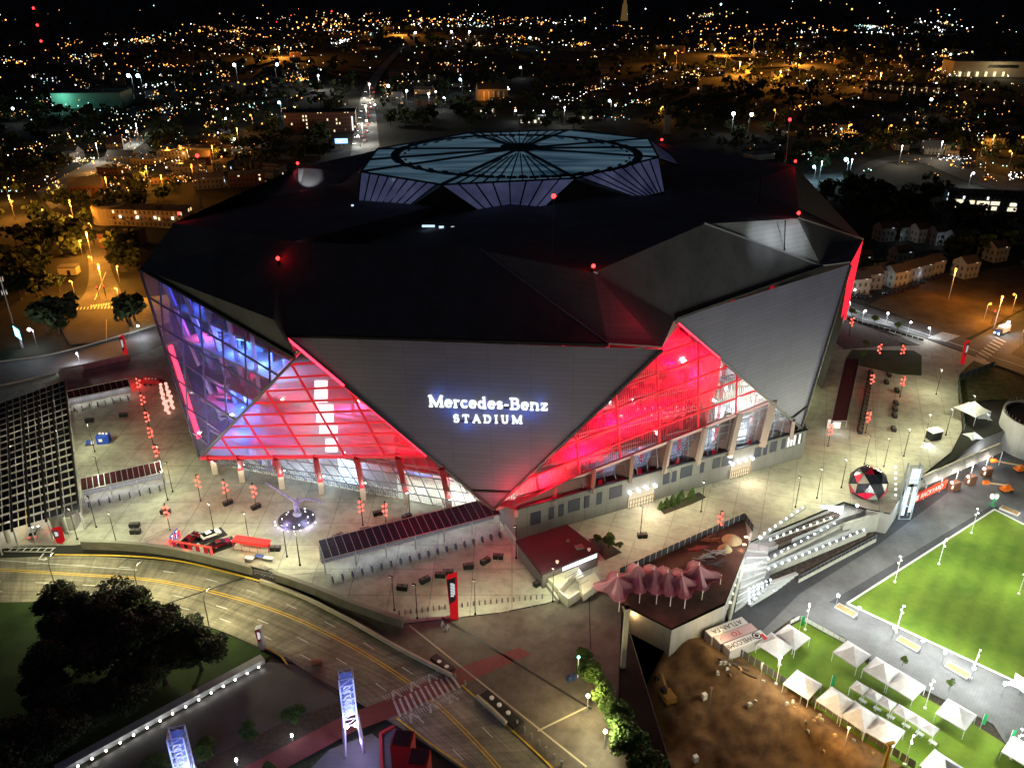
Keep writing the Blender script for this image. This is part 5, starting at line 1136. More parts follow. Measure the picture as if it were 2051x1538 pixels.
for k, (dx, up_) in enumerate(((-1, 1), (1, .0))):
    wb = MB(); root = B0 + Vector((.5 * dx, .3, 4.3)); 
    if dx < 0: joint, tip_ = root + Vector((-3.0, .6, 2.2)), root + Vector((-6.8, 1.4, 4.6))
    else: joint, tip_ = root + Vector((2.6, -.2, 1.0)), root + Vector((5.9, -.4, -.1))
    sp = [root, root.lerp(joint, .5) + Vector((0, 0, .2)), joint, joint.lerp(tip_, .5) + Vector((0, 0, .15)), tip_]
    for i in range(4): wb.bar(sp[i], sp[i + 1], .35 - .05 * i, .3)
    nf_ = 16
    L2 = smooth_line(sp, 4)
    for i in range(nf_):
        p = L2[int(i / nf_ * (len(L2) - 1))]; ln = 2.3 - 1.0 * abs(i / nf_ - .35); e = p + Vector((dx * (.3 + i * .07), .6 + ln * .8, -ln * .55 + .25 * i / nf_)); wv = Vector((.36, 0, .05)); wb.face([p - wv, p + wv, e + wv * .6, e - wv * .6]); wb.face([p - wv + Vector((0, .02, .05)), p + wv + Vector((0, .02, .05)), e + wv * .6, e - wv * .6][::-1])
    wb.build('wing', M_bird, t)
for k in range(22):
    a = k * 2.39996; r_ = 2.9 + (k % 3) * .6; 
    if k < 12: q = c + Vector((math.cos(a) * r_, math.sin(a) * r_ * .98, .72 if r_ < 3.3 else .5))
    else: q = c + Vector((math.cos(-2.9 + (k - 12) * .29) * 5.3, math.sin(-2.9 + (k - 12) * .29) * 5.3, .12))
    l = MB(); l.lathe(q, [(.1, -.1), (.13, .1), (.09, .16)], 8); l.build('uplight', emit('uplight_lens', (.95, .95, 1), 7), t)
lamp(c + Vector((-2, -3.2, 1.3)), 950, (.5, .4, 1), .3, t, 'uplight_glow'); lamp(c + Vector((3, -2.5, 1.3)), 950, (.6, .55, 1), .3, t, 'uplight_glow'); lamp(c + Vector((-2, -4, 8)), 420, (.5, .45, 1), .3, t, 'uplight_glow')
# containers and small things on left plaza
p = G(209, 886); t = thing('blue_container', 'blue shipping container on the left plaza', 'container', p); b = MB(); b.box(p + Vector((0, 0, 1.3)), (3.4, 2.4, 2.6), .15); b.build('body', mat('blue_paint', (.02, .06, .38), .4), t); b = MB(); b.box(p + Vector((-.3, -1.3, 1.4)), (1.0, .06, .9), .15); b.build('label_patch', M_white, t)
for dx, dz in ((-1, 2.75), (0, 2.8), (1, 2.75)): b = MB(); b.ball(p + Vector((dx, .4, dz)), .35, 8, 5); b.solo('white_sack', M_white, 'white sack lying on the blue container', 'sack', group='white sacks on the container')
p = G(181, 890); t = thing('covered_pallet', 'pallet of goods with blue and white covers left of the container', 'pallet', p); b = MB(); b.box(p + Vector((0, 0, .15)), (2.4, 1.6, .3), .2); b.build('pallet', M_trunk, t); b = MB(); b.box(p + Vector((-.4, 0, .8)), (1.2, 1.3, 1.0), .2, 0, (.8, .8)); b.build('blue_cover', mat('blue_cover', (.03, .08, .4), .6), t); b = MB(); b.box(p + Vector((.7, .1, .6)), (.9, 1.0, .7), .4, 0, (.7, .7)); b.build('white_cover', M_white, t)
# solar carport over the parking deck on the left
ca = [rp(-60, 832, 6.5), rp(131, 764, 6.5), rp(161, 1026, 6.5), rp(-60, 1090, 6.5)]
t = thing('solar_carport', 'wide carport of black solar panel rows over the parking deck', 'carport', up(ca[3], 0)); NRW = 19
for k in range(NRW):
    a0, a1 = ca[0].lerp(ca[3], k / NRW), ca[1].lerp(ca[2], k / NRW); c0, c1 = ca[0].lerp(ca[3], (k + .60) / NRW), ca[1].lerp(ca[2], (k + .60) / NRW); b = MB(); z = Vector((0, 0, .35))
    for j in range(14): s0, s1 = j / 14 + .004, (j + 1) / 14 - .004; uvface(b, [c0.lerp(c1, s0), c0.lerp(c1, s1), a0.lerp(a1, s1) + z, a0.lerp(a1, s0) + z])
    b.build('solar_row', mat('solar_black', (.010, .010, .014), .55, spec=.2), t)
for k in range(7):
    s = .06 + k * .155; b = MB(); b.bar(ca[0].lerp(ca[1], s) + Vector((0, 0, .3)), ca[3].lerp(ca[2], s) + Vector((0, 0, .3)), .5, .5); b.build('rafter', M_dark, t)
    for q in (.05, .35, .65, .97): p = ca[0].lerp(ca[1], s).lerp(ca[3].lerp(ca[2], s), q); b = MB(); b.tube([up(p, 0), p], .2, 6); b.build('post', M_steel, t)
for k in range(4):
    for q in range(4): p = ca[0].lerp(ca[1], .15 + .24 * k).lerp(ca[3].lerp(ca[2], .15 + .24 * k), .12 + .25 * q); lamp(up(p, 5.0), 420, (1, .9, .68), .5, t, 'carport_light')
sheet('parking_deck', [(-80, 870), (140, 805), (170, 1060), (-80, 1120)], .01, jointed('deck_concrete', (.40, .385, .34), 5, 5, .05, .75))
wall_along([(133, 772), (148, 900), (164, 1030)], 0, 1.2, .4, M_conc2, 'parapet_wall', 'pale parapet wall along the carport edge', sm=False)
p = G(136, 1052); b = MB(); b.box(p + Vector((0, 0, 1.8)), (5.4, 4.5, 3.6), .1); b.box(p + Vector((0, 0, 3.7)), (5.8, 4.9, .25), .1); b.solo('service_shed', mat('grey_block', (.17, .17, .16), .8, var=.2, vs=.6), 'grey block shed beside the parking entry', 'shed')
t = pylon('parking_sign', 'red and orange parking sign beside the entry', 118, 1088, 1060, 2.0); t['category'] = 'sign'
p = G(18, 1085); b = MB(); b.tube([p, p + Vector((0, 0, 6))], .5, 10); b.lathe(p + Vector((0, 0, 6)), [(.7, 0), (.7, .2)], 10); b.solo('concrete_column', M_conc2, 'round concrete column at the parking entry', 'column')
l = thing('entry_lamp', 'bright lamp under the carport edge at the entry', 'lamp', G(22, 1050)); b = MB(); b.lathe(l.location + Vector((0, 0, 5.2)), [(.5, 0), (.3, .3)], 10); b.build('shade', M_dark, l); b = MB(); b.ball(l.location + Vector((0, 0, 5.1)), .3, 8, 5); b.build('bulb', E_white, l); lamp(l.location + Vector((0, 0, 4.6)), 900, (1, .95, .75), .3, l); 
c = make_car('parked_car', 'silver car with red tail lights leaving the parking entry', 'car', mat('car_silver', (.4, .4, .42), .3, .6), lights=True); c.location = G(69, 1070, .03); c.rotation_euler = (0, 0, 1.9)
lamp(c.location + Vector((.5, -3.2, .7)), 40, (1, .02, .02), .2, c)
# upper left gate terrace
wall_along([(128, 748), (162, 742), (262, 720)], 0, 2.2, .5, M_conc2, 'parapet_wall', 'pale parapet along the left street', sm=False); p = G(147, 757); b = MB(); b.box(p + Vector((0, 0, 1.5)), (7, 4, 3), .25); b.box(p + Vector((0, 0, 3.1)), (7.4, 4.4, .2), .25); b.solo('stair_house', mat('grey_block', (.17, .17, .16), .8), 'grey stair house beside the left street', 'shed')
for k in range(12): place(cb0, USED, G(lerp(165, 262, k / 11), lerp(752, 730, k / 11)), .25, 'grey steel barrier on the terrace by the left street', None, 'barriers on the street terrace')
# red lit machine behind the left row
p = G(305, 770); t = thing('generator_truck', 'dark service truck lit red beside the end window', 'truck', p); b = MB(); b.box(p + Vector((0, 0, 1.4)), (6.5, 2.4, 1.6), -.1, 0, (.95, .9)); b.box(p + Vector((3.4, -.3, 1.0)), (1.8, 2.2, 1.4), -.1, 0, (.7, .9)); b.build('body', mat('maroon_body', (.3, .02, .03), .5), t); b = MB()
for x in (-2, 0, 2.6): b.tube([p + Vector((x, -1.25, .45)), p + Vector((x, -1.0, .45))], .45, 10)
b.build('wheel', M_dark, t)
for k in range(4): b = MB(); b.ball(p + Vector((-1.5 + k * 1.1, -.6, 2.45)), .3, 8, 5); b.build('roof_lamp', M_white, t)
lamp(p + Vector((-5, -1.5, 4)), 1600, (1, .03, .03), .5, t)
# maroon flat-roofed building by the sign tip, cream stair block
A, B, C, D = rp(1032, 1083, 4.5), rp(1135, 1050, 4.5), rp(1203, 1102, 4.5), rp(1085, 1150, 4.5); t = thing('flat_roof_building', 'low building with a maroon flat roof beside the stadium wall', 'building', up(D, 0))
b = MB(); b.prism([A, B, C, D][::-1], 4.1, 4.6); b.build('roof', mat('maroon_membrane', (.026, .010, .016), .7, var=.15, vs=.2), t); b = MB(); I = [p.lerp((A + C) / 2, .06) for p in (A, B, C, D)]; b.prism(I[::-1], 0, 4.1); b.build('wall', mat('brown_wall', (.12, .10, .10), .8), t)
b = MB(); w0, w1 = I[3].lerp(I[2], .35), I[3].lerp(I[2], .98); on = Vector((.35, -.9, 0)).normalized() * .12; b.face([up(w0, 2.7) + on, up(w1, 2.7) + on, up(w1, 3.8) + on, up(w0, 3.8) + on]); b.build('lit_window', emit('strip_window', (.9, .92, 1), 2.2), t)
b = MB(); b.box(((A + C) / 2 + Vector((5, -1, .35))), (1.8, 1.4, .5), .4); b.box(((A + C) / 2 + Vector((2.5, 1.5, .3))), (.6, .6, .4), .4); b.build('roof_unit', mat('roof_unit_grey', (.12, .1, .1), .6), t)
lamp(up(w0.lerp(w1, .5), 2.4) + on * 14, 260, (.95, .95, 1), .4, t, 'strip_light')
M_cream = mat('cream_concrete', (.55, .53, .40), .8, var=.08, vs=.5)
S0 = G(1140, 1185); t = thing('stair_block', 'pale cream concrete stair block with steps and landing', 'stairs', S0)
b = MB(); b.prism(gs([(1092, 1168), (1140, 1140), (1160, 1155), (1118, 1196)]), 0, 2.2); b.prism(gs([(1160, 1175), (1190, 1160), (1203, 1178), (1168, 1205)]), 0, 2.0); b.build('landing', M_cream, t); b = MB()
for k in range(8): a = k / 8; q = gs([(lerp(1138, 1160, a), lerp(1150, 1172, a)), (lerp(1153, 1175, a), lerp(1143, 1165, a)), (lerp(1156, 1178, a), lerp(1146, 1168, a)), (lerp(1141, 1163, a), lerp(1153, 1175, a))]); b.prism(q, 0, 2.2 - k * .25)
b.build('steps', mat('step_grey', (.4, .39, .32), .8), t); b = MB(); P = gs([(1120, 1200), (1138, 1215), (1160, 1200)]); b.bar(up(P[0], 1.2), up(P[1], 1.2), .3, 2.4); b.bar(up(P[1], 1.2), up(P[2], 1.2), .3, 2.4); b.build('side_wall', M_cream, t)
b = MB()
for k in range(4): q = G(1132 + k * 7, 1158 + k * 6, 2.2); b.bar(q, q + Vector((3, 1.4, 0)) + Vector((0, 0, 1)), .07); b.bar(q, up(q, 3.2), .06)
b.build('handrail', M_steel, t); lamp(up(S0, 5) + Vector((0, -3, 1)), 1100, (1, .96, .66), .4, t); lamp(up(G(1140, 1205), 3), 250, (1, .9, .8), .4, t)
for px, py, h in ((1115, 1160, 5), (1178, 1135, 5)): p = G(px, py); b = MB(); b.tube([p, up(p, h)], .25, 8); b.lathe(up(p, h), [(.4, 0), (.4, .2)], 8); b.solo('white_post', M_white, 'short white post beside the cream stair', 'post', group='white posts by the stair')
# road lamps with curved arms
rlm = thing('road_lamp', 'tall road lamp with a bent arm', 'street lamp', (0, 0, 0), 0, 'road lamps on the front road'); b = MB(); b.tube([(0, 0, 0), (0, 0, 7.5), (.25, .0, 8.6), (1.2, 0, 9.9)], .12, 6, r2=.08); b.build('pole', mat('bronze_pole', (.09, .08, .06), .5, .5), rlm); b = MB(); b.box((1.5, 0, 9.95), (.9, .3, .15)); b.build('lamp_head', M_dark, rlm); b = MB(); b.box((1.55, 0, 9.85), (.5, .2, .05)); b.build('lens', emit('lens_warm', (1, .93, .7), 6), rlm); lamp((1.6, 0, 9.5), 8200, (1, .92, .52), .35, rlm)
for px, py, rz, lab in ((115, 1188, 1.2, 'tall road lamp with a bent arm behind the left end of the oaks'), (283, 1206, .9, 'tall road lamp with a bent arm behind the middle of the oaks'), (420, 1259, .8, 'tall road lamp with a bent arm at the right end of the oaks')): place(rlm, USED, G(px, py), rz, lab)
# ================================================================== TREES
def leaf_mat(name, a, b2):
    m = mat(name, a, .9, col2=b2, vs=.6, detail=4); return m
M_leafd = leaf_mat('leaves_dark', (.020, .032, .012), (.050, .070, .026)); M_leafg = leaf_mat('leaves_green', (.040, .080, .016), (.09, .14, .03)); M_leafy = leaf_mat('leaves_light', (.07, .11, .02), (.13, .17, .035))
def crown_mesh(seed, n, leaf, lobes=13, flat=.75):
    """leaf cards scattered through a cluster of lobes, unit radius"""
    r = random.Random(seed); L_ = []
    for k in range(lobes):
        a = r.uniform(0, 6.28); d = r.uniform(.15, .72); L_.append((Vector((math.cos(a) * d, math.sin(a) * d, r.uniform(-.35, .55) * flat)), r.uniform(.24, .46)))
    b = MB()
    for i in range(n):
        c, rad = r.choice(L_); v = Vector((r.gauss(0, 1), r.gauss(0, 1), r.gauss(0, 1) + .35)).normalized(); p = c + v * rad * r.uniform(.62, 1.08); p.z *= flat if p.z < 0 else 1
        u = Vector((r.gauss(0, 1), r.gauss(0, 1), r.gauss(0, .5))).normalized(); w = (v + Vector((r.gauss(0, .5), r.gauss(0, .5), r.gauss(0, .5)))).cross(u)
        if w.length < .01: continue
        w.normalize(); s = leaf * r.uniform(.6, 1.3); b.face([p - u * s - w * s * .5, p + u * s * .2 - w * s * .7, p + u * s + w * s * .3, p - u * s * .1 + w * s * .7])
    return b, L_
def mk_tree(name, label, seed, n, leaf, m, trunk_h=.9, group=None, thin=.06, limbs=5):
    """unit tree: crown radius 1, trunk below"""
    t = thing(name, label, 'tree', (0, 0, 0), 0, group); b, L_ = crown_mesh(seed, n, leaf)
    for v in b.v: v.z += trunk_h + .45
    b.build('crown', m, t); k = MB(); k.tube([(0, 0, -.05), (.02, .01, trunk_h * .6), (0, .03, trunk_h + .2)], thin * 1.3, 7, r2=thin * .7)
    for c, rad in L_[:limbs]: k.tube([(0, .02, trunk_h * .75), (c.x * .5, c.y * .5, trunk_h + .2 + c.z * .2), (c.x, c.y, trunk_h + .45 + c.z)], thin * .5, 5, r2=thin * .15)
    k.build('trunk', M_trunk, t); return t
oak = [mk_tree('oak_tree', 'large dark oak', 11, 9000, .042, M_leafd), mk_tree('oak_tree', 'large dark oak', 12, 9000, .036, M_leafd)]
OAKS = [(130, 1238, 8.5), (205, 1222, 9.5), (285, 1240, 9.0), (350, 1275, 7.5), (395, 1300, 6.5), (245, 1285, 9), (160, 1285, 8), (320, 1325, 7), (255, 1375, 6.8), (195, 1405, 6.2), (130, 1440, 7), (65, 1478, 7.5), (95, 1392, 6.5), (20, 1520, 7.5), (110, 1330, 6)]
ONAM = ['leftmost of the big clump by the road', 'at the top of the clump by the road', 'at the middle of the clump top', 'right of the clump near the last road lamp', 'small one at the right tip of the clump', 'in the heart of the clump', 'in the shade left of the clump heart', 'below the right end of the clump', 'second along the row toward the lit wall', 'third along the row toward the lit wall', 'fourth along the row down the dark lawn', 'fifth along the row down the dark lawn', 'standing back on the dark lawn', 'at the bottom left corner of the lawn', 'left of the row on the dark lawn']
for k, (px, py, r_) in enumerate(OAKS):
    r_ *= 1.02; p = G(px, py, r_ * .8); place(oak[k % 2], USED, up(p, 0), rnd.uniform(0, 6), 'dark spreading oak ' + ONAM[k], (r_, r_, r_ * .62), 'oaks on the dark lawn')
grn = mk_tree('street_tree', 'leafy green tree', 21, 3600, .07, M_leafg, .7)
for k, (px, py, r_) in enumerate(((1172, 1314, 2.2), (1190, 1350, 3.0), (1210, 1390, 3.2), (1232, 1425, 3.4), (1248, 1462, 3.6), (1266, 1494, 3.6), (1288, 1524, 3.6), (1312, 1546, 3.6), (1166, 1340, 1.8))):
    place(grn, USED, up(G(px, py, r_ * 1.2), 0), rnd.uniform(0, 6), 'leafy green tree in the row by the pit, ' + ('farthest one', 'second one beside a green lamp', 'lit yellow by a lamp', 'between the two lamps', 'lit green by the near lamp', 'just past the near lamp', 'second nearest the bottom edge', 'nearest the bottom edge', 'small one beside the blue bins')[k], r_, 'trees along the pit edge')
for k, (px, py, r_) in enumerate(((497, 1466, 2.2), (588, 1432, 2.3), (408, 1502, 2.4), (310, 1530, 2.4), (540, 1545, 1.8))):
    place(grn, USED, up(G(px, py, r_ * 1.1), 0), rnd.uniform(0, 6), 'small round tree in the dark bed ' + ('left of the tall lit tower', 'nearest the tall lit tower', 'between the two lit towers', 'behind the short lit tower', 'beside the brick path at the bottom')[k], r_, 'small trees in the dark bed')
yng = mk_tree('young_tree', 'young tree', 31, 900, .10, M_leafy, 1.5, None, .04, 4)
for k, (px, py, r_) in enumerate(((1706, 628, 1.9), (1752, 642, 1.8), (1799, 656, 1.9), (1728, 712, 1.5), (1733, 690, 1.5), (1808, 694, 1.4), (1822, 1278, 1.0), (1918, 1326, 1.0))):
    place(yng, USED, up(G(px, py, r_ * 1.5), Z_LOW if py > 1200 else 0), rnd.uniform(0, 6), 'young light green tree ' + ('farthest along the right street', 'second along the right street', 'third along the right street', 'at the left end of the grass plot', 'in the mulch bed', 'behind the right red lantern', 'in the upper lawn planter', 'in the middle lawn planter')[k], r_)
cone = MB(); r_ = random.Random(5)
for i in range(700):
    z = r_.uniform(.05, 1); a = r_.uniform(0, 6.28); rad = .36 * (1 - z) ** .8 * r_.uniform(.7, 1.05) + .02; p = Vector((math.cos(a) * rad, math.sin(a) * rad, z)); u = Vector((r_.gauss(0, 1), r_.gauss(0, 1), 1)).normalized() * .05; w = Vector((-math.sin(a), math.cos(a), r_.gauss(0, .4))) * .04; cone.face([p - u, p + w, p + u, p - w])
sh0 = cone.build('conifer_shrub', M_leafg); setp(sh0, 'small conifer shrub', 'shrub', 'conifer shrubs by the stadium wall')
for k, (px, py) in enumerate(((1323, 1020), (1334, 1016), (1346, 1012), (1358, 1006), (1364, 1000), (1385, 998))): place(sh0, USED, G(px, py), k, 'small conifer shrub in the bed against the stadium base wall', 2.6 + (k % 3) * .4)
for k, (px, py, r_) in enumerate(((1219, 1098, 2.3), (1196, 1088, 1.4), (1240, 1100, 1.2))): place(grn, USED, G(px, py, 0), k, 'bushy dark shrub in the bed behind the maroon flat roof, ' + ('large', 'left small', 'right small')[k] + ' one', r_ * .9, 'shrubs behind the flat roof')
for px, py, col in ((1184, 1387, (1, .85, .4)), (1218, 1459, (1, .95, .6))):
    p = G(px - 8, py + 40); t = thing('globe_lamp', 'globe lamp shining among the green trees, ' + ('farther one' if px < 1200 else 'nearer one'), 'street lamp', p, group='globe lamps by the pit'); b = MB(); b.tube([p, up(p, 4)], .09, 6); b.build('pole', M_steel, t); b = MB(); b.ball(up(p, 4.3), .38, 10, 6); b.build('globe', emit('globe_warm', (1, .9, .5), 12), t); lamp(up(p, 6.0) + Vector((-.4, -1.2, 0)), 4600, col, .35, t)
p = G(1157, 1356); t = thing('globe_lamp', 'white pole with a small green lamp beside the blue bins', 'street lamp', p); b = MB(); b.tube([p, up(p, 5)], .1, 6); b.build('pole', M_white, t); b = MB(); b.ball(up(p, 5.2), .3, 8, 5); b.build('globe', emit('globe_green', (.3, 1, .7), 8), t)
# lit wall along the ramp road
A, B = smooth_line(gs([(120, 1560), (330, 1444), (535, 1332)]), 6), None
b = MB()
for i in range(len(A) - 1): b.bar(A[i] + Vector((-1.1, 1.2, .55)), A[i + 1] + Vector((-1.1, 1.2, .55)), 1.8, 1.1)
wl = b.solo('garden_wall', mat('wall_stone', (.26, .27, .29), .85, var=.15, vs=.4), 'long low stone wall with a row of small lamps beside the ramp road', 'wall')
sl0 = thing('wall_lamp', 'small white lamp at the foot of the stone wall', 'lamp', (0, 0, 0), 0, 'lamps along the stone wall'); b = MB(); b.box((0, 0, .3), (.25, .25, .6)); b.build('housing', M_dark, sl0); b = MB(); b.ball((0, -.05, .72), .2, 8, 5); b.build('lens', emit('lens_white', (1, .95, .85), 14), sl0); lamp((.35, -.45, .75), 60, (1, .94, .82), .12, sl0)
for px, py in ((519, 1337), (496, 1349), (472, 1362), (448, 1375), (424, 1388), (399, 1402), (373, 1416), (347, 1430), (322, 1444), (296, 1458), (269, 1473), (242, 1488), (214, 1504), (186, 1520), (158, 1535)): place(sl0, USED, G(px, py + 4), .55)
# lit lattice towers at the bottom
def truss_tower(label, fx, fy, h, w, rz, base_h):
    p = G(fx, fy); t = thing('lattice_tower', label, 'tower', p, group='lattice light towers'); n = 7; leg = MB()
    u = Vector((math.cos(rz), math.sin(rz), 0)) * w / 2; v = Vector((-math.sin(rz), math.cos(rz), 0)) * w / 2
    for su in (-1, 1):
        for sv in (-1, 1): l = MB(); l.bar(p + u * su * 1.4 + v * sv * 1.4, up(p, base_h) + u * su + v * sv, .35); l.build('leg', mat('tower_leg', (.6, .58, .68), .5), t)
    b = MB()
    for su in (-1, 1):
        for sv in (-1, 1): b.bar(up(p, base_h) + u * su + v * sv, up(p, h) + u * su + v * sv, .2)
    for k in range(n + 1):
        z = base_h + (h - base_h) * k / n; c = [up(p, z) + u * a_ + v * b_ for a_, b_ in ((-1, -1), (1, -1), (1, 1), (-1, 1))]
        for i in range(4): b.bar(c[i], c[(i + 1) % 4], .13)
        if k < n:
            z2 = base_h + (h - base_h) * (k + 1) / n; d = [up(p, z2) + u * a_ + v * b_ for a_, b_ in ((-1, -1), (1, -1), (1, 1), (-1, 1))]
            for i in range(4): b.bar(c[i], d[(i + 1) % 4], .09)
    b.build('lattice', mat('lattice_white', (.6, .62, .75), .4), t); c_ = MB(); c_.face([up(p, base_h + .5) + v * .6 - u * .8, up(p, base_h + .5) + v * .6 + u * .8, up(p, h - .3) + v * .6 + u * .8, up(p, h - .3) + v * .6 - u * .8]); c_.build('screen', mat('tower_mesh', (.10, .13, .35), .5), t)
    g_ = MB()
    for k in range(6):
        z = base_h + (h - base_h) * (.3 + .1 * k); g_.bar(up(p, z) - v * 1.02 - u * .5, up(p, z + .5) - v * 1.02 - u * .1, .14); g_.bar(up(p, z + .5) - v * 1.02 - u * .1, up(p, z + .5) - v * 1.02 + u * .4, .14); g_.bar(up(p, z) - v * 1.02 + u * .4, up(p, z + .5) - v * 1.02 + u * .4, .12)
    g_.build('light_letter_strip', emit('tower_glyph', (.8, .85, 1), 1.0), t)
    for su in (-.7, .7):
        l = MB(); l.ball(up(p, base_h + .3) + u * su - v * 1.3, .42, 8, 5); l.build('spotlight', E_white, t)
    lamp(up(p, base_h + 2) - v * 2.6, 1500, (.35, .45, 1), .4, t); lamp(up(p, h * .8) - v * 2.8, 700, (.3, .4, 1), .4, t); lamp(up(p, 3) + Vector((1.5, -1.5, 0)), 300, (.6, .35, 1), .4, t); lamp(up(p, base_h + .3) , 500, (.8, .85, 1), .4, t); return t
truss_tower('tall blue white lattice light tower beside the crosswalk', 709, 1497, 17.5, 2.3, .25, 6.8); truss_tower('short looking blue lattice light tower cut by the bottom edge', 385, 1600, 15.5, 2.4, .25, 6.0)
for px, py in ((475, 1531), (586, 1482)): p = G(px, py); b = thing('bollard_light', 'white glowing bollard light beside the brick path, ' + ('lower one' if px < 500 else 'upper one'), 'lamp', p, group='bollard lights'); l = MB(); l.tube([p, up(p, 1.0)], .16, 8); l.build('post', M_white, b); l = MB(); l.tube([up(p, 1.0), up(p, 1.5)], .2, 8); l.build('lamp', E_white, b); lamp(up(p, 1.7), 110, (.8, .9, 1), .2, b)
# red twin tower building and pale roof at the bottom
p = G(805, 1560); t = thing('red_building', 'small dark roofed building with two square red towers', 'building', p)
for px, py, z in ((806, 1478, 9), (838, 1516, 8.4)):
    c = rp(px, py, z); b = MB(); b.box(Vector((c.x, c.y, z / 2)), (3.4, 3.4, z), -.12); b.build('tower', mat('red_cladding', (.32, .02, .025), .5, var=.1, vs=1), t); b = MB(); b.box(Vector((c.x, c.y, z + .15)), (2.8, 2.8, .2), -.12); b.build('roof', M_dark, t)
q = gs([(764, 1492), (792, 1476), (850, 1538), (850, 1620), (770, 1620)]); b = MB(); b.prism(q, 0, 2.6); b.build('body', mat('dark_block', (.07, .065, .075), .7), t); b = MB(); b.bar(up(q[0], 2.8), up(q[1], 2.8), .5, .5); b.bar(up(q[0], 2.8), up(q[4], 2.8), .5, .5); b.build('roof_edge', mat('red_cladding', (.32, .02, .025), .5), t)
lamp(G(790, 1500, 13) + Vector((-5, -5, 0)), 900, (.9, .55, .75), .4, t)
# ================================================================== LOWER GREEN
def Lw(px, py, dz=0): return G(px, py, Z_LOW + dz)
# terraces and stairs
def terr(name, px, z, m): b = MB(); P = gs(px, z); b.prism([(p.x, p.y) for p in P], Z_LOW - .6, z); return struct(b, name, m)
M_terr = jointed('terrace_concrete', (.33, .33, .33), 3, 1.2, .03, .8, .12, .3); M_soil2 = mat('terrace_mulch', (.07, .05, .04), .95, var=.5, vs=1)
terr('terrace', [(1500, 1085), (1692, 1005), (1740, 1020), (1680, 1040), (1535, 1100)], -1.0, M_terr); terr('planted_terrace', [(1545, 1078), (1690, 1012), (1680, 1036), (1560, 1090)], -.9, M_soil2)
terr('terrace', [(1515, 1105), (1540, 1092), (1690, 1035), (1745, 1020), (1700, 1062), (1530, 1135)], -2.6, M_terr)
terr('terrace', [(1505, 1128), (1525, 1120), (1700, 1055), (1742, 1050), (1530, 1150)], -4.0, M_terr)
terr('planted_terrace', [(1520, 1152), (1725, 1072), (1750, 1066), (1575, 1160), (1560, 1152)], -5.2, M_soil2)
def wallseg(a, za, b_, zb, h, w, label, m=M_conc2, rail=True):
    A, B = G(*a, za), G(*b_, zb); t = thing('terrace_wall', label, 'wall', up(A, Z_LOW)); k = MB(); k.bar(A - Vector((0, 0, h / 2)), B - Vector((0, 0, h / 2)), w, h); k.build('wall', m, t)
    if rail:
        r = MB(); r.bar(A + Vector((0, 0, 1)), B + Vector((0, 0, 1)), .07); n = int((B - A).length / 1.5)
        for i in range(n + 1): q = A.lerp(B, i / n); r.bar(q, q + Vector((0, 0, 1)), .05)
        r.build('railing', M_steel, t)
wallseg((1528, 1073), .3, (1612, 1015), .3, 2.2, .5, 'upper terrace wall with a row of small lights below the plaza'); wallseg((1541, 1083), -.8, (1668, 1038), -.8, 2.4, .5, 'second terrace wall with a row of small lights'); wallseg((1524, 1128), -1.8, (1690, 1048), -1.8, 2.8, .5, 'tall third terrace wall with a row of small lights'); wallseg((1524, 1148), -3.8, (1735, 1062), -3.8, 1.6, .5, 'lowest terrace wall with a row of small lights above the dark planting'); wallseg((1690, 1048), -.6, (1776, 1022), -.2, 5.5, .6, 'tall pale wall joining the terraces to the light tower', rail=False)
wallseg((1600, 1160), -5, (1755, 1078), -5, 1.0, .2, 'low steel railing along the dark lower path')
b = MB()
for k in range(9): z0 = -.2 - k * .64; q = [(lerp(1500, 1472, k / 9), lerp(1085, 1222, k / 9)), (lerp(1540, 1530, k / 9), lerp(1095, 1180, k / 9)), (lerp(1540, 1530, (k + 1) / 9), lerp(1095, 1180, (k + 1) / 9)), (lerp(1500, 1472, (k + 1) / 9), lerp(1085, 1222, (k + 1) / 9))]; b.prism([(p.x, p.y) for p in gs(q, z0)], Z_LOW - .5, z0)
b.solo('stairs', mat('pale_steps', (.42, .42, .41), .8, var=.1, vs=.5), 'broad pale steps going down beside the white wing wall', 'stairs')
b = MB()
for k in range(6): q = [(1555 + k * 6, 1178 - k * 2), (1600 + k * 3, 1150 + k * 0), (1606 + k * 3, 1152), (1561 + k * 6, 1180 - k * 2)]; A_, B_ = Lw(1500 + k * 9, 1212 - k * 9, .4 + k * .45), Lw(1556 + k * 8, 1178 - k * 6, .4 + k * .45); b.bar(A_, B_, .9, .4)
b.solo('seat_steps', mat('bleacher_grey', (.4, .4, .4), .7), 'grey seating steps below the terraces', 'seats')
# wing wall with lit niches
W0, W1 = G(1507, 1066, .6), Lw(1464, 1240, .6); b = MB(); b.face([W0, W1, up(W1, Z_LOW - .5), up(W0, Z_LOW - .5)]); nn = Vector((-.55, 0, 0)); b.face([W0 + nn, W1 + nn, up(W1, Z_LOW - .5) + nn, up(W0, Z_LOW - .5) + nn][::-1]); b.face([W0, W0 + nn, W1 + nn, W1]); b.face([W1, W1 + nn, up(W1, Z_LOW - .5) + nn, up(W1, Z_LOW - .5)])
wt = thing('wing_wall', 'white sloping wing wall beside the broad steps with lit niches', 'wall', up(W1, Z_LOW)); b.build('wall', mat('pale_wall', (.6, .58, .52), .7), wt)
s0, s1 = G(1490, 1075, 0), Lw(1452, 1205, .5); k_ = MB(); k_.face([W0 + nn, s0, s1, W1 + nn]); k_.build('sloping_top', mat('niche_floor', (.3, .28, .22), .8), wt)
for k in range(9): q = W0.lerp(W1, .08 + k * .095) + Vector((-1.2, 0, .55)); l = MB(); l.box(q, (.9, .5, .25)); l.build('niche_light', emit('niche_warm', (1, .92, .65), 2.2), wt)
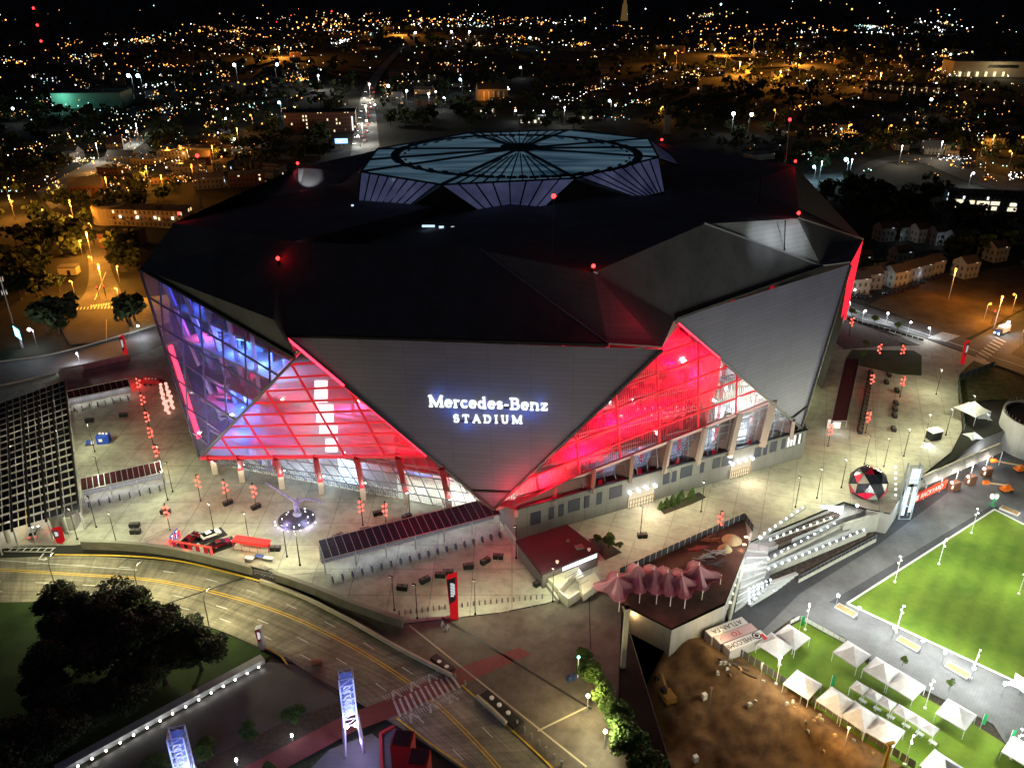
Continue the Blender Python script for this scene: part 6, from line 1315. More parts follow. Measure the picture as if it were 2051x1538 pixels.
for f in (.25, .6): lamp(W0.lerp(W1, f) + Vector((-1.8, -.3, 1.5)), 120, (1, .9, .6), .3, wt)
# step lights
st0 = MB(); st0.lathe((0, 0, 0), [(.15, -.1), (.19, .1), (.12, .18)], 8); st_l = st0.build('step_light', emit('step_white', (.85, .95, 1), 16)); setp(st_l, 'small round white light set along the terrace walls', 'light', 'small lights on the terraces')
def lrow(a, b_, z, n):
    for k in range(n): place(st_l, USED, G(lerp(a[0], b_[0], k / (n - 1)), lerp(a[1], b_[1], k / (n - 1)), z + .25), 0)
lrow((1531, 1068), (1608, 1016), .4, 8); lrow((1543, 1080), (1664, 1037), -.7, 10); lrow((1526, 1126), (1671, 1048), -1.7, 12); lrow((1526, 1144), (1730, 1061), -3.7, 16)
for k in range(4): lrow((1501 + k * 0, 1203 - k * 8), (1549 - k * 2, 1178 - k * 7 + 4), -5.2 + k * .5, 6)
for k in range(3): lrow((1645 + k * 5, 1014 + k * 0), (1684 + k * 2, 1028 - k * 6), .2, 8)
for k in range(9): place(st_l, USED, G(1794, 1024 - k * 11, -4 + k * 1.6), 0)
lrow((1850, 905), (1960, 848), -1.5, 9); lrow((1840, 925), (1925, 890), -3, 7); lrow((1984, 905), (2030, 866), -3.5, 6)
# strong white floods on the terraces
fl0 = thing('flood_lamp', 'bright white flood lamp on a pole', 'flood lamp', (0, 0, 0), 0, 'white flood lamps'); b = MB(); b.tube([(0, 0, 0), (0, 0, 3.2)], .08, 6); b.build('pole', M_steel, fl0); b = MB(); b.ball((0, 0, 3.45), .34, 10, 6); b.build('bulb', emit('flood_white', (.92, .97, 1), 40), fl0); lamp((0, 0, 4.1), 1500, (.9, .96, 1), .4, fl0)
for px, py, z, lab in ((1519, 1088, 0, 'bright white flood lamp at the top of the broad steps'), (1508, 1143, -3, 'bright white flood lamp half way down the broad steps'), (1712, 1023, -.5, 'bright white flood lamp at the upper end of the terraces'), (1747, 982, 0, 'bright white flood lamp under the faceted ball')): place(fl0, USED, G(px, py + 12, z), 0, lab)
# path globe lamps beside the lawn
gl0 = thing('globe_lamp', 'bright white globe lamp', 'street lamp', (0, 0, 0), 0, 'globe lamps beside the lawn'); b = MB(); b.tube([(0, 0, 0), (0, 0, 3.0)], .08, 6); b.build('pole', M_steel, gl0); b = MB(); b.ball((0, 0, 3.3), .34, 12, 8); b.build('globe', emit('flood_white', (.92, .97, 1), 40), gl0); lamp((0, 0, 4.0), 2200, (.92, .97, .95), .4, gl0)
for k, (px, py) in enumerate(((1674, 1215), (1716, 1240), (1786, 1280), (1842, 1306), (1886, 1330), (1943, 1362), (2005, 1393), (2052, 1040))): place(gl0, USED, Lw(px, py), 0, 'bright white globe lamp ' + ('at the near left corner of the lawn', 'right of the first planter', 'beside the tall lawn pole', 'beside the second planter', 'between the second and third planters', 'beside the third planter and a tall pole', 'nearest the right edge', 'at the far lawn corner')[k])
tp0 = thing('lawn_pole', 'tall slim white lighting pole', 'light pole', (0, 0, 0), 0, 'tall lighting poles round the lawns'); b = MB(); b.tube([(0, 0, 0), (0, 0, 7.6)], .08, 6, r2=.05); b.lathe((0, 0, 0), [(.3, 0), (.3, .4), (.12, .5)], 8); b.build('pole', M_white, tp0)
for z, dx in ((7.4, .3), (6.4, -.3), (5.6, .3)): b = MB(); b.box((dx * .8, -.1, z), (.3, .25, .2)); b.build('flood_head', emit('flood_head', (.95, 1, .9), 5), tp0)
lamp((.3, -.3, 7.9), 6500, (.94, 1, .86), .5, tp0)
for k, (px, py) in enumerate(((1795, 1266), (1944, 1358), (1945, 1068), (1792, 1166), (1612, 1262), (1554, 1370), (1852, 1419), (1811, 1532), (2026, 1520), (2040, 1190), (2140, 1110), (2150, 1290), (1880, 1130))): place(tp0, USED, Lw(px, py), k, 'tall slim white lighting pole ' + ('at the lawn edge by the second planter', 'at the lawn edge by the third planter', 'on the far left edge of the big lawn', 'on the middle left edge of the big lawn', 'at the top corner of the tent lawn', 'by the perimeter fence left of the tents', 'among the small tents', 'at the bottom beside the crane post', 'at the bottom right with green flags', 'far out on the big lawn', 'added out of view beyond the big lawn to the far right', 'added out of view beyond the big lawn to the near right', 'added inside the far half of the big lawn')[k])  # last three poles are added to even out the light on the big lawn
# planters
for k, (px, py) in enumerate(((1694, 1224), (1819, 1291), (1917, 1344), (2022, 1024))):
    p = Lw(px, py); t = thing('lawn_planter', 'white edged planter of bark beside the lawn, ' + ('nearest the steps', 'second along the path', 'third along the path', 'at the far corner')[k], 'planter', p, group='planters beside the lawn'); a_ = math.atan2(*(Lw(1990, 1372) - Lw(1697, 1208)).yx); b = MB(); b.box(p + Vector((0, 0, .2)), (4.6, 2.0, .4), a_); b.build('rim', mat('pale_kerb', (.55, .54, .5), .8), t); b = MB(); b.box(p + Vector((0, 0, .42)), (4.2, 1.6, .1), a_); b.build('bark', mat('bark_mulch', (.28, .17, .07), .95, var=.3, vs=2), t)
# tents
FA = math.atan2(fdir.y, fdir.x)
def mk_tent(name, s, h0, h1, label):
    t = thing(name, label, 'tent', (0, 0, 0)); b = MB(); n = 10
    def hh(x, y): q = max(abs(x), abs(y)); return h0 + (h1 - h0) * ((1 - q) ** 1.45) - .12 * (q > .99) * (1 - abs(abs(x) - abs(y))) * 0
    for i in range(n):
        for j in range(n):
            c = [(-1 + 2 * i / n, -1 + 2 * j / n), (-1 + 2 * (i + 1) / n, -1 + 2 * j / n), (-1 + 2 * (i + 1) / n, -1 + 2 * (j + 1) / n), (-1 + 2 * i / n, -1 + 2 * (j + 1) / n)]; P = [(x * s, y * s, hh(x, y)) for x, y in c]
            if (i < n / 2) == (j < n / 2): b.face([P[0], P[1], P[2]]); b.face([P[0], P[2], P[3]])
            else: b.face([P[0], P[1], P[3]]); b.face([P[1], P[2], P[3]])
    b.build('roof', mat('tent_fabric', (.46, .44, .46), .55, var=.12, vs=.9), t); v = MB()
    for (x0, y0, x1, y1) in ((-1, -1, 1, -1), (1, -1, 1, 1), (1, 1, -1, 1), (-1, 1, -1, -1)):
        for k in range(8):
            f0, f1 = k / 8, (k + 1) / 8; dz0, dz1 = .28 - .12 * math.sin(f0 * 3.14), .28 - .12 * math.sin(f1 * 3.14); A_ = Vector((lerp(x0, x1, f0) * s, lerp(y0, y1, f0) * s, h0)); B_ = Vector((lerp(x0, x1, f1) * s, lerp(y0, y1, f1) * s, h0)); v.face([A_, A_ - Vector((0, 0, dz0)), B_ - Vector((0, 0, dz1)), B_])
    v.build('valance', mat('tent_fabric', (.62, .61, .62), .55), t)
    for x in (-1, 1):
        for y in (-1, 1): l = MB(); l.tube([(x * s * .97, y * s * .97, 0), (x * s * .97, y * s * .97, h0)], .06, 6); l.build('leg', M_white, t); 
    return t
bt, stn = mk_tent('party_tent', 2.75, 2.4, 4.5, 'white tent'), mk_tent('small_tent', 1.35, 2.2, 3.1, 'small white tent')
for k, (px, py) in enumerate(((1553, 1290), (1586, 1273), (1707, 1307), (1767, 1341), (1815, 1370), (1608, 1368), (1676, 1403), (1722, 1432), (1772, 1461), (1916, 1428), (1888, 1534), (2050, 1505))):
    place(bt, USED, up(Lw(px, py, 2.6), Z_LOW), FA + rnd.uniform(-.06, .06), 'large white peaked tent ' + ('beside the lettered containers', 'at the top corner of the tent lawn by the green flag', 'first along the path side of the tent lawn', 'second along the path side of the tent lawn', 'third along the path side, brightly lit', 'alone by the fence left of the fence row', 'first of the fence row of three', 'second of the fence row of three', 'third of the fence row of three', 'alone near the right hand path', 'cut by the bottom edge', 'cut by the right edge')[k], None, 'large white tents')
for k, (px, py) in enumerate(((1722, 1375), (1751, 1391), (1777, 1406), (1808, 1423), (1835, 1439), (1861, 1456))):
    place(stn, USED, up(Lw(px, py, 2.4), Z_LOW), FA, 'small white peaked tent, ' + ('first', 'second', 'third', 'fourth', 'fifth', 'last')[k] + ' in the diagonal row from the top', None, 'small white tents in a row')
    p = up(Lw(px, py, 2.4), Z_LOW) + Vector((.2, -1.9, 0)); t = thing('picnic_table', 'white table beside the ' + ('first', 'second', 'third', 'fourth', 'fifth', 'last')[k] + ' small tent of the row', 'table', p, group='white tables by the small tents'); b = MB(); b.box(p + Vector((0, 0, .76)), (1.5, .8, .07), FA); b.build('table_top', M_white, t)
    for s in (-1, 1): b = MB(); b.box(p + Vector((s * .5 * math.cos(FA), s * .5 * math.sin(FA), .37)), (.08, .6, .74), FA); b.build('trestle', M_steel, t)
# perimeter fence with grey mesh
def meshfence(a, b_, z, h, label, m, n, name='mesh_fence', pw=.12):
    A, B = G(*a, z), G(*b_, z); t = thing(name, label, 'fence', A)
    for k in range(n): p, q = A.lerp(B, k / n + .004), A.lerp(B, (k + 1) / n - .004); b = MB(); b.bar(p + Vector((0, 0, h / 2 + .05)), q + Vector((0, 0, h / 2 + .05)), .05, h - .1); b.build('panel', m, t)
    for k in range(n + 1): p = A.lerp(B, k / n); b = MB(); b.tube([p, p + Vector((0, 0, h))], pw / 2, 6); b.build('post', M_steel, t)
    return t
meshfence((1475, 1309), (1832, 1541), Z_LOW, 2.0, 'long grey mesh fence between the tent lawn and the dirt', mat('grey_mesh', (.13, .115, .10), .7, var=.15, vs=1), 26); meshfence((1604, 1241), (1692, 1288), Z_LOW, 1.1, 'low white picket fence along the path at the tent lawn', mat('white_vinyl', (.7, .7, .68), .5), 8, 'picket_fence', .15); meshfence((1582, 1250), (1600, 1241), Z_LOW, 1.1, 'short white fence piece at the top corner of the tent lawn', mat('white_vinyl', (.7, .7, .68), .5), 2, 'picket_fence', .15); meshfence((1484, 1307), (1525, 1287), Z_LOW, 1.1, 'white fence piece below the lettered containers', mat('white_vinyl', (.7, .7, .68), .5), 4, 'picket_fence', .15)
meshfence((1240, 1152), (1490, 1040), 0, 2.0, 'dark screened fence along the construction ground', mat('dark_screen', (.03, .035, .04), .7), 22); meshfence((1490, 1040), (1508, 1066), 0, 2.0, 'short dark fence piece above the white wing wall', mat('dark_screen', (.03, .035, .04), .7), 3)
# lettered containers
def fmesh(s, size, ext=.02):
    c = bpy.data.curves.new('lettering_curve', 'FONT'); c.body = s; c.size = size; c.extrude = ext; c.align_x = 'CENTER'; c.align_y = 'CENTER'; o = bpy.data.objects.new('lettering_tmp', c); COL.objects.link(o); dg = bpy.context.evaluated_depsgraph_get(); me = bpy.data.meshes.new_from_object(o.evaluated_get(dg)); bpy.data.objects.remove(o); bpy.data.curves.remove(c); return me
def text_part(s, size, loc, rot, m, parent, sx=1.0):
    me = fmesh(s, size); me.materials.clear(); me.materials.append(m); o = bpy.data.objects.new('lettering', me); COL.objects.link(o); o.location = Vector(loc) - Vector(root_of(parent).location); o.rotation_euler = rot; o.scale = (sx, 1, 1); adopt(o, parent); return o
d_ = (Lw(1494, 1240, 2.6) - Lw(1420, 1268, 2.6)); ca_ = math.atan2(d_.y, d_.x); cl = d_.length
for k, (px, py, s, tm, tm_n) in enumerate(((1456, 1255, 'ATLANTA', (.62, .6, .6), 'ink'), (1474, 1268, 'TO', (.55, .36, .36), 'red'), (1493, 1282, 'WELCOME', (.62, .6, .6), 'ink'))):
    p = Lw(px, py, 2.6); t = thing('shipping_container', 'pale shipping container with ' + s + ' painted on its roof', 'container', up(p, Z_LOW), group='lettered containers'); b = MB(); b.box(up(p, Z_LOW + 1.3), (cl, 2.3, 2.6), ca_); b.build('body', mat('container_side', (.35, .33, .33), .5, var=.1, vs=1), t); b = MB(); b.box(up(p, Z_LOW + 2.63), (cl * .985, 2.2, .06), ca_); b.build('roof', mat('container_roof_' + tm_n, tm, .6), t)
    text_part(s, 1.75, up(p, Z_LOW + 2.68) + Vector((math.cos(ca_), math.sin(ca_), 0)) * (0 if k < 2 else -cl * .16), (0, 0, ca_ + math.pi), mat('roof_letter_' + tm_n, (.03, .03, .03) if k != 1 else (.4, .02, .03), .6), t, 1.0 if k < 2 else .82)
    if k == 2:
        q = up(p, Z_LOW + 2.68) + Vector((math.cos(ca_), math.sin(ca_), 0)) * cl * .3; b = MB(); b.lathe(q, [(1.0, 0), (1.0, .03)], 24); b.build('emblem', mat('emblem_black', (.02, .02, .02), .5), t); b = MB(); b.lathe(q, [(.7, .035), (.7, .05)], 24); b.build('emblem', mat('emblem_white', (.7, .7, .7), .5), t); b = MB(); b.lathe(q, [(.48, .055), (.48, .07)], 24); b.build('emblem', M_dark, t); b = MB(); b.box(q + Vector((1.4, -.3, .02)), (.9, 1.7, .04), ca_); b.build('emblem', mat('emblem_red', (.45, .02, .03), .5), t)
# light tower, red board, curved canopy with kiosks
p = Lw(1808, 1036); hT = GY(1810, 930, p.y).z; t = thing('light_tower', 'white light tower with glowing vertical panels', 'tower', p); b = MB()
for sx in (-1.5, 1.5):
    for sy in (-.8, .8): b.bar(p + Vector((sx, sy, 0)), up(p, hT) + Vector((sx, sy, 0)), .35)
for k in range(5): z = lerp(Z_LOW, hT, k / 4); b.bar(up(p, z) + Vector((-1.5, -.8, 0)), up(p, z) + Vector((1.5, -.8, 0)), .3)
b.build('frame', mat('tower_frame_grey', (.25, .27, .3), .5), t)
for (x0, x1, f0, f1) in ((-1.1, 1.2, .68, .95), (-1.2, -.35, .08, .62), (.35, 1.2, .14, .62)): b = MB(); b.face([up(p, lerp(Z_LOW, hT, f0)) + Vector((x0, -.95, 0)), up(p, lerp(Z_LOW, hT, f0)) + Vector((x1, -.95, 0)), up(p, lerp(Z_LOW, hT, f1)) + Vector((x1, -.95, 0)), up(p, lerp(Z_LOW, hT, f1)) + Vector((x0, -.95, 0))]); b.build('glowing_panel', emit('tower_panel', (.75, .92, 1), 1.5), t)
lamp(up(p, 0) + Vector((0, -3.5, 0)), 1500, (.7, .88, 1), .6, t)
p0, p1 = Lw(1828, 1008, .4), Lw(1893, 977, .4); t = thing('red_board', 'red board with large white BACKYARD lettering under the canopy', 'sign', p0); b = MB(); b.bar(up(p0, Z_LOW + 1.9), up(p1, Z_LOW + 1.9), .3, 3.0); b.build('board', mat('board_red', (.62, .05, .02), .5), t); dv = (p1 - p0).normalized(); nv = Vector((dv.y, -dv.x, 0)); nv = nv if nv.y < 0 else -nv
text_part('BACKYARD', 2.1, up(p0.lerp(p1, .54), Z_LOW + 1.75) + nv * .18, (R(90), 0, math.atan2(dv.y, dv.x)), mat('board_letter', (.85, .85, .82), .5), t, .92); b = MB(); b.box(up(p0.lerp(p1, .09), Z_LOW + 1.8) + nv * .16, (1.2, .1, 1.6), math.atan2(dv.y, dv.x)); b.build('emblem', mat('emblem_white', (.7, .7, .7), .5), t); lamp(up(p0.lerp(p1, .5), Z_LOW + 3.2) + nv * 4, 420, (1, .85, .75), .4, t)
q = [rp(1830, 958, -1.5), rp(1996, 890, -1.5), rp(2008, 905, -1.5), rp(1856, 972, -1.5)]; t = thing('curved_canopy', 'long arched translucent canopy over the kiosks', 'canopy', up(q[0], Z_LOW)); b = MB()
for i in range(12):
    for j in range(6):
        f = lambda i_, j_: q[0].lerp(q[1], i_ / 12).lerp(q[3].lerp(q[2], i_ / 12), j_ / 6) + Vector((0, 0, 1.6 * math.sin(math.pi * j_ / 6)))
        b.face([f(i, j), f(i, j + 1), f(i + 1, j + 1), f(i + 1, j)])
b.build('roof', mat('canopy_poly', (.42, .40, .37), .4, var=.1, vs=.6), t); b = MB()
for i in range(0, 13, 2):
    for j in range(6): b.bar(f(i, j) + Vector((0, 0, .05)), f(i, j + 1) + Vector((0, 0, .05)), .15)
b.build('rib', M_steel, t)
for i in range(6):
    for j in (0, 6): b = MB(); c_ = f(i * 2.4, j); b.tube([up(c_, Z_LOW), c_], .13, 6); b.build('post', M_white, t)
for i in range(4): lamp(f(2 + i * 2.6, 5) + Vector((0, -2, -.6)), 620, (1, .9, .78), .4, t)
for k, (px, py) in enumerate(((1910, 980), (1942, 968), (1974, 952))):
    p = Lw(px, py); t = thing('kiosk', 'brown timber kiosk under the arched canopy, ' + ('left one', 'middle one', 'right one')[k], 'kiosk', p, group='kiosks under the canopy'); b = MB(); b.box(up(p, Z_LOW + 1.3), (2.6, 1.8, 2.6), .35); b.build('body', mat('kiosk_timber', (.2, .09, .05), .7, var=.2, vs=2), t); b = MB(); b.box(up(p, Z_LOW + 1.2) + Vector((-.6, -1.0, .3)), (1.8, .2, 1.0), .35); b.build('counter_opening', emit('kiosk_glow', (1, .85, .6), 1.6), t); lamp(up(p, Z_LOW + 3.4) + Vector((-2.0, -1.2, 0)), 330, (1, .92, .8), .3, t); l = MB(); l.ball(up(p, Z_LOW + 2.9) + Vector((-1.6, -1.0, 0)), .3, 8, 5); l.build('lamp', E_white, t)
# faceted ball
phi = (1 + 5 ** .5) / 2; ico = [Vector(v).normalized() for v in ((-1, phi, 0), (1, phi, 0), (-1, -phi, 0), (1, -phi, 0), (0, -1, phi), (0, 1, phi), (0, -1, -phi), (0, 1, -phi), (phi, 0, -1), (phi, 0, 1), (-phi, 0, -1), (-phi, 0, 1))]
icf = [(0, 11, 5), (0, 5, 1), (0, 1, 7), (0, 7, 10), (0, 10, 11), (1, 5, 9), (5, 11, 4), (11, 10, 2), (10, 7, 6), (7, 1, 8), (3, 9, 4), (3, 4, 2), (3, 2, 6), (3, 6, 8), (3, 8, 9), (4, 9, 5), (2, 4, 11), (6, 2, 10), (8, 6, 7), (9, 8, 1)]
fc = G(1734, 990); t = thing('faceted_ball', 'giant faceted ball pavilion of black, red and silver panels', 'pavilion', fc); rr = 4.9; cc = fc + Vector((0, 0, 3.4)); rb = random.Random(3); par = {'black': MB(), 'red': MB(), 'silver': MB()}; edge = MB()
for f_ in icf:
    a, b_, c_ = [ico[i] for i in f_]; ab, bc, cai = [(x + y).normalized() for x, y in ((a, b_), (b_, c_), (c_, a))]
    for tri in ((a, ab, cai), (ab, b_, bc), (cai, bc, c_), (ab, bc, cai)):
        P = [cc + v * rr for v in tri]
        if min(p.z for p in P) < .05: P = [up(p, max(p.z, .05)) for p in P]
        if (P[1] - P[0]).cross(P[2] - P[0]).length < .01: continue
        if (P[1] - P[0]).cross(P[2] - P[0]).dot(P[0] - cc) < 0: P = P[::-1]
        par[rb.choices(('black', 'red', 'silver'), (.76, .16, .08))[0]].face(P)
        for i in range(3): edge.bar(P[i], P[(i + 1) % 3], .09)
for kx, m in (('black', mat('panel_black', (.014, .014, .02), .25, spec=.6)), ('red', mat('panel_red', (.5, .01, .04), .35)), ('silver', mat('panel_silver', (.38, .36, .3), .3, .4))): par[kx].build('panel', m, t)
edge.build('frame', M_dark, t)
# lifts, booths, tents and shade sails at the right
for k, (bx_, by_, tx, ty, tz) in enumerate(((2014, 984, 1975, 966, 3), (2042, 944, 1990, 922, 4))):
    p = Lw(bx_, by_); t = thing('boom_lift', 'orange boom lift with a long pale arm, ' + ('nearer one by the kiosks' if k == 0 else 'farther one at the right edge'), 'boom lift', p, group='orange boom lifts'); b = MB(); b.box(up(p, Z_LOW + .9), (3.0, 1.8, .7), .2); b.box(up(p, Z_LOW + 1.6), (2.0, 1.5, .9), .2, 0, (.8, .8)); b.build('chassis', mat('lift_orange', (.75, .17, .02), .45), t)
    for sx in (-1, 1):
        for sy in (-1, 1): b = MB(); b.tube([up(p, Z_LOW + .45) + Vector((sx * 1.1, sy * .75, 0)), up(p, Z_LOW + .45) + Vector((sx * 1.1, sy * 1.05, 0))], .45, 10); b.build('wheel', M_dark, t)
    e = G(tx, ty, Z_LOW + tz); b = MB(); b.bar(up(p, Z_LOW + 2), e, .35); b.build('boom', mat('lift_arm', (.65, .45, .25), .5), t); b = MB(); b.box(e, (1.6, .9, 1.0)); b.build('basket', mat('lift_orange', (.75, .17, .02), .45), t)
p = Lw(1987, 1012); t = thing('balloon_post', 'white balloon cluster on a green stand beside the kiosks', 'decoration', p); b = MB(); b.lathe(p, [(.9, 0), (.9, .3), (.3, .5), (.3, 2.4)], 8); b.build('stand', mat('stand_green', (.05, .2, .1), .6), t)
for k in range(4): b = MB(); b.ball(up(p, Z_LOW + 2.6 + .5 * (k // 2)) + Vector((.55 * (-1) ** k, .1, 0)), .6, 10, 6); b.build('balloon', M_white, t)
p = G(1943, 838); t = place(bt, USED, p, .5, 'large white peaked tent on the upper plaza by the round tower', 1.35, 'large white tents')
p = G(1869, 878); t = thing('ticket_booth', 'small dark booth with a white flat roof on the right plaza', 'booth', p); b = MB(); b.box(p + Vector((0, 0, 1.3)), (3.8, 2.4, 2.6), .35); b.build('body', M_dark, t); b = MB(); b.box(p + Vector((0, 0, 2.75)), (4.1, 2.8, .3), .35); b.build('roof', M_white, t); b = MB(); b.box(p + Vector((-.6, -1.25, 1.4)), (1.2, .2, 1.0), .35); b.build('hatch', emit('hatch_lit', (.9, .95, 1), .8), t)
ss0 = thing('shade_sail', 'white star shaped shade sail', 'shade sail', (0, 0, 0)); b = MB()
for k in range(8):
    a0, a1 = k * math.pi / 4, (k + 1) * math.pi / 4; r0, r1 = (3.2, 1.5) if k % 2 == 0 else (1.5, 3.2); b.face([(0, 0, 4.2), (math.cos(a0) * r0, math.sin(a0) * r0, 2.6), (math.cos(a1) * r1, math.sin(a1) * r1, 2.6)])
b.build('sail', mat('sail_white', (.75, .75, .76), .6), ss0); b = MB(); b.tube([(0, 0, 0), (0, 0, 4.3)], .1, 6); b.build('mast', M_steel, ss0); lamp((0, -1.5, 5.0), 420, (.9, .96, 1), .4, ss0)
for k, (px, py) in enumerate(((1854, 912), (1945, 890), (1967, 850), (2040, 1390))): place(ss0, USED, G(px, py, -3 if py < 1000 else Z_LOW), k, 'white star shaped shade sail ' + ('left of the arched canopy', 'above the arched canopy', 'beside the round tower', 'at the right edge by the lawn')[k])
c_ = G(2080, 872, -2); t = thing('round_tower', 'round pale concrete ramp tower at the right edge', 'tower', up(c_, Z_LOW)); b = MB(); b.lathe(up(c_, Z_LOW), [(11, 0), (11, 10.5), (10.4, 10.5), (10.4, 9.8)], 48); b.build('wall', jointed('tower_concrete', (.42, .41, .38), 3, 3, .04, .8), t); b = MB(); b.lathe(up(c_, Z_LOW), [(10.4, 9.7), (10.4, 9.8), (.1, 9.85)], 48); b.build('roof', M_dark, t); b = MB()
for k in range(48): a = k / 48 * 6.283; b.bar(up(c_, 4.5) + Vector((math.cos(a) * 10.7, math.sin(a) * 10.7, 0)), up(c_, 5.7) + Vector((math.cos(a) * 10.7, math.sin(a) * 10.7, 0)), .08)
b.build('railing', M_steel, t); lamp(G(1975, 905, -3), 700, (.85, .93, 1), .5, t)
# green feather flags
for k, (px, py) in enumerate(((1601, 1262), (1661, 1382), (1962, 1460), (2018, 1492), (1988, 1012))):
    p = Lw(px, py); t = thing('feather_flag', 'green feather flag ' + ('at the top corner of the tent lawn', 'beside the fence row of tents', 'near the lone tent on the right', 'at the bottom right corner', 'by the balloon stand')[k], 'flag', p, group='green feather flags'); b = MB(); b.tube([p, up(p, Z_LOW + 4)], .04, 5); b.build('pole', M_white, t); b = MB(); b.box(up(p, Z_LOW + 2.6) + Vector((.4, 0, 0)), (.75, .03, 2.7)); b.build('banner', mat('flag_green', (.02, .28, .10), .6), t)
# pink tensile canopies on the construction ground
M_pink = mat('pink_fabric', (.36, .17, .20), .6, var=.1, vs=.5)
for k, (px, py) in enumerate(((1234, 1192), (1274, 1176), (1307, 1178), (1334, 1182), (1362, 1186), (1396, 1170))):
    p = G(px, py); t = thing('tensile_canopy', 'pink tensile canopy peak, ' + ('leftmost of the six', 'tallest, second from left', 'third from left', 'fourth from left', 'fifth from left', 'rightmost of the six')[k], 'canopy', p, group='pink tensile canopies'); b = MB(); n = 24; hp = (5.2, 6.0, 5.2, 5.0, 4.8, 5.4)[k]
    for i in range(n):
        for j in range(6):
            def pt(i_, j_): a = 2 * math.pi * i_ / n + .3; f_ = j_ / 6; r1 = 4.3 * (1 + .26 * math.cos(4 * a)) * f_ + .1; return p + Vector((math.cos(a) * r1, math.sin(a) * r1, 2.5 + (hp - 2.5) * (1 - f_) ** 1.7 - .8 * math.sin(math.pi * f_) * (1 - math.cos(4 * a)) / 2))
            b.face([pt(i, j), pt(i, j + 1), pt(i + 1, j + 1), pt(i + 1, j)])
    b.build('fabric', M_pink, t); b = MB(); b.tube([p, up(p, hp + .8)], .13, 6); b.build('mast', M_white, t)
    for i in range(4): a = i * math.pi / 2 + .0; q_ = p + Vector((math.cos(a) * 5.2, math.sin(a) * 5.2, 0)); b = MB(); b.tube([q_, up(q_, 2.7)], .09, 6); b.build('post', M_white, t)
lamp(G(1300, 1150, 9) + Vector((0, -8, 3)), 800, (1, .5, .6), .5, t)
# things on the construction ground and in the pit
for k, (px, py, r_) in enumerate(((1466, 1082, 1.7), (1452, 1100, 1.2))):
    b = MB(); b.lathe(G(px, py), [(r_ * 1.5, -.05), (r_ * 1.1, .5), (r_ * .6, 1.1), (.1, 1.5)], 14); b.solo('sand_heap', mat('sand', (.36, .27, .15), .95, var=.2, vs=1.5), 'heap of pale sand by the dark fence, ' + ('larger' if k == 0 else 'smaller') + ' one', 'heap')
for k, (px, py, m_) in enumerate(((1420, 1085, 'rusty'), (1434, 1108, 'steel'), (1410, 1118, 'steel'), (1430, 1130, 'dark'), (1395, 1100, 'red'))):
    p = G(px, py); b = MB(); rr_ = random.Random(k)
    for i in range(7): a = Vector((rr_.uniform(-1.5, 1.5), rr_.uniform(-.8, .8), .15 + .12 * i)); b.bar(p + a - Vector((1.4, .3 * i - .8, 0)), p + a + Vector((1.4, .3 * i - .8, .0)), .16)
    b.solo('pipe_stack', mat('stack_' + m_, {'rusty': (.25, .1, .05), 'steel': (.3, .3, .3), 'dark': (.05, .05, .06), 'red': (.35, .03, .03)}[m_], .6), 'untidy stack of ' + ('rusty bars by the fence', 'grey pipes in the middle of the clay ground', 'grey pipes left of the dark stack', 'dark pipes nearest the wing wall', 'red bars behind the pink canopies')[k], 'stack')
p = G(1318, 1228, -3); t = thing('stone_block_building', 'yellow stone block structure under the pink canopies', 'building', up(p, Z_LOW)); b = MB(); b.box(up(p, -3.6), (8, 4.4, 5), -.25); b.build('wall', jointed('yellow_stone', (.42, .33, .12), 1.4, .7, .05, .6), t); b = MB(); b.box(up(p, -1.0), (8.4, 4.8, .25), -.25); b.build('cap', mat('stone_cap', (.3, .25, .15), .8), t); lamp(up(p, -1.5) + Vector((-2, -5, 0)), 480, (1, .75, .25), .3, t)
P0 = G(1242, 1400, -9); b = MB(); hz = GY(1242, 1216, P0.y).z; b.box(up(P0, (hz - 9) / 2), (.9, .9, hz + 9), .1); b.box(up(P0, hz - .3), (1.2, 1.1, .6), .1); b.solo('concrete_pier', M_conc2, 'tall concrete pier standing at the edge of the pit', 'pier')
def excavator(p, rz, label):
    t = thing('excavator', label, 'excavator', p, rz); Ym = mat('digger_paint', (.22, .12, .02), .6)
    for s in (-1, 1): b = MB(); b.v += []; b.tube([(-1.5, s, .4), (1.5, s, .4)], .42, 8); b.box((0, s, .4), (3.2, .6, .7)); b.build('track', M_dark, t, Vector((0, 0, 0)))
    b = MB(); b.box((-.2, 0, 1.5), (2.8, 2.3, 1.1)); b.box((-1.3, 0, 1.6), (1, 2.3, 1.3)); b.build('body', Ym, t, Vector((0, 0, 0))); b = MB(); b.box((.6, .6, 2.5), (1.3, 1.0, 1.3), 0, 0, (.85, .9)); b.build('cab', mat('car_glass', (.015, .018, .022), .08), t, Vector((0, 0, 0)))
    b = MB(); b.bar((1, -.3, 1.8), (3.4, -.3, 3.8), .45); b.bar((3.4, -.3, 3.8), (5.0, -.3, 1.6), .35); b.build('arm', Ym, t, Vector((0, 0, 0))); b = MB(); b.box((5.0, -.3, 1.2), (.9, 1.0, .8), 0, 0, (.7, 1)); b.build('bucket', M_dark, t, Vector((0, 0, 0)))
excavator(up(G(1336, 1400, -8.5), dirt_z(G(1336, 1400, -8.5).x, G(1336, 1400, -8.5).y) + .1), 1.9, 'yellow excavator standing in the dark pit')
p = Lw(1768, 1545); b = MB(); b.tube([p, up(p, Z_LOW + 7)], .3, 8); b.box(up(p, Z_LOW + 7.2), (1.6, .5, .5), .3); b.bar(p + Vector((1.2, .5, 0)), up(p, Z_LOW + 6), .18); b.solo('drill_mast', mat('digger_yellow', (.5, .28, .03), .5), 'yellow drill mast standing at the fence', 'mast')
rr_ = random.Random(9)
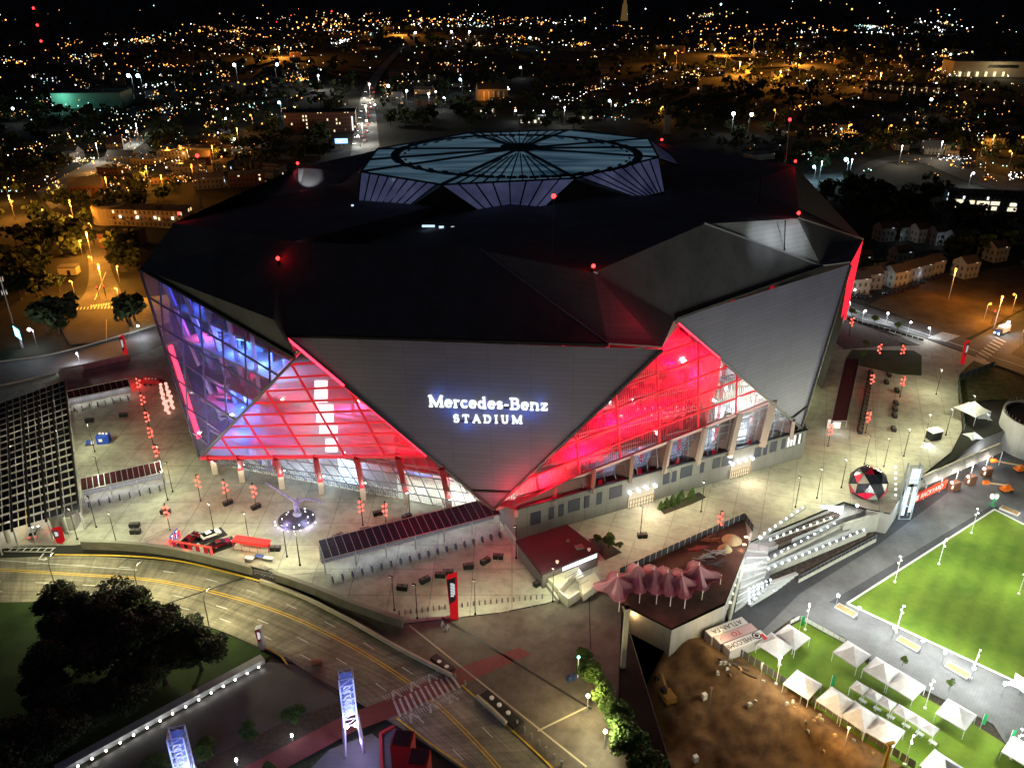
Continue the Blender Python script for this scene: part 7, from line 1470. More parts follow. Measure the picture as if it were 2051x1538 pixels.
for k in range(26):
    f_ = rr_.random(); q = fa.lerp(fb, f_ * .95) + fn * rr_.uniform(2.0, 9); b = MB(); s = rr_.uniform(.3, .8); b.box((q.x, q.y, dirt_z(q.x, q.y) + s * .3), (s * 1.6, s, s * .8), rr_.uniform(0, 3), 0, (.6, .7)); b.solo('rubble_block', M_conc2 if k % 3 else mat('clay_lump', (.3, .18, .08), .9), 'broken block of rubble lying in the dirt beside the mesh fence', 'rubble', group='rubble beside the fence')
for px, py in ((1395, 1505), (1410, 1400)): q = G(px, py, -8.5); b = MB(); b.box((q.x, q.y, dirt_z(q.x, q.y) + .6), (.9, .8, 1.5), .4); b.solo('portable_tank', M_white, 'small white tank standing in the pit, ' + ('nearer' if py > 1450 else 'farther') + ' one', 'tank')
for px, py, s in ((1475, 1345, 5), (1455, 1338, 4), (1500, 1362, 3)): q = G(px, py, -6.5); b = MB(); b.box((q.x, q.y, dirt_z(q.x, q.y) + .3), (s, .35, .35), -.6); b.solo('timber_beam', M_trunk, 'timber beam lying on the dirt ramp, %d metres long looking' % s, 'beam')
for k, (px, py) in enumerate(((1280, 1305), (1300, 1290), (1275, 1285))): q = G(px, py, -6); b = MB(); b.box((q.x, q.y, dirt_z(q.x, q.y) + .7), (2.2 - k * .4, 1.2, 1.2), k, 0, (.8, .6)); b.solo('debris_heap', mat('debris', (.28, .2, .14), .9, var=.3, vs=2), 'heap of site debris beside the concrete pier, ' + ('nearest', 'middle', 'farthest')[k] + ' one', 'heap')
# site lamps that light the dirt; the ramp and deep pit ones are added
for px, py, w, c in ((1600, 1418, 3800, (1, .74, .36)), (1690, 1500, 3600, (1, .62, .2)), (1520, 1370, 900, (1, .72, .36)), (1420, 1420, 120, (1, .6, .25)), (1440, 1300, 1200, (1, .75, .4)), (1270, 1268, 700, (1, .6, .25))):
    q = G(px, py, Z_LOW); q = up(q, Z_LOW); t = thing('site_lamp', 'small work lamp on a stand over the dirt ' + {1600: 'by the fence middle', 1690: 'by the drill mast', 1520: 'added halfway down the ramp', 1420: 'added deep in the dark pit', 1440: 'behind the lettered containers', 1270: 'beside the concrete pier'}[px], 'work lamp', q, group='work lamps'); b = MB(); b.tube([q - Vector((0, 0, 1)), up(q, Z_LOW + 5.6)], .08, 6); b.box(up(q, Z_LOW + 5.7), (.5, .3, .3)); b.build('stand', M_steel, t); lamp(up(q, Z_LOW + 5.4) + Vector((-.8, -.5, 0)), w * .8, c, .4, t)
# blue bins by the trees, sign boards, people walking past the steps
for k in range(2): p = G(1140 + k * 9, 1362 - k * 3); b = MB(); b.box(p + Vector((0, 0, .6)), (.9, .9, 1.2), .5, 0, (.9, .9)); b.solo('waste_bin', mat('bin_blue', (.03, .05, .12), .5), 'dark blue bin under the farthest green tree', 'bin', group='blue bins')
for k, (px, py) in enumerate(((884, 1255), (895, 1262))): p = G(px, py); b = MB(); b.bar(p, p + Vector((.3, .2, 1.3)), .6, .06); b.bar(p + Vector((.6, .4, 0)), p + Vector((.3, .2, 1.3)), .6, .06); b.solo('sandwich_board', M_white, 'white folding board standing before the red pylon, ' + ('left' if k == 0 else 'right') + ' one', 'sign')
p = G(630, 1330); b = MB(); b.box(p + Vector((0, 0, .6)), (1.2, .3, 1.2), .3); b.box(p + Vector((.8, .5, .4)), (1.0, .8, .7), .3); b.solo('road_works_sign', mat('works_orange', (.35, .12, .06), .6), 'small red and white road works sign at the junction', 'sign')
p = G(1270, 1248); 
# ================================================================== CITY BEYOND
rc = random.Random(77)
# --- trees: 3 low-detail kinds shared by all copies
ct = [mk_tree('city_tree', 'dark tree', 41 + k, 420, .17, M_leafd, .6, None, .07, 2) for k in range(3)]
TREE_LABEL = 'dark round tree among the unlit streets behind the stadium'
def stad(px, py):   # pixel covered by the stadium
    x = px
    if 280 < x < 1735:
        top = 430 - (x - 280) * .30 if x < 700 else (262 if x < 1330 else 262 + (x - 1330) * .45)
        return py > top - 4
    return False
cityT = []
def tree_at(px, py, r_, lab=TREE_LABEL, grp='dark trees in the city'):
    k = len(cityT); cityT.append(1); place(ct[k % 3], USED, G(px, py + 4), rc.uniform(0, 6), lab, r_, grp)
for px, py, n, sx, sy in ((100, 480, 9, 60, 22), (230, 440, 5, 50, 15), (520, 290, 12, 60, 30), (640, 280, 10, 40, 30), (830, 245, 14, 60, 14), (960, 225, 10, 60, 14), (1090, 245, 6, 40, 8), (1180, 240, 8, 40, 10), (1640, 345, 6, 18, 18), (1700, 400, 14, 80, 20), (1780, 420, 12, 90, 25), (1880, 440, 10, 90, 30), (1960, 500, 10, 60, 20), (1500, 200, 16, 120, 22), (1700, 250, 14, 120, 26), (1850, 280, 8, 90, 22), (300, 180, 10, 120, 30), (450, 200, 10, 100, 30), (100, 250, 12, 100, 40), (330, 290, 8, 30, 30), (560, 130, 6, 100, 20), (900, 160, 14, 120, 22), (1150, 150, 14, 120, 30), (1330, 130, 8, 80, 20), (250, 520, 6, 20, 20), (60, 585, 8, 60, 22), (115, 650, 5, 25, 14), (265, 640, 3, 14, 10)):
    for _ in range(n):
        x, y = rc.gauss(px, sx * .6), rc.gauss(py, sy * .6)
        if y < 95 or stad(x, y) or not (-40 < x < 2090): continue
        if 690 < x < 775 and 120 < y < 320: continue
        tree_at(x, y, rc.uniform(4.2, 7.5))
# far woodland as one mass: dark clumps over everything that is not a street, a lot or a building
EXC = [[(694, 325), (708, 200), (728, 150), (775, 90), (820, 90), (790, 140), (765, 200), (768, 325)], [(60, 395), (150, 330), (270, 262), (335, 215), (365, 225), (300, 285), (200, 360), (115, 400)], [(95, 445), (170, 470), (170, 570), (100, 640), (130, 700), (280, 700), (280, 600), (235, 530), (215, 480), (140, 425)], [(1560, 360), (1690, 325), (1780, 300), (1880, 295), (2060, 350), (2060, 420), (1900, 380), (1760, 350), (1640, 400), (1560, 400)], [(1690, 600), (1740, 560), (1870, 520), (2060, 500), (2060, 900), (1690, 700)], [(180, 425), (430, 405), (440, 470), (310, 520), (190, 520)], [(110, 175), (280, 165), (300, 225), (110, 225)], [(1880, 120), (2060, 120), (2060, 170), (1880, 170)], [(1895, 385), (2060, 385), (2060, 440), (1895, 430)], [(570, 232), (705, 232), (705, 272), (570, 272)], [(660, 275), (705, 275), (705, 305), (660, 305)], [(955, 212), (1225, 228), (1225, 252), (955, 244)], [(310, 300), (470, 290), (480, 360), (310, 380)], [(-60, 640), (300, 640), (300, 800), (-60, 800)], [(790, 205), (870, 205), (870, 222), (790, 222)], [(100, 520), (180, 520), (180, 560), (100, 560)]]
wb = MB(); n_w = 0
while n_w < 2700:
    x = rc.uniform(-60, 2110); y = 10 + (rc.random() ** 1.25) * 560; n_w += 1
    if stad(x, y + 3) or any(inside(x, y, P) for P in EXC) or (280 < x < 1700 and y > 470): continue
    if y > 200 and x > 1690 and y > 460 and rc.random() < .5: continue
    p = G(x, y); far = max(1, p.y / 700); r_ = rc.uniform(3.5, 6.5) * far ** .5; nc = 44 if y > 230 else 22 if y > 150 else 11
    for _k in range(nc):
        v = Vector((rc.gauss(0, 1), rc.gauss(0, 1), rc.gauss(0, .8))).normalized() * rc.uniform(.5, 1.05); q = p + Vector((v.x * r_, v.y * r_, r_ * (.95 + .75 * v.z))); s_ = r_ * (.26 if nc > 30 else .36 if nc > 15 else .55) * rc.uniform(.7, 1.3); u = Vector((rc.gauss(0, 1), rc.gauss(0, 1), rc.gauss(0, 1))).normalized() * s_; w = u.cross(Vector((rc.gauss(0, 1), rc.gauss(0, 1), rc.gauss(0, 1)))).normalized() * s_ * .8; wb.face([q - u, q + w, q + u, q - w])
o = wb.build('far_woodland', M_leafd); setp(o, 'dark far woodland spreading between the city lights', 'woodland', kind='stuff')
# --- houses and blocks
def win_wall(name, base, lit, sx=2.6, sz=3.2, frac=.25, s=1.6):
    """wall whose procedural windows are lit here and there"""
    m = bpy.data.materials.new(name); m.use_nodes = True; N, L = nodes_of(m); b = N['Principled BSDF']; b.inputs['Base Color'].default_value = (*base, 1); b.inputs['Roughness'].default_value = .8
    uv = N.new('ShaderNodeUVMap'); br = N.new('ShaderNodeTexBrick'); br.offset = 0; br.inputs['Scale'].default_value = 1; br.inputs['Brick Width'].default_value = sx; br.inputs['Row Height'].default_value = sz; br.inputs['Mortar Size'].default_value = .75; br.inputs['Mortar Smooth'].default_value = 0
    br.inputs['Color1'].default_value = (0, 0, 0, 1); br.inputs['Color2'].default_value = (1, 1, 1, 1); br.inputs['Mortar'].default_value = (0, 0, 0, 1); br.inputs['Bias'].default_value = 0
    L.new(uv.outputs[0], br.inputs['Vector']); gt = N.new('ShaderNodeMath'); gt.operation = 'GREATER_THAN'; gt.inputs[1].default_value = 1 - frac; L.new(br.outputs['Color'], gt.inputs[0]); px_ = N.new('ShaderNodeMixRGB'); px_.inputs['Color1'].default_value = (base[0] * .18, base[1] * .18, base[2] * .2, 1); px_.inputs['Color2'].default_value = (*base, 1); L.new(br.outputs['Fac'], px_.inputs['Fac']); L.new(px_.outputs[0], b.inputs['Base Color']); ml = N.new('ShaderNodeMath'); ml.operation = 'MULTIPLY'; ml.inputs[1].default_value = s; L.new(gt.outputs[0], ml.inputs[0]); L.new(ml.outputs[0], b.inputs['Emission Strength']); b.inputs['Emission Color'].default_value = (*lit, 1)
    m.cycles.emission_sampling = 'NONE'; MATS[name] = m; return m
WW = [win_wall('wall_brick', (.12, .05, .035), (1, .75, .45), frac=.18), win_wall('wall_stucco', (.22, .2, .17), (1, .85, .6), frac=.22), win_wall('wall_grey', (.13, .13, .14), (.8, .9, 1), frac=.2), win_wall('wall_tan', (.25, .17, .10), (1, .7, .35), frac=.15)]
M_rd = [mat('roof_tar', (.03, .03, .032), .9), mat('roof_grey', (.09, .09, .095), .85), mat('roof_shingle', (.06, .045, .04), .9, var=.2, vs=1)]
def uvbox(b, c, sx, sy, sz, rz):
    ca, sa = math.cos(rz), math.sin(rz); P = [Vector(c) + Vector((x * ca - y * sa, x * sa + y * ca, 0)) for x, y in ((-sx / 2, -sy / 2), (sx / 2, -sy / 2), (sx / 2, sy / 2), (-sx / 2, sy / 2))]
    for i in range(4):
        a, d = P[i], P[(i + 1) % 4]; l = (d - a).length; o_ = (i * 37.1) % 50; b.face([a, d, d + Vector((0, 0, sz)), a + Vector((0, 0, sz))], 0, [(o_, .3), (o_ + l, .3), (o_ + l, sz + .3), (o_, sz + .3)])
    return P
def block(px, py, sx, sy, sz, rz, wall, roof, label, cat='building', group=None, gable=False, name='city_block', z0=0):
    p = G(px, py, 0); t = thing(name, label, cat, p, 0, group); b = MB(); P = uvbox(b, p, sx, sy, sz, rz); 
    if gable:
        rdg = [(P[0] + P[3]) / 2 + Vector((0, 0, sz + sy * .35)), (P[1] + P[2]) / 2 + Vector((0, 0, sz + sy * .35))]; Q = [q + Vector((0, 0, sz)) for q in P]; b.face([Q[3], Q[0], rdg[0]], 0, [(0, 0)] * 3); b.face([Q[1], Q[2], rdg[1]], 0, [(0, 0)] * 3)
    b.build('wall', wall, t); r = MB()
    if gable:
        r.face([Q[0], Q[1], rdg[1], rdg[0]]); r.face([Q[2], Q[3], rdg[0], rdg[1]])
    else:
        r.box(p + Vector((0, 0, sz + .25)), (sx + .5, sy + .5, .5), rz)
        if sx > 14: r.box(p + Vector((sx * .15, 0, sz + 1.0)), (2.5, 2, 1.2), rz); r.box(p + Vector((-sx * .2, sy * .1, sz + .9)), (1.6, 1.6, 1.0), rz)
    r.build('roof', roof, t); return t
def part_box(t, c, size, rz, m, name, **k): b = MB(); b.box(c, size, rz); return b.build(name, m, t)
# named buildings
t = block(190, 212, 70, 40, 15, .1, mat('teal_hall', (.16, .30, .26), .7, var=.15, vs=.05), M_rd[1], 'long pale teal lit hall with a glowing open front at upper left'); p = t.location; part_box(t, p + Vector((-14, -20.3, 11)), (32, .4, 4), .1, emit('teal_band', (.05, .45, .45), .6), 'sign_band'); part_box(t, p + Vector((-12, -20.5, 3)), (28, .4, 4.5), .1, emit('hall_glow', (1, .95, .75), 1.1), 'lit_entrance'); lamp(p + Vector((-20, -34, 12)), 12000, (.35, 1, .75), .6, t)
t = block(645, 262, 62, 22, 17, .12, WW[0], M_rd[0], 'long dark brick apartment block left of the avenue'); part_box(t, t.location + Vector((30, -11.5, 8)), (1.2, .4, 12), .12, emit('stair_glow', (.8, .95, 1), 1.5), 'lit_stair')
t = block(300, 448, 46, 12, 9, -.12, WW[3], M_rd[0], 'long low apartment building with lit balconies and a curved end'); b = MB(); b.lathe(t.location + Vector((-23, 4, 0)), [(9, 0), (9, 9.2), (8.4, 9.6), (.1, 9.7)], 24); b.build('curved_end', mat('cream_render', (.38, .3, .2), .8), t)
for k in range(9):
    q = t.location + Vector((-18 + k * 5, -6.3 - .6 * k, 0)); part_box(t, q + Vector((0, 0, 4.2)), (2.4, .5, 1.0), -.12, mat('balcony', (.3, .25, .18), .8), 'balcony')
    if k % 2: part_box(t, q + Vector((.4, .5, 5.6)), (1.3, .2, 1.5), -.12, emit('warm_window', (1, .85, .6), 2.5), 'window')
t = block(248, 490, 19, 13, 7, -.05, mat('old_brick', (.12, .05, .04), .85, var=.2, vs=.5), M_rd[0], 'dark old brick building with arched windows at a street corner')
for k in range(7): part_box(t, t.location + Vector((-8 + k * 2.7, -6.65, 3.6)), (1.2, .2, 2.0), -.05, mat('pale_window', (.28, .26, .24), .5), 'window')
t = block(140, 548, 8, 5, 3.4, .1, mat('cream_shop', (.5, .42, .25), .8), M_rd[1], 'small cream hut in the orange lit lot at left'); part_box(t, t.location + Vector((1, -2.6, 1.2)), (1.4, .2, 2.2), .1, M_dark, 'door')
t = block(1980, 418, 48, 16, 9, -.18, WW[2], M_rd[0], 'dark school building with big lit windows at the right edge')
for k, (x, z) in enumerate(((-21, 5.5), (-21, 2.2), (-14, 5.2), (-9, 5.0), (-6, 5), (-6, 2), (-1.5, 5), (-1.5, 2), (8, 4.6), (8, 1.8), (18, 4.4))): part_box(t, t.location + Vector((x, -8.3 - x * .18, z)), (2.8 if k % 3 else 4.6, .3, 2.0), -.18, emit('school_window', (1, .86, .6), 1.3), 'window')
t = block(1975, 152, 110, 40, 20, -.08, mat('office_stone', (.35, .32, .25), .8), M_rd[1], 'wide pale office building with lit colonnade at upper right')
for k in range(9): part_box(t, t.location + Vector((-48 + k * 12, -21, 4)), (3, .6, 6), -.08, emit('colonnade', (1, .8, .45), 1.6), 'lit_bay')
part_box(t, t.location + Vector((10, -21, 14)), (40, .5, 4), -.08, M_dark, 'window_band')
lamp(t.location + Vector((0, -40, 14)), 16000, (1, .8, .45), 1, t)
for k, (px, py, sx, w, lab) in enumerate(((1065, 246, 26, 1, 'long pale industrial shed just behind the glowing roof'), (1160, 238, 30, 1, 'white lit depot with loading doors right behind the glowing roof'), (970, 226, 22, 3, 'red brick depot behind the glowing roof'))):
    t = block(px, py, sx, 12, 6, .04 * k, WW[w], M_rd[k % 3], lab)
    for j in range(4): part_box(t, t.location + Vector((-sx * .36 + j * sx * .24, -6.2, 2)), (2.2, .3, 2.6), .04 * k, emit('dock_light', (1, .9, .7), 1.2), 'dock_door')
t = block(985, 200, 34, 18, 12, .15, mat('mansion_stone', (.38, .28, .14), .8), M_rd[2], 'orange lit columned building beyond the glowing roof', gable=True)
for j in range(6): part_box(t, t.location + Vector((-14 + j * 5.5, -10, 5)), (1.2, 1.2, 10), .15, M_white, 'column')
lamp(t.location + Vector((-6, -20, 9)), 4000, ORANGE, .6, t)
t = thing('church_spire', 'dark church tower with a pointed spire right of the glowing roof', 'church', G(1335, 268)); b = MB(); b.box(t.location + Vector((0, 0, 8)), (5, 5, 16)); b.build('tower', mat('church_brick', (.25, .22, .18), .8), t); b = MB(); b.box(t.location + Vector((0, 0, 21)), (5, 5, 10), 0, 0, (.05, .05)); b.build('spire', M_rd[0], t)
t = thing('church_spire', 'distant golden lit spire at the horizon', 'tower', G(1250, 42)); b = MB(); b.box(t.location + Vector((0, 0, 25)), (22, 22, 50), 0, 0, (.6, .6)); b.box(t.location + Vector((0, 0, 70)), (10, 10, 40), 0, 0, (.1, .1)); b.build('tower', emit('golden_lit_glow', (1, .6, .2), .10), t)  # far tower itself glows, standing in for floodlight on its stone
# gabled townhouses by the right street and terraces of houses
house_labels = []
for k, (px, py, rz) in enumerate(((1712, 585, .2), (1738, 575, .2), (1766, 566, .35), (1790, 570, .4), (1815, 562, .4), (1838, 556, .4), (1862, 549, .45), (1720, 540, .1), (1800, 530, .3), (1930, 552, .4), (1768, 480, .3), (1805, 478, .3), (1840, 482, .3), (1875, 487, .35), (1910, 495, .35), (1990, 520, .4))):
    lab = 'gabled townhouse ' + ('closest to the red glass edge', 'second from the red glass edge', 'third in the row by the parked cars', 'fourth in the row by the parked cars', 'fifth in the row by the parked cars', 'sixth in the row, brightly lit front', 'last in the row by the parked cars', 'behind the row near the stadium', 'behind the middle of the row', 'alone right of the parked cars', 'leftmost of the upper dark group', 'second of the upper dark group', 'third of the upper dark group', 'fourth of the upper dark group', 'fifth of the upper dark group', 'rightmost near the frame edge')[k]
    t = block(px, py, 9, 7.5, 7, rz, WW[2 if k % 3 else 1], M_rd[2], lab, 'house', 'gabled townhouses', True, 'townhouse')
    if k in (0, 5, 2, 11, 13): lamp(t.location + Vector((-2, -8, 4)), 220, (.8, .92, 1), .3, t, 'porch_light'); part_box(t, t.location + Vector((-2, -4.2, 2.5)), (.6, .4, .6), rz, E_white, 'porch_lamp')
for k in range(7): block(1745 + k * 24, 188 + k * 1.5, 17, 12, 11, .1, WW[3], M_rd[2], 'orange lit gabled row house on the right hillside', 'house', 'orange row houses', True, 'row_house')
for k in range(4): block(1742 + k * 14, 200 + k, 11, 8, 8, .1, mat('orange_render', (.45, .24, .10), .8), M_rd[2], 'small orange gabled house beside the dark wood', 'house', 'small orange houses', True, 'row_house')
# generic blocks scattered with groups by district
dist = [('low dark building in the left quarter', 60, 120, 430, 330, 30), ('low building in the orange lit left streets', 150, 290, 560, 400, 16), ('low building among the lights beyond the avenue', 480, 60, 1000, 215, 44), ('mid size building in the orange right quarter', 1150, 70, 2000, 190, 44), ('low building beyond the trees at right', 1500, 215, 2030, 340, 18)]
for lab, x0, y0, x1, y1, n in dist:
    c = 0
    while c < n:
        px, py = rc.uniform(x0, x1), rc.uniform(y0, y1)
        if stad(px, py - 12) or (690 < px < 790 and 105 < py < 320): c += .2; continue
        f_ = max(1, (330 - py) / 130); block(px, py, rc.uniform(9, 24) * f_ ** .5, rc.uniform(8, 14) * f_ ** .5, rc.uniform(3.5, 8) * f_ ** .3, rc.uniform(-.4, .4), rc.choice(WW), rc.choice(M_rd), lab, 'building', lab + 's', rc.random() < .3, 'city_building'); c += 1
# --- street lamps
def street_lamp(name, col, e, power, rb, label):
    t = thing(name, label, 'street lamp', (0, 0, 0)); b = MB(); b.tube([(0, 0, 0), (0, 0, 8)], .12, 5); b.bar((0, 0, 8), (1.2, 0, 8.3), .12); b.build('pole', M_steel, t); b = MB(); b.ball((1.2, 0, 8.2), rb, 8, 5); b.build('lamp', emit(name + '_glow', col, e), t)
    if power: lamp((1.2, -.4, 7.2), power, col, .5, t)
    return t
so = street_lamp('sodium_lamp', (1, .40, .05), 3.6, 9000, .55, 'orange street lamp'); sw = street_lamp('white_lamp', (.9, .97, 1), 14, 3400, .7, 'white street lamp'); sc_ = street_lamp('cool_lamp', (.45, .85, 1), 14, 5000, .8, 'cool blue white street lamp')
N_L = 0
def sl(kind, px, py, s=1.0, lab=None, grp=None):
    global N_L; N_L += 1; return place({'o': so, 'w': sw, 'c': sc_}[kind], USED, G(px, py + 6 * min(1, py / 260)), rc.uniform(0, 6), lab, s, grp)
key = [('c', 270, 186, 2.6), ('c', 288, 186, 2.6), ('w', 477, 164, 2.8), ('w', 555, 164, 2.8), ('w', 775, 205, 2.3), ('w', 815, 206, 1.8), ('w', 849, 206, 1.3), ('w', 871, 202, 1.4), ('w', 893, 214, 1.4), ('c', 926, 183, 1.9), ('w', 908, 88, 3.0), ('w', 939, 88, 3.0), ('w', 830, 90, 3.0), ('w', 1465, 264, 2.2), ('w', 1497, 268, 2.2), ('c', 1630, 358, 1.2), ('c', 1693, 354, 1.6), ('w', 1860, 230, 2.0), ('w', 1223, 228, 1.8), ('w', 1090, 240, 1.2), ('w', 1030, 238, 1.2), ('w', 262, 285, 1.3), ('w', 472, 293, 1.0), ('w', 33, 244, 1.7), ('w', 1045, 154, 1.7), ('c', 1063, 92, 2.0), ('c', 1440, 27, 4), ('o', 1353, 140, 3), ('o', 1452, 138, 2.4), ('o', 1652, 135, 2.6), ('o', 1600, 152, 2), ('o', 1802, 138, 2.4), ('o', 1508, 100, 2.6), ('o', 968, 186, 1.6), ('o', 965, 194, 1.4), ('o', 1322, 234, 1.4), ('o', 1550, 244, 1.6), ('o', 1695, 276, 1.6), ('o', 1775, 276, 1.5), ('o', 1930, 228, 1.6), ('w', 1940, 366, 1.0), ('c', 565, 228, 1.6), ('w', 452, 255, 1.2), ('o', 508, 255, 1.6), ('o', 530, 265, 1.2), ('o', 360, 340, 1), ('o', 340, 312, 1), ('o', 378, 316, 1), ('o', 366, 308, 1), ('o', 235, 338, 1), ('o', 192, 340, 1), ('o', 292, 362, .9), ('o', 150, 452, .9), ('o', 345, 446, .8), ('o', 187, 466, .8), ('o', 90, 445, 1), ('o', 30, 430, 1.1), ('o', 20, 400, 1.1), ('o', 100, 400, 1), ('o', 165, 505, .9), ('o', 190, 540, .95), ('o', 240, 560, .95), ('o', 150, 585, .8), ('o', 240, 600, .8), ('o', 1970, 638, .9), ('o', 2027, 618, .9), ('o', 2040, 690, .8), ('w', 1700, 620, .55), ('w', 1727, 635, .5), ('w', 1775, 640, .5), ('w', 1818, 660, .5), ('w', 1860, 672, .5), ('w', 2010, 662, .6), ('o', 1962, 312, 1.4), ('o', 2020, 330, 1.4), ('o', 2045, 300, 1.4), ('o', 1985, 295, 1.4), ('w', 283, 672, .6), ('w', 160, 722, .5), ('w', 75, 690, .9), ('w', 735, 260, 1.2), ('w', 722, 290, 1.1), ('w', 750, 226, 1.2)]
KL = {'o': 'orange street lamp standing out near ', 'w': 'bright white street lamp standing out near ', 'c': 'cold blue white lamp standing out near '}
def zone(px, py):
    h = 'far left' if px < 300 else 'left' if px < 690 else 'centre' if px < 1150 else 'right' if px < 1650 else 'far right'
    v = 'the horizon' if py < 110 else 'the upper city' if py < 200 else 'the middle city' if py < 300 else 'the near streets'
    return v + ' at ' + h
for kd, px, py, s in key: z = zone(px, py); sl(kd, px, py, s, KL[kd] + z, {'o': 'orange', 'w': 'white', 'c': 'cool'}[kd] + ' lamps, ' + z)
# far lamps, strung along streets and scattered; the largest as things, the rest as one mass per colour
bare = {}
for kd, col, e in (('o', (1, .38, .06), 5.5), ('w', (.9, .96, 1), 7), ('g', (.5, .95, .85), 4), ('r', (1, .05, .04), 5), ('y', (1, .72, .3), 3.5), ('d', (1, .45, .12), 2.2)):
    t = thing('far_lamp', 'small far lamp', 'lamp', (0, 0, 0)); b = MB(); b.tube([(0, 0, 0), (0, 0, 7)], .12, 4); b.build('pole', M_dark, t); b = MB(); b.ball((0, 0, 7.2), .8, 6, 4); b.build('glow', emit('far_glow_' + kd, col, e), t); bare[kd] = t
CN = {'o': 'orange', 'w': 'white', 'g': 'pale green', 'r': 'red', 'y': 'warm yellow', 'd': 'dim orange'}
clusters = [(560, 75, 220, 26, 'wooyod', 60), (800, 52, 260, 10, 'wyyowd', 90), (1000, 44, 160, 9, 'wyowd', 50), (640, 45, 80, 24, 'oord', 16), (150, 120, 200, 40, 'oowgd', 34), (420, 150, 120, 30, 'owogd', 24), (860, 130, 200, 50, 'wwygd', 36), (1180, 100, 180, 50, 'owywd', 34), (1480, 75, 160, 30, 'oooygd', 50), (1600, 140, 160, 30, 'oooyd', 44), (1850, 60, 180, 40, 'oywgd', 34), (1880, 160, 160, 40, 'oywd', 34), (1800, 250, 160, 40, 'owd', 20), (70, 220, 90, 60, 'wgod', 24), (250, 250, 120, 40, 'wgyd', 20), (440, 240, 90, 30, 'wod', 18), (620, 120, 80, 40, 'wod', 18), (220, 330, 170, 50, 'oood', 30), (420, 310, 90, 40, 'ood', 16), (1850, 330, 150, 40, 'ood', 16), (1150, 215, 120, 30, 'wyo', 14), (100, 400, 110, 40, 'ood', 16)]
rows = [((380, 98), (700, 62), 'oooy'), ((430, 120), (640, 100), 'oy'), ((540, 60), (1000, 42), 'wyyo'), ((820, 60), (1180, 48), 'yow'), ((250, 85), (420, 68), 'wyo'), ((1380, 70), (1620, 50), 'oo'), ((1400, 95), (1650, 80), 'ooy'), ((1650, 165), (2000, 190), 'oy'), ((1500, 160), (1720, 190), 'woy'), ((1790, 75), (1960, 60), 'wwy'), ((1560, 118), (1760, 100), 'o'), ((100, 150), (420, 135), 'od'), ((0, 200), (300, 240), 'wg'), ((850, 100), (1150, 90), 'wy'), ((1850, 215), (2050, 240), 'oy'), ((320, 200), (560, 170), 'wod'), ((20, 320), (300, 260), 'wod'), ((1700, 75), (1900, 66), 'wy')]
pts = []
for cx_, cy_, sx, sy, ks, n in clusters: pts += [(rc.gauss(cx_, sx * .6), rc.gauss(cy_, sy * .6), rc.choice(ks), .85) for _ in range(n)]
for (x0, y0), (x1, y1), ks in rows:
    n = int(abs(x1 - x0) / 11); jx = rc.random(); kd0 = rc.choice(ks)
    for k in range(n):
        if rc.random() < .8: f_ = (k + rc.uniform(-.3, .3)) / n; pts.append((lerp(x0, x1, f_), lerp(y0, y1, f_) + rc.gauss(0, 1.0), kd0 if rc.random() < .7 else rc.choice(ks), 1.0))
for _ in range(300):
    c = rc.choice(clusters); x0, y0 = rc.gauss(c[0], c[2] * .95), rc.gauss(c[1], c[3] * .9); kd0 = rc.choice('dddooowyyg'); n = int(rc.expovariate(.13)) + 2; sl_ = rc.uniform(-.25, .25); sp = rc.uniform(5, 26)
    for _k in range(n): dx = rc.gauss(0, sp); pts.append((x0 + dx, y0 + dx * sl_ + rc.gauss(0, sp * .10), kd0 if rc.random() < .75 else rc.choice('dowy'), .5))
for _ in range(260): pts.append((rc.uniform(0, 2050), rc.uniform(12, 330), rc.choice('ddowyg'), .5))
rc.shuffle(pts); pts.sort(key=lambda q: -q[3]); TOT = 0; mass = {k: MB() for k in bare}
for px, py, kd, f_ in pts:
    if py < 4 or stad(px, py) or not (-20 < px < 2070) or py > 400: continue
    p = G(px, py); s = max(.45, p.y / 1500) * rc.uniform(.45, 1.1) * (f_ if f_ > .6 else .75) * math.exp(rc.gauss(0, .38))
    if TOT < 296 and f_ > .6 and rc.random() < .6:
        z = zone(px, py); place(bare[kd], USED, p, 0, 'small far ' + CN[kd] + ' lamp ' + ('towards ' if 'horizon' in z else 'in ') + z, s, 'far ' + CN[kd] + ' lamps, ' + z); TOT += 1
    else: mass[kd].ball(p + Vector((0, 0, rc.uniform(4, 9))), .8 * s, 5, 4)
for kd in bare:
    if not USED.get(bare[kd].name): place(bare[kd], USED, G(640, 44), 0, 'small far ' + CN[kd] + ' lamp towards the horizon at left', 1.5, 'far ' + CN[kd] + ' lamps at the horizon')
for kd, b in mass.items():
    if b.v: o = b.build('distant_lights', MATS['far_glow_' + kd]); setp(o, 'glitter of countless distant ' + CN[kd] + ' lights across the city', 'lights', kind='stuff')
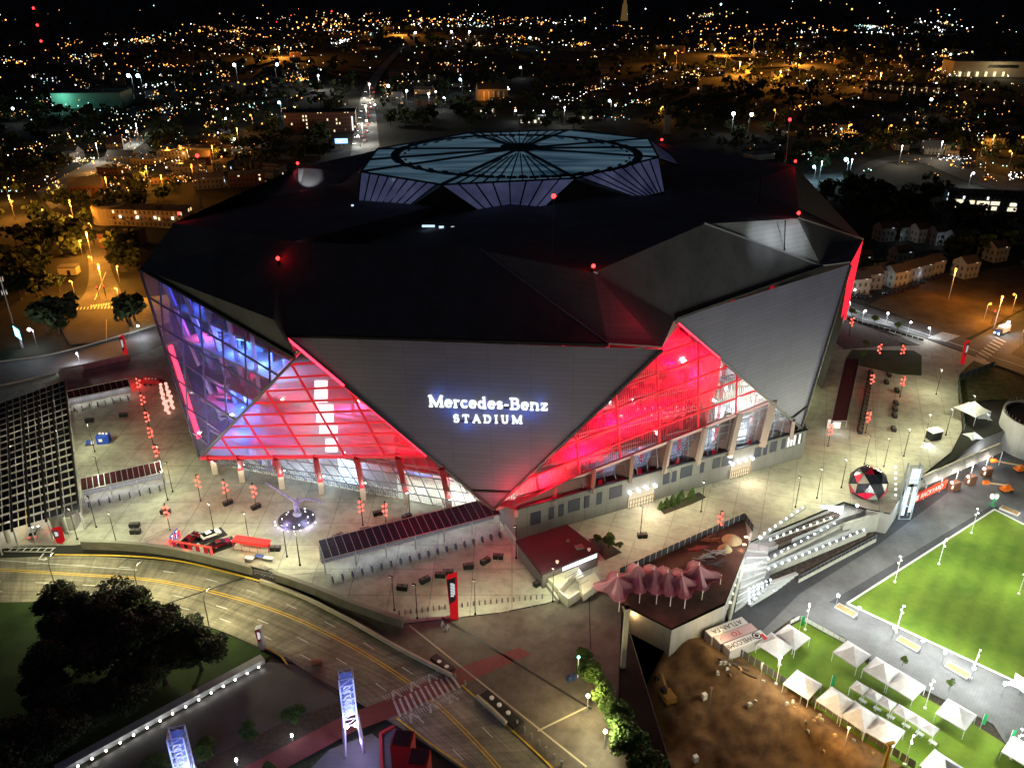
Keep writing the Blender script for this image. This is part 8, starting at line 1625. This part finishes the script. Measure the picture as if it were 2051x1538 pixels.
# added lamps, standing in for many street lamps, throw pools of light
for px, py, w, c in ((30, 440, 40000, ORANGE), (220, 400, 16000, ORANGE), (430, 330, 22000, ORANGE), (330, 395, 16000, ORANGE), (210, 590, 52000, ORANGE), (185, 520, 70000, ORANGE), (150, 450, 30000, ORANGE), (480, 300, 16000, ORANGE), (390, 372, 12000, ORANGE), (1900, 600, 9000, ORANGE), (1990, 660, 9000, ORANGE), (560, 115, 500000, ORANGE), (800, 70, 700000, ORANGE), (1480, 150, 450000, ORANGE), (1600, 130, 500000, ORANGE), (1760, 175, 300000, ORANGE), (1450, 110, 520000, ORANGE), (300, 375, 26000, ORANGE), (1330, 130, 160000, ORANGE), (1560, 170, 160000, ORANGE), (1880, 320, 12000, (1, .85, .6)), (735, 250, 34000, (1, .92, .75)), (728, 290, 26000, (1, .95, .8)), (742, 200, 60000, (1, .92, .75)), (1700, 360, 9000, COOL), (1640, 365, 6000, COOL), (200, 325, 16000, (1, .9, .7)), (280, 290, 24000, (1, .95, .8)), (1130, 252, 9000, (1, .95, .85)), (860, 222, 9000, (1, .97, .85)), (1800, 330, 14000, (1, .9, .75)), (640, 180, 50000, (1, .95, .9))):
    p = G(px, py); h = 13 if py > 300 else 16; t = thing('mast_light', 'added pool light over ' + zone(px, py), 'street lamp', p, 0, 'added pool lights over ' + zone(px, py)); b = MB(); b.tube([p, up(p, h)], .18, 5); b.build('pole', M_steel, t); b = MB(); b.ball(up(p, h + .4), .5 if py > 250 else 1.2, 6, 4); b.build('lamp', emit('mast_' + ('o' if c == ORANGE else 'w'), c, 9), t); lamp(up(p, h - .8) + Vector((0, -1, 0)), w, c, .6, t)
# billboards, radio mast, cell tower
def billboard(px, py, w, h, z, rz, col, label, s=3.5):
    p = G(px, py); t = thing('billboard', label, 'billboard', p); b = MB(); b.tube([p, up(p, z)], .4, 8); b.build('pole', M_steel, t); b = MB(); b.box(up(p, z + h / 2), (w + .4, .6, h + .4), rz); b.build('case', M_dark, t); u = Vector((math.cos(rz), math.sin(rz), 0)); n = Vector((math.sin(rz), -math.cos(rz), 0)); b = MB(); b.face([up(p, z + .1) - u * w / 2 + n * .35, up(p, z + .1) + u * w / 2 + n * .35, up(p, z + h - .1) + u * w / 2 + n * .35, up(p, z + h - .1) - u * w / 2 + n * .35]); b.build('screen', emit('screen_' + str(px), col, s), t)
    b = MB(); rr2 = random.Random(px)
    for k in range(4): x0 = rr2.uniform(-w * .4, w * .2); zz = z + h * (.2 + .18 * k); b.bar(up(p, zz) + u * x0 + n * .4, up(p, zz) + u * (x0 + rr2.uniform(w * .15, w * .35)) + n * .4, .08, h * .09)
    b.build('lettering', emit('screen_text', (.9, .97, 1), 2.5), t); lamp(up(p, z + h / 2) + n * 3, 250, col, .5, t); return t
billboard(45, 697, 6.5, 4.2, 4.0, -.75, (.25, .75, .85), 'teal lit billboard beside the left street'); billboard(685, 298, 10, 4, 4.0, .1, (.2, .45, 1), 'blue lit billboard left of the avenue')
p = G(26, 648); t = thing('cell_tower', 'tall grey cell phone mast at the left edge', 'mast', p); hz = GY(6, 556, p.y).z; b = MB(); b.tube([p, up(p, hz)], .3, 8, r2=.18); b.build('pole', M_steel, t)
for z in (hz - .6, hz - 6): 
    for k in range(6): a = k * 1.05; b = MB(); b.box(up(p, z) + Vector((math.cos(a) * .9, math.sin(a) * .9, 0)), (.3, .3, 1.7), a); b.build('antenna', M_white, t)
lamp(up(p, hz - 4) + Vector((3, -4, 0)), 350, (.6, .8, 1), .3, t)
for k, (px, py, h) in enumerate(((86, 100, 190),)):
    p = G(px, py); t = thing('radio_mast', 'very tall far radio mast with three red lamps at upper left', 'mast', p); b = MB(); b.tube([p, up(p, h)], .7, 6); b.build('lattice', M_dark, t)
    for yy in (17, 51, 83): q = GY(80, yy, p.y); b = MB(); b.ball(up(p, q.z), 2.2, 8, 5); b.build('lamp', emit('beacon_red', (1, .015, .015), 14), t)
# cars: avenue traffic and parked rows
tc_ = make_car('avenue_car', 'car', 'car', P_white, lights=True)
def traffic(px, py, rz, lab, grp, s=1.0): return place(tc_, USED, G(px, py, .03), rz, lab, s, grp)
for k in range(14): y = 178 + k * 8; traffic(lerp(746, 727, k / 13) + (k % 2) * 5, y, 1.5, 'car with red tail lights driving away up the avenue', 'cars driving up the avenue', 1.3)
for k in range(9): y = 185 + k * 13; traffic(lerp(733, 711, k / 8), y, -1.6, 'car with white headlights coming down the avenue', 'cars coming down the avenue', 1.3)
pk = make_car('parked_car', 'dark car', 'car', mat('dark_blue_paint', (.02, .025, .04), .2, .3))
for k in range(11): place(pk, USED, G(1800 + k * 9.5, 583 - k * 3.4, 0), 1.2, 'dark car parked in the upper row by the townhouses', None, 'cars parked in the upper row')
for k in range(8): place(pk, USED, G(1772 + k * 9, 592 - k * 2.6, 0), 1.2, 'dark car parked in the lower row by the townhouses', None, 'cars parked in the lower row')
for k in range(5): place(pk, USED, G(1702 + k * 8, 592 + k * 1, 0), .3, 'dark car parked beside the stadium end of the townhouses', None, 'cars by the stadium end')
for k in range(10): place(pk, USED, G(330 + k * 10, 366 - k * .5, 0), 1.1, 'dark car parked in the orange lit lot at left', None, 'cars in the orange lot')
for k in range(8): place(pk, USED, G(128 + k * 3.2, 445 + k * 9, 0), 2.0, 'dark car parked along the orange side street', None, 'cars along the side street')
p = G(2006, 668); t = thing('delivery_truck', 'white box truck with bright headlights at the orange junction', 'truck', p, .55); z0 = Vector((0, 0, 0)); b = MB(); b.box((.8, 0, 1.9), (5, 2.3, 2.6)); b.build('cargo_box', M_white, t, z0); b = MB(); b.box((-2.7, 0, 1.3), (1.8, 2.2, 1.9), 0, 0, (.75, .92)); b.build('cab', mat('cab_blue', (.05, .08, .2), .4), t, z0)
for x in (-2.6, 2.2):
    for s in (-1, 1): b = MB(); b.tube([(x, s * .85, .45), (x, s * 1.15, .45)], .45, 10); b.build('wheel', M_dark, t, z0)
for s in (-.8, .8): b = MB(); b.box((-3.65, s, .9), (.15, .5, .35)); b.build('headlight', emit('car_head', (.9, .95, 1), 12), t, z0)
lamp((-6, 0, 1.2), 260, (.95, .97, 1), .3, t, org=(0, 0, 0))
# traffic signals on the orange street
for k, (px, py) in enumerate(((200, 600), (213, 598), (1985, 650))):
    p = G(px, py); t = thing('traffic_signal', 'traffic signal showing red ' + ('left one over the orange crossing', 'right one over the orange crossing', 'at the right hand junction')[k], 'traffic light', p, group='traffic signals'); b = MB(); b.tube([p, up(p, 5.5)], .1, 6); b.build('pole', M_dark, t); b = MB(); b.box(up(p, 5.2), (.45, .4, 1.2)); b.build('head', M_dark, t); b = MB(); b.ball(up(p, 5.6) + Vector((0, -.25, 0)), .28, 8, 5); b.build('lamp', E_red, t)
# white picket edge along the right street, railing above the mulch bed
meshfence((1696, 640), (1850, 684), 0, 1.0, 'dark railing between the mulch bed and the right street', M_dark, 14, 'street_railing')
meshfence((1918, 766), (1930, 862), 0, 2.2, 'dark green screened fence around the scrub plot', mat('green_screen', (.03, .05, .02), .8), 8); meshfence((1918, 762), (1990, 735), 0, 2.2, 'dark screened fence at the top of the scrub plot', mat('dark_screen', (.03, .035, .04), .7), 6)
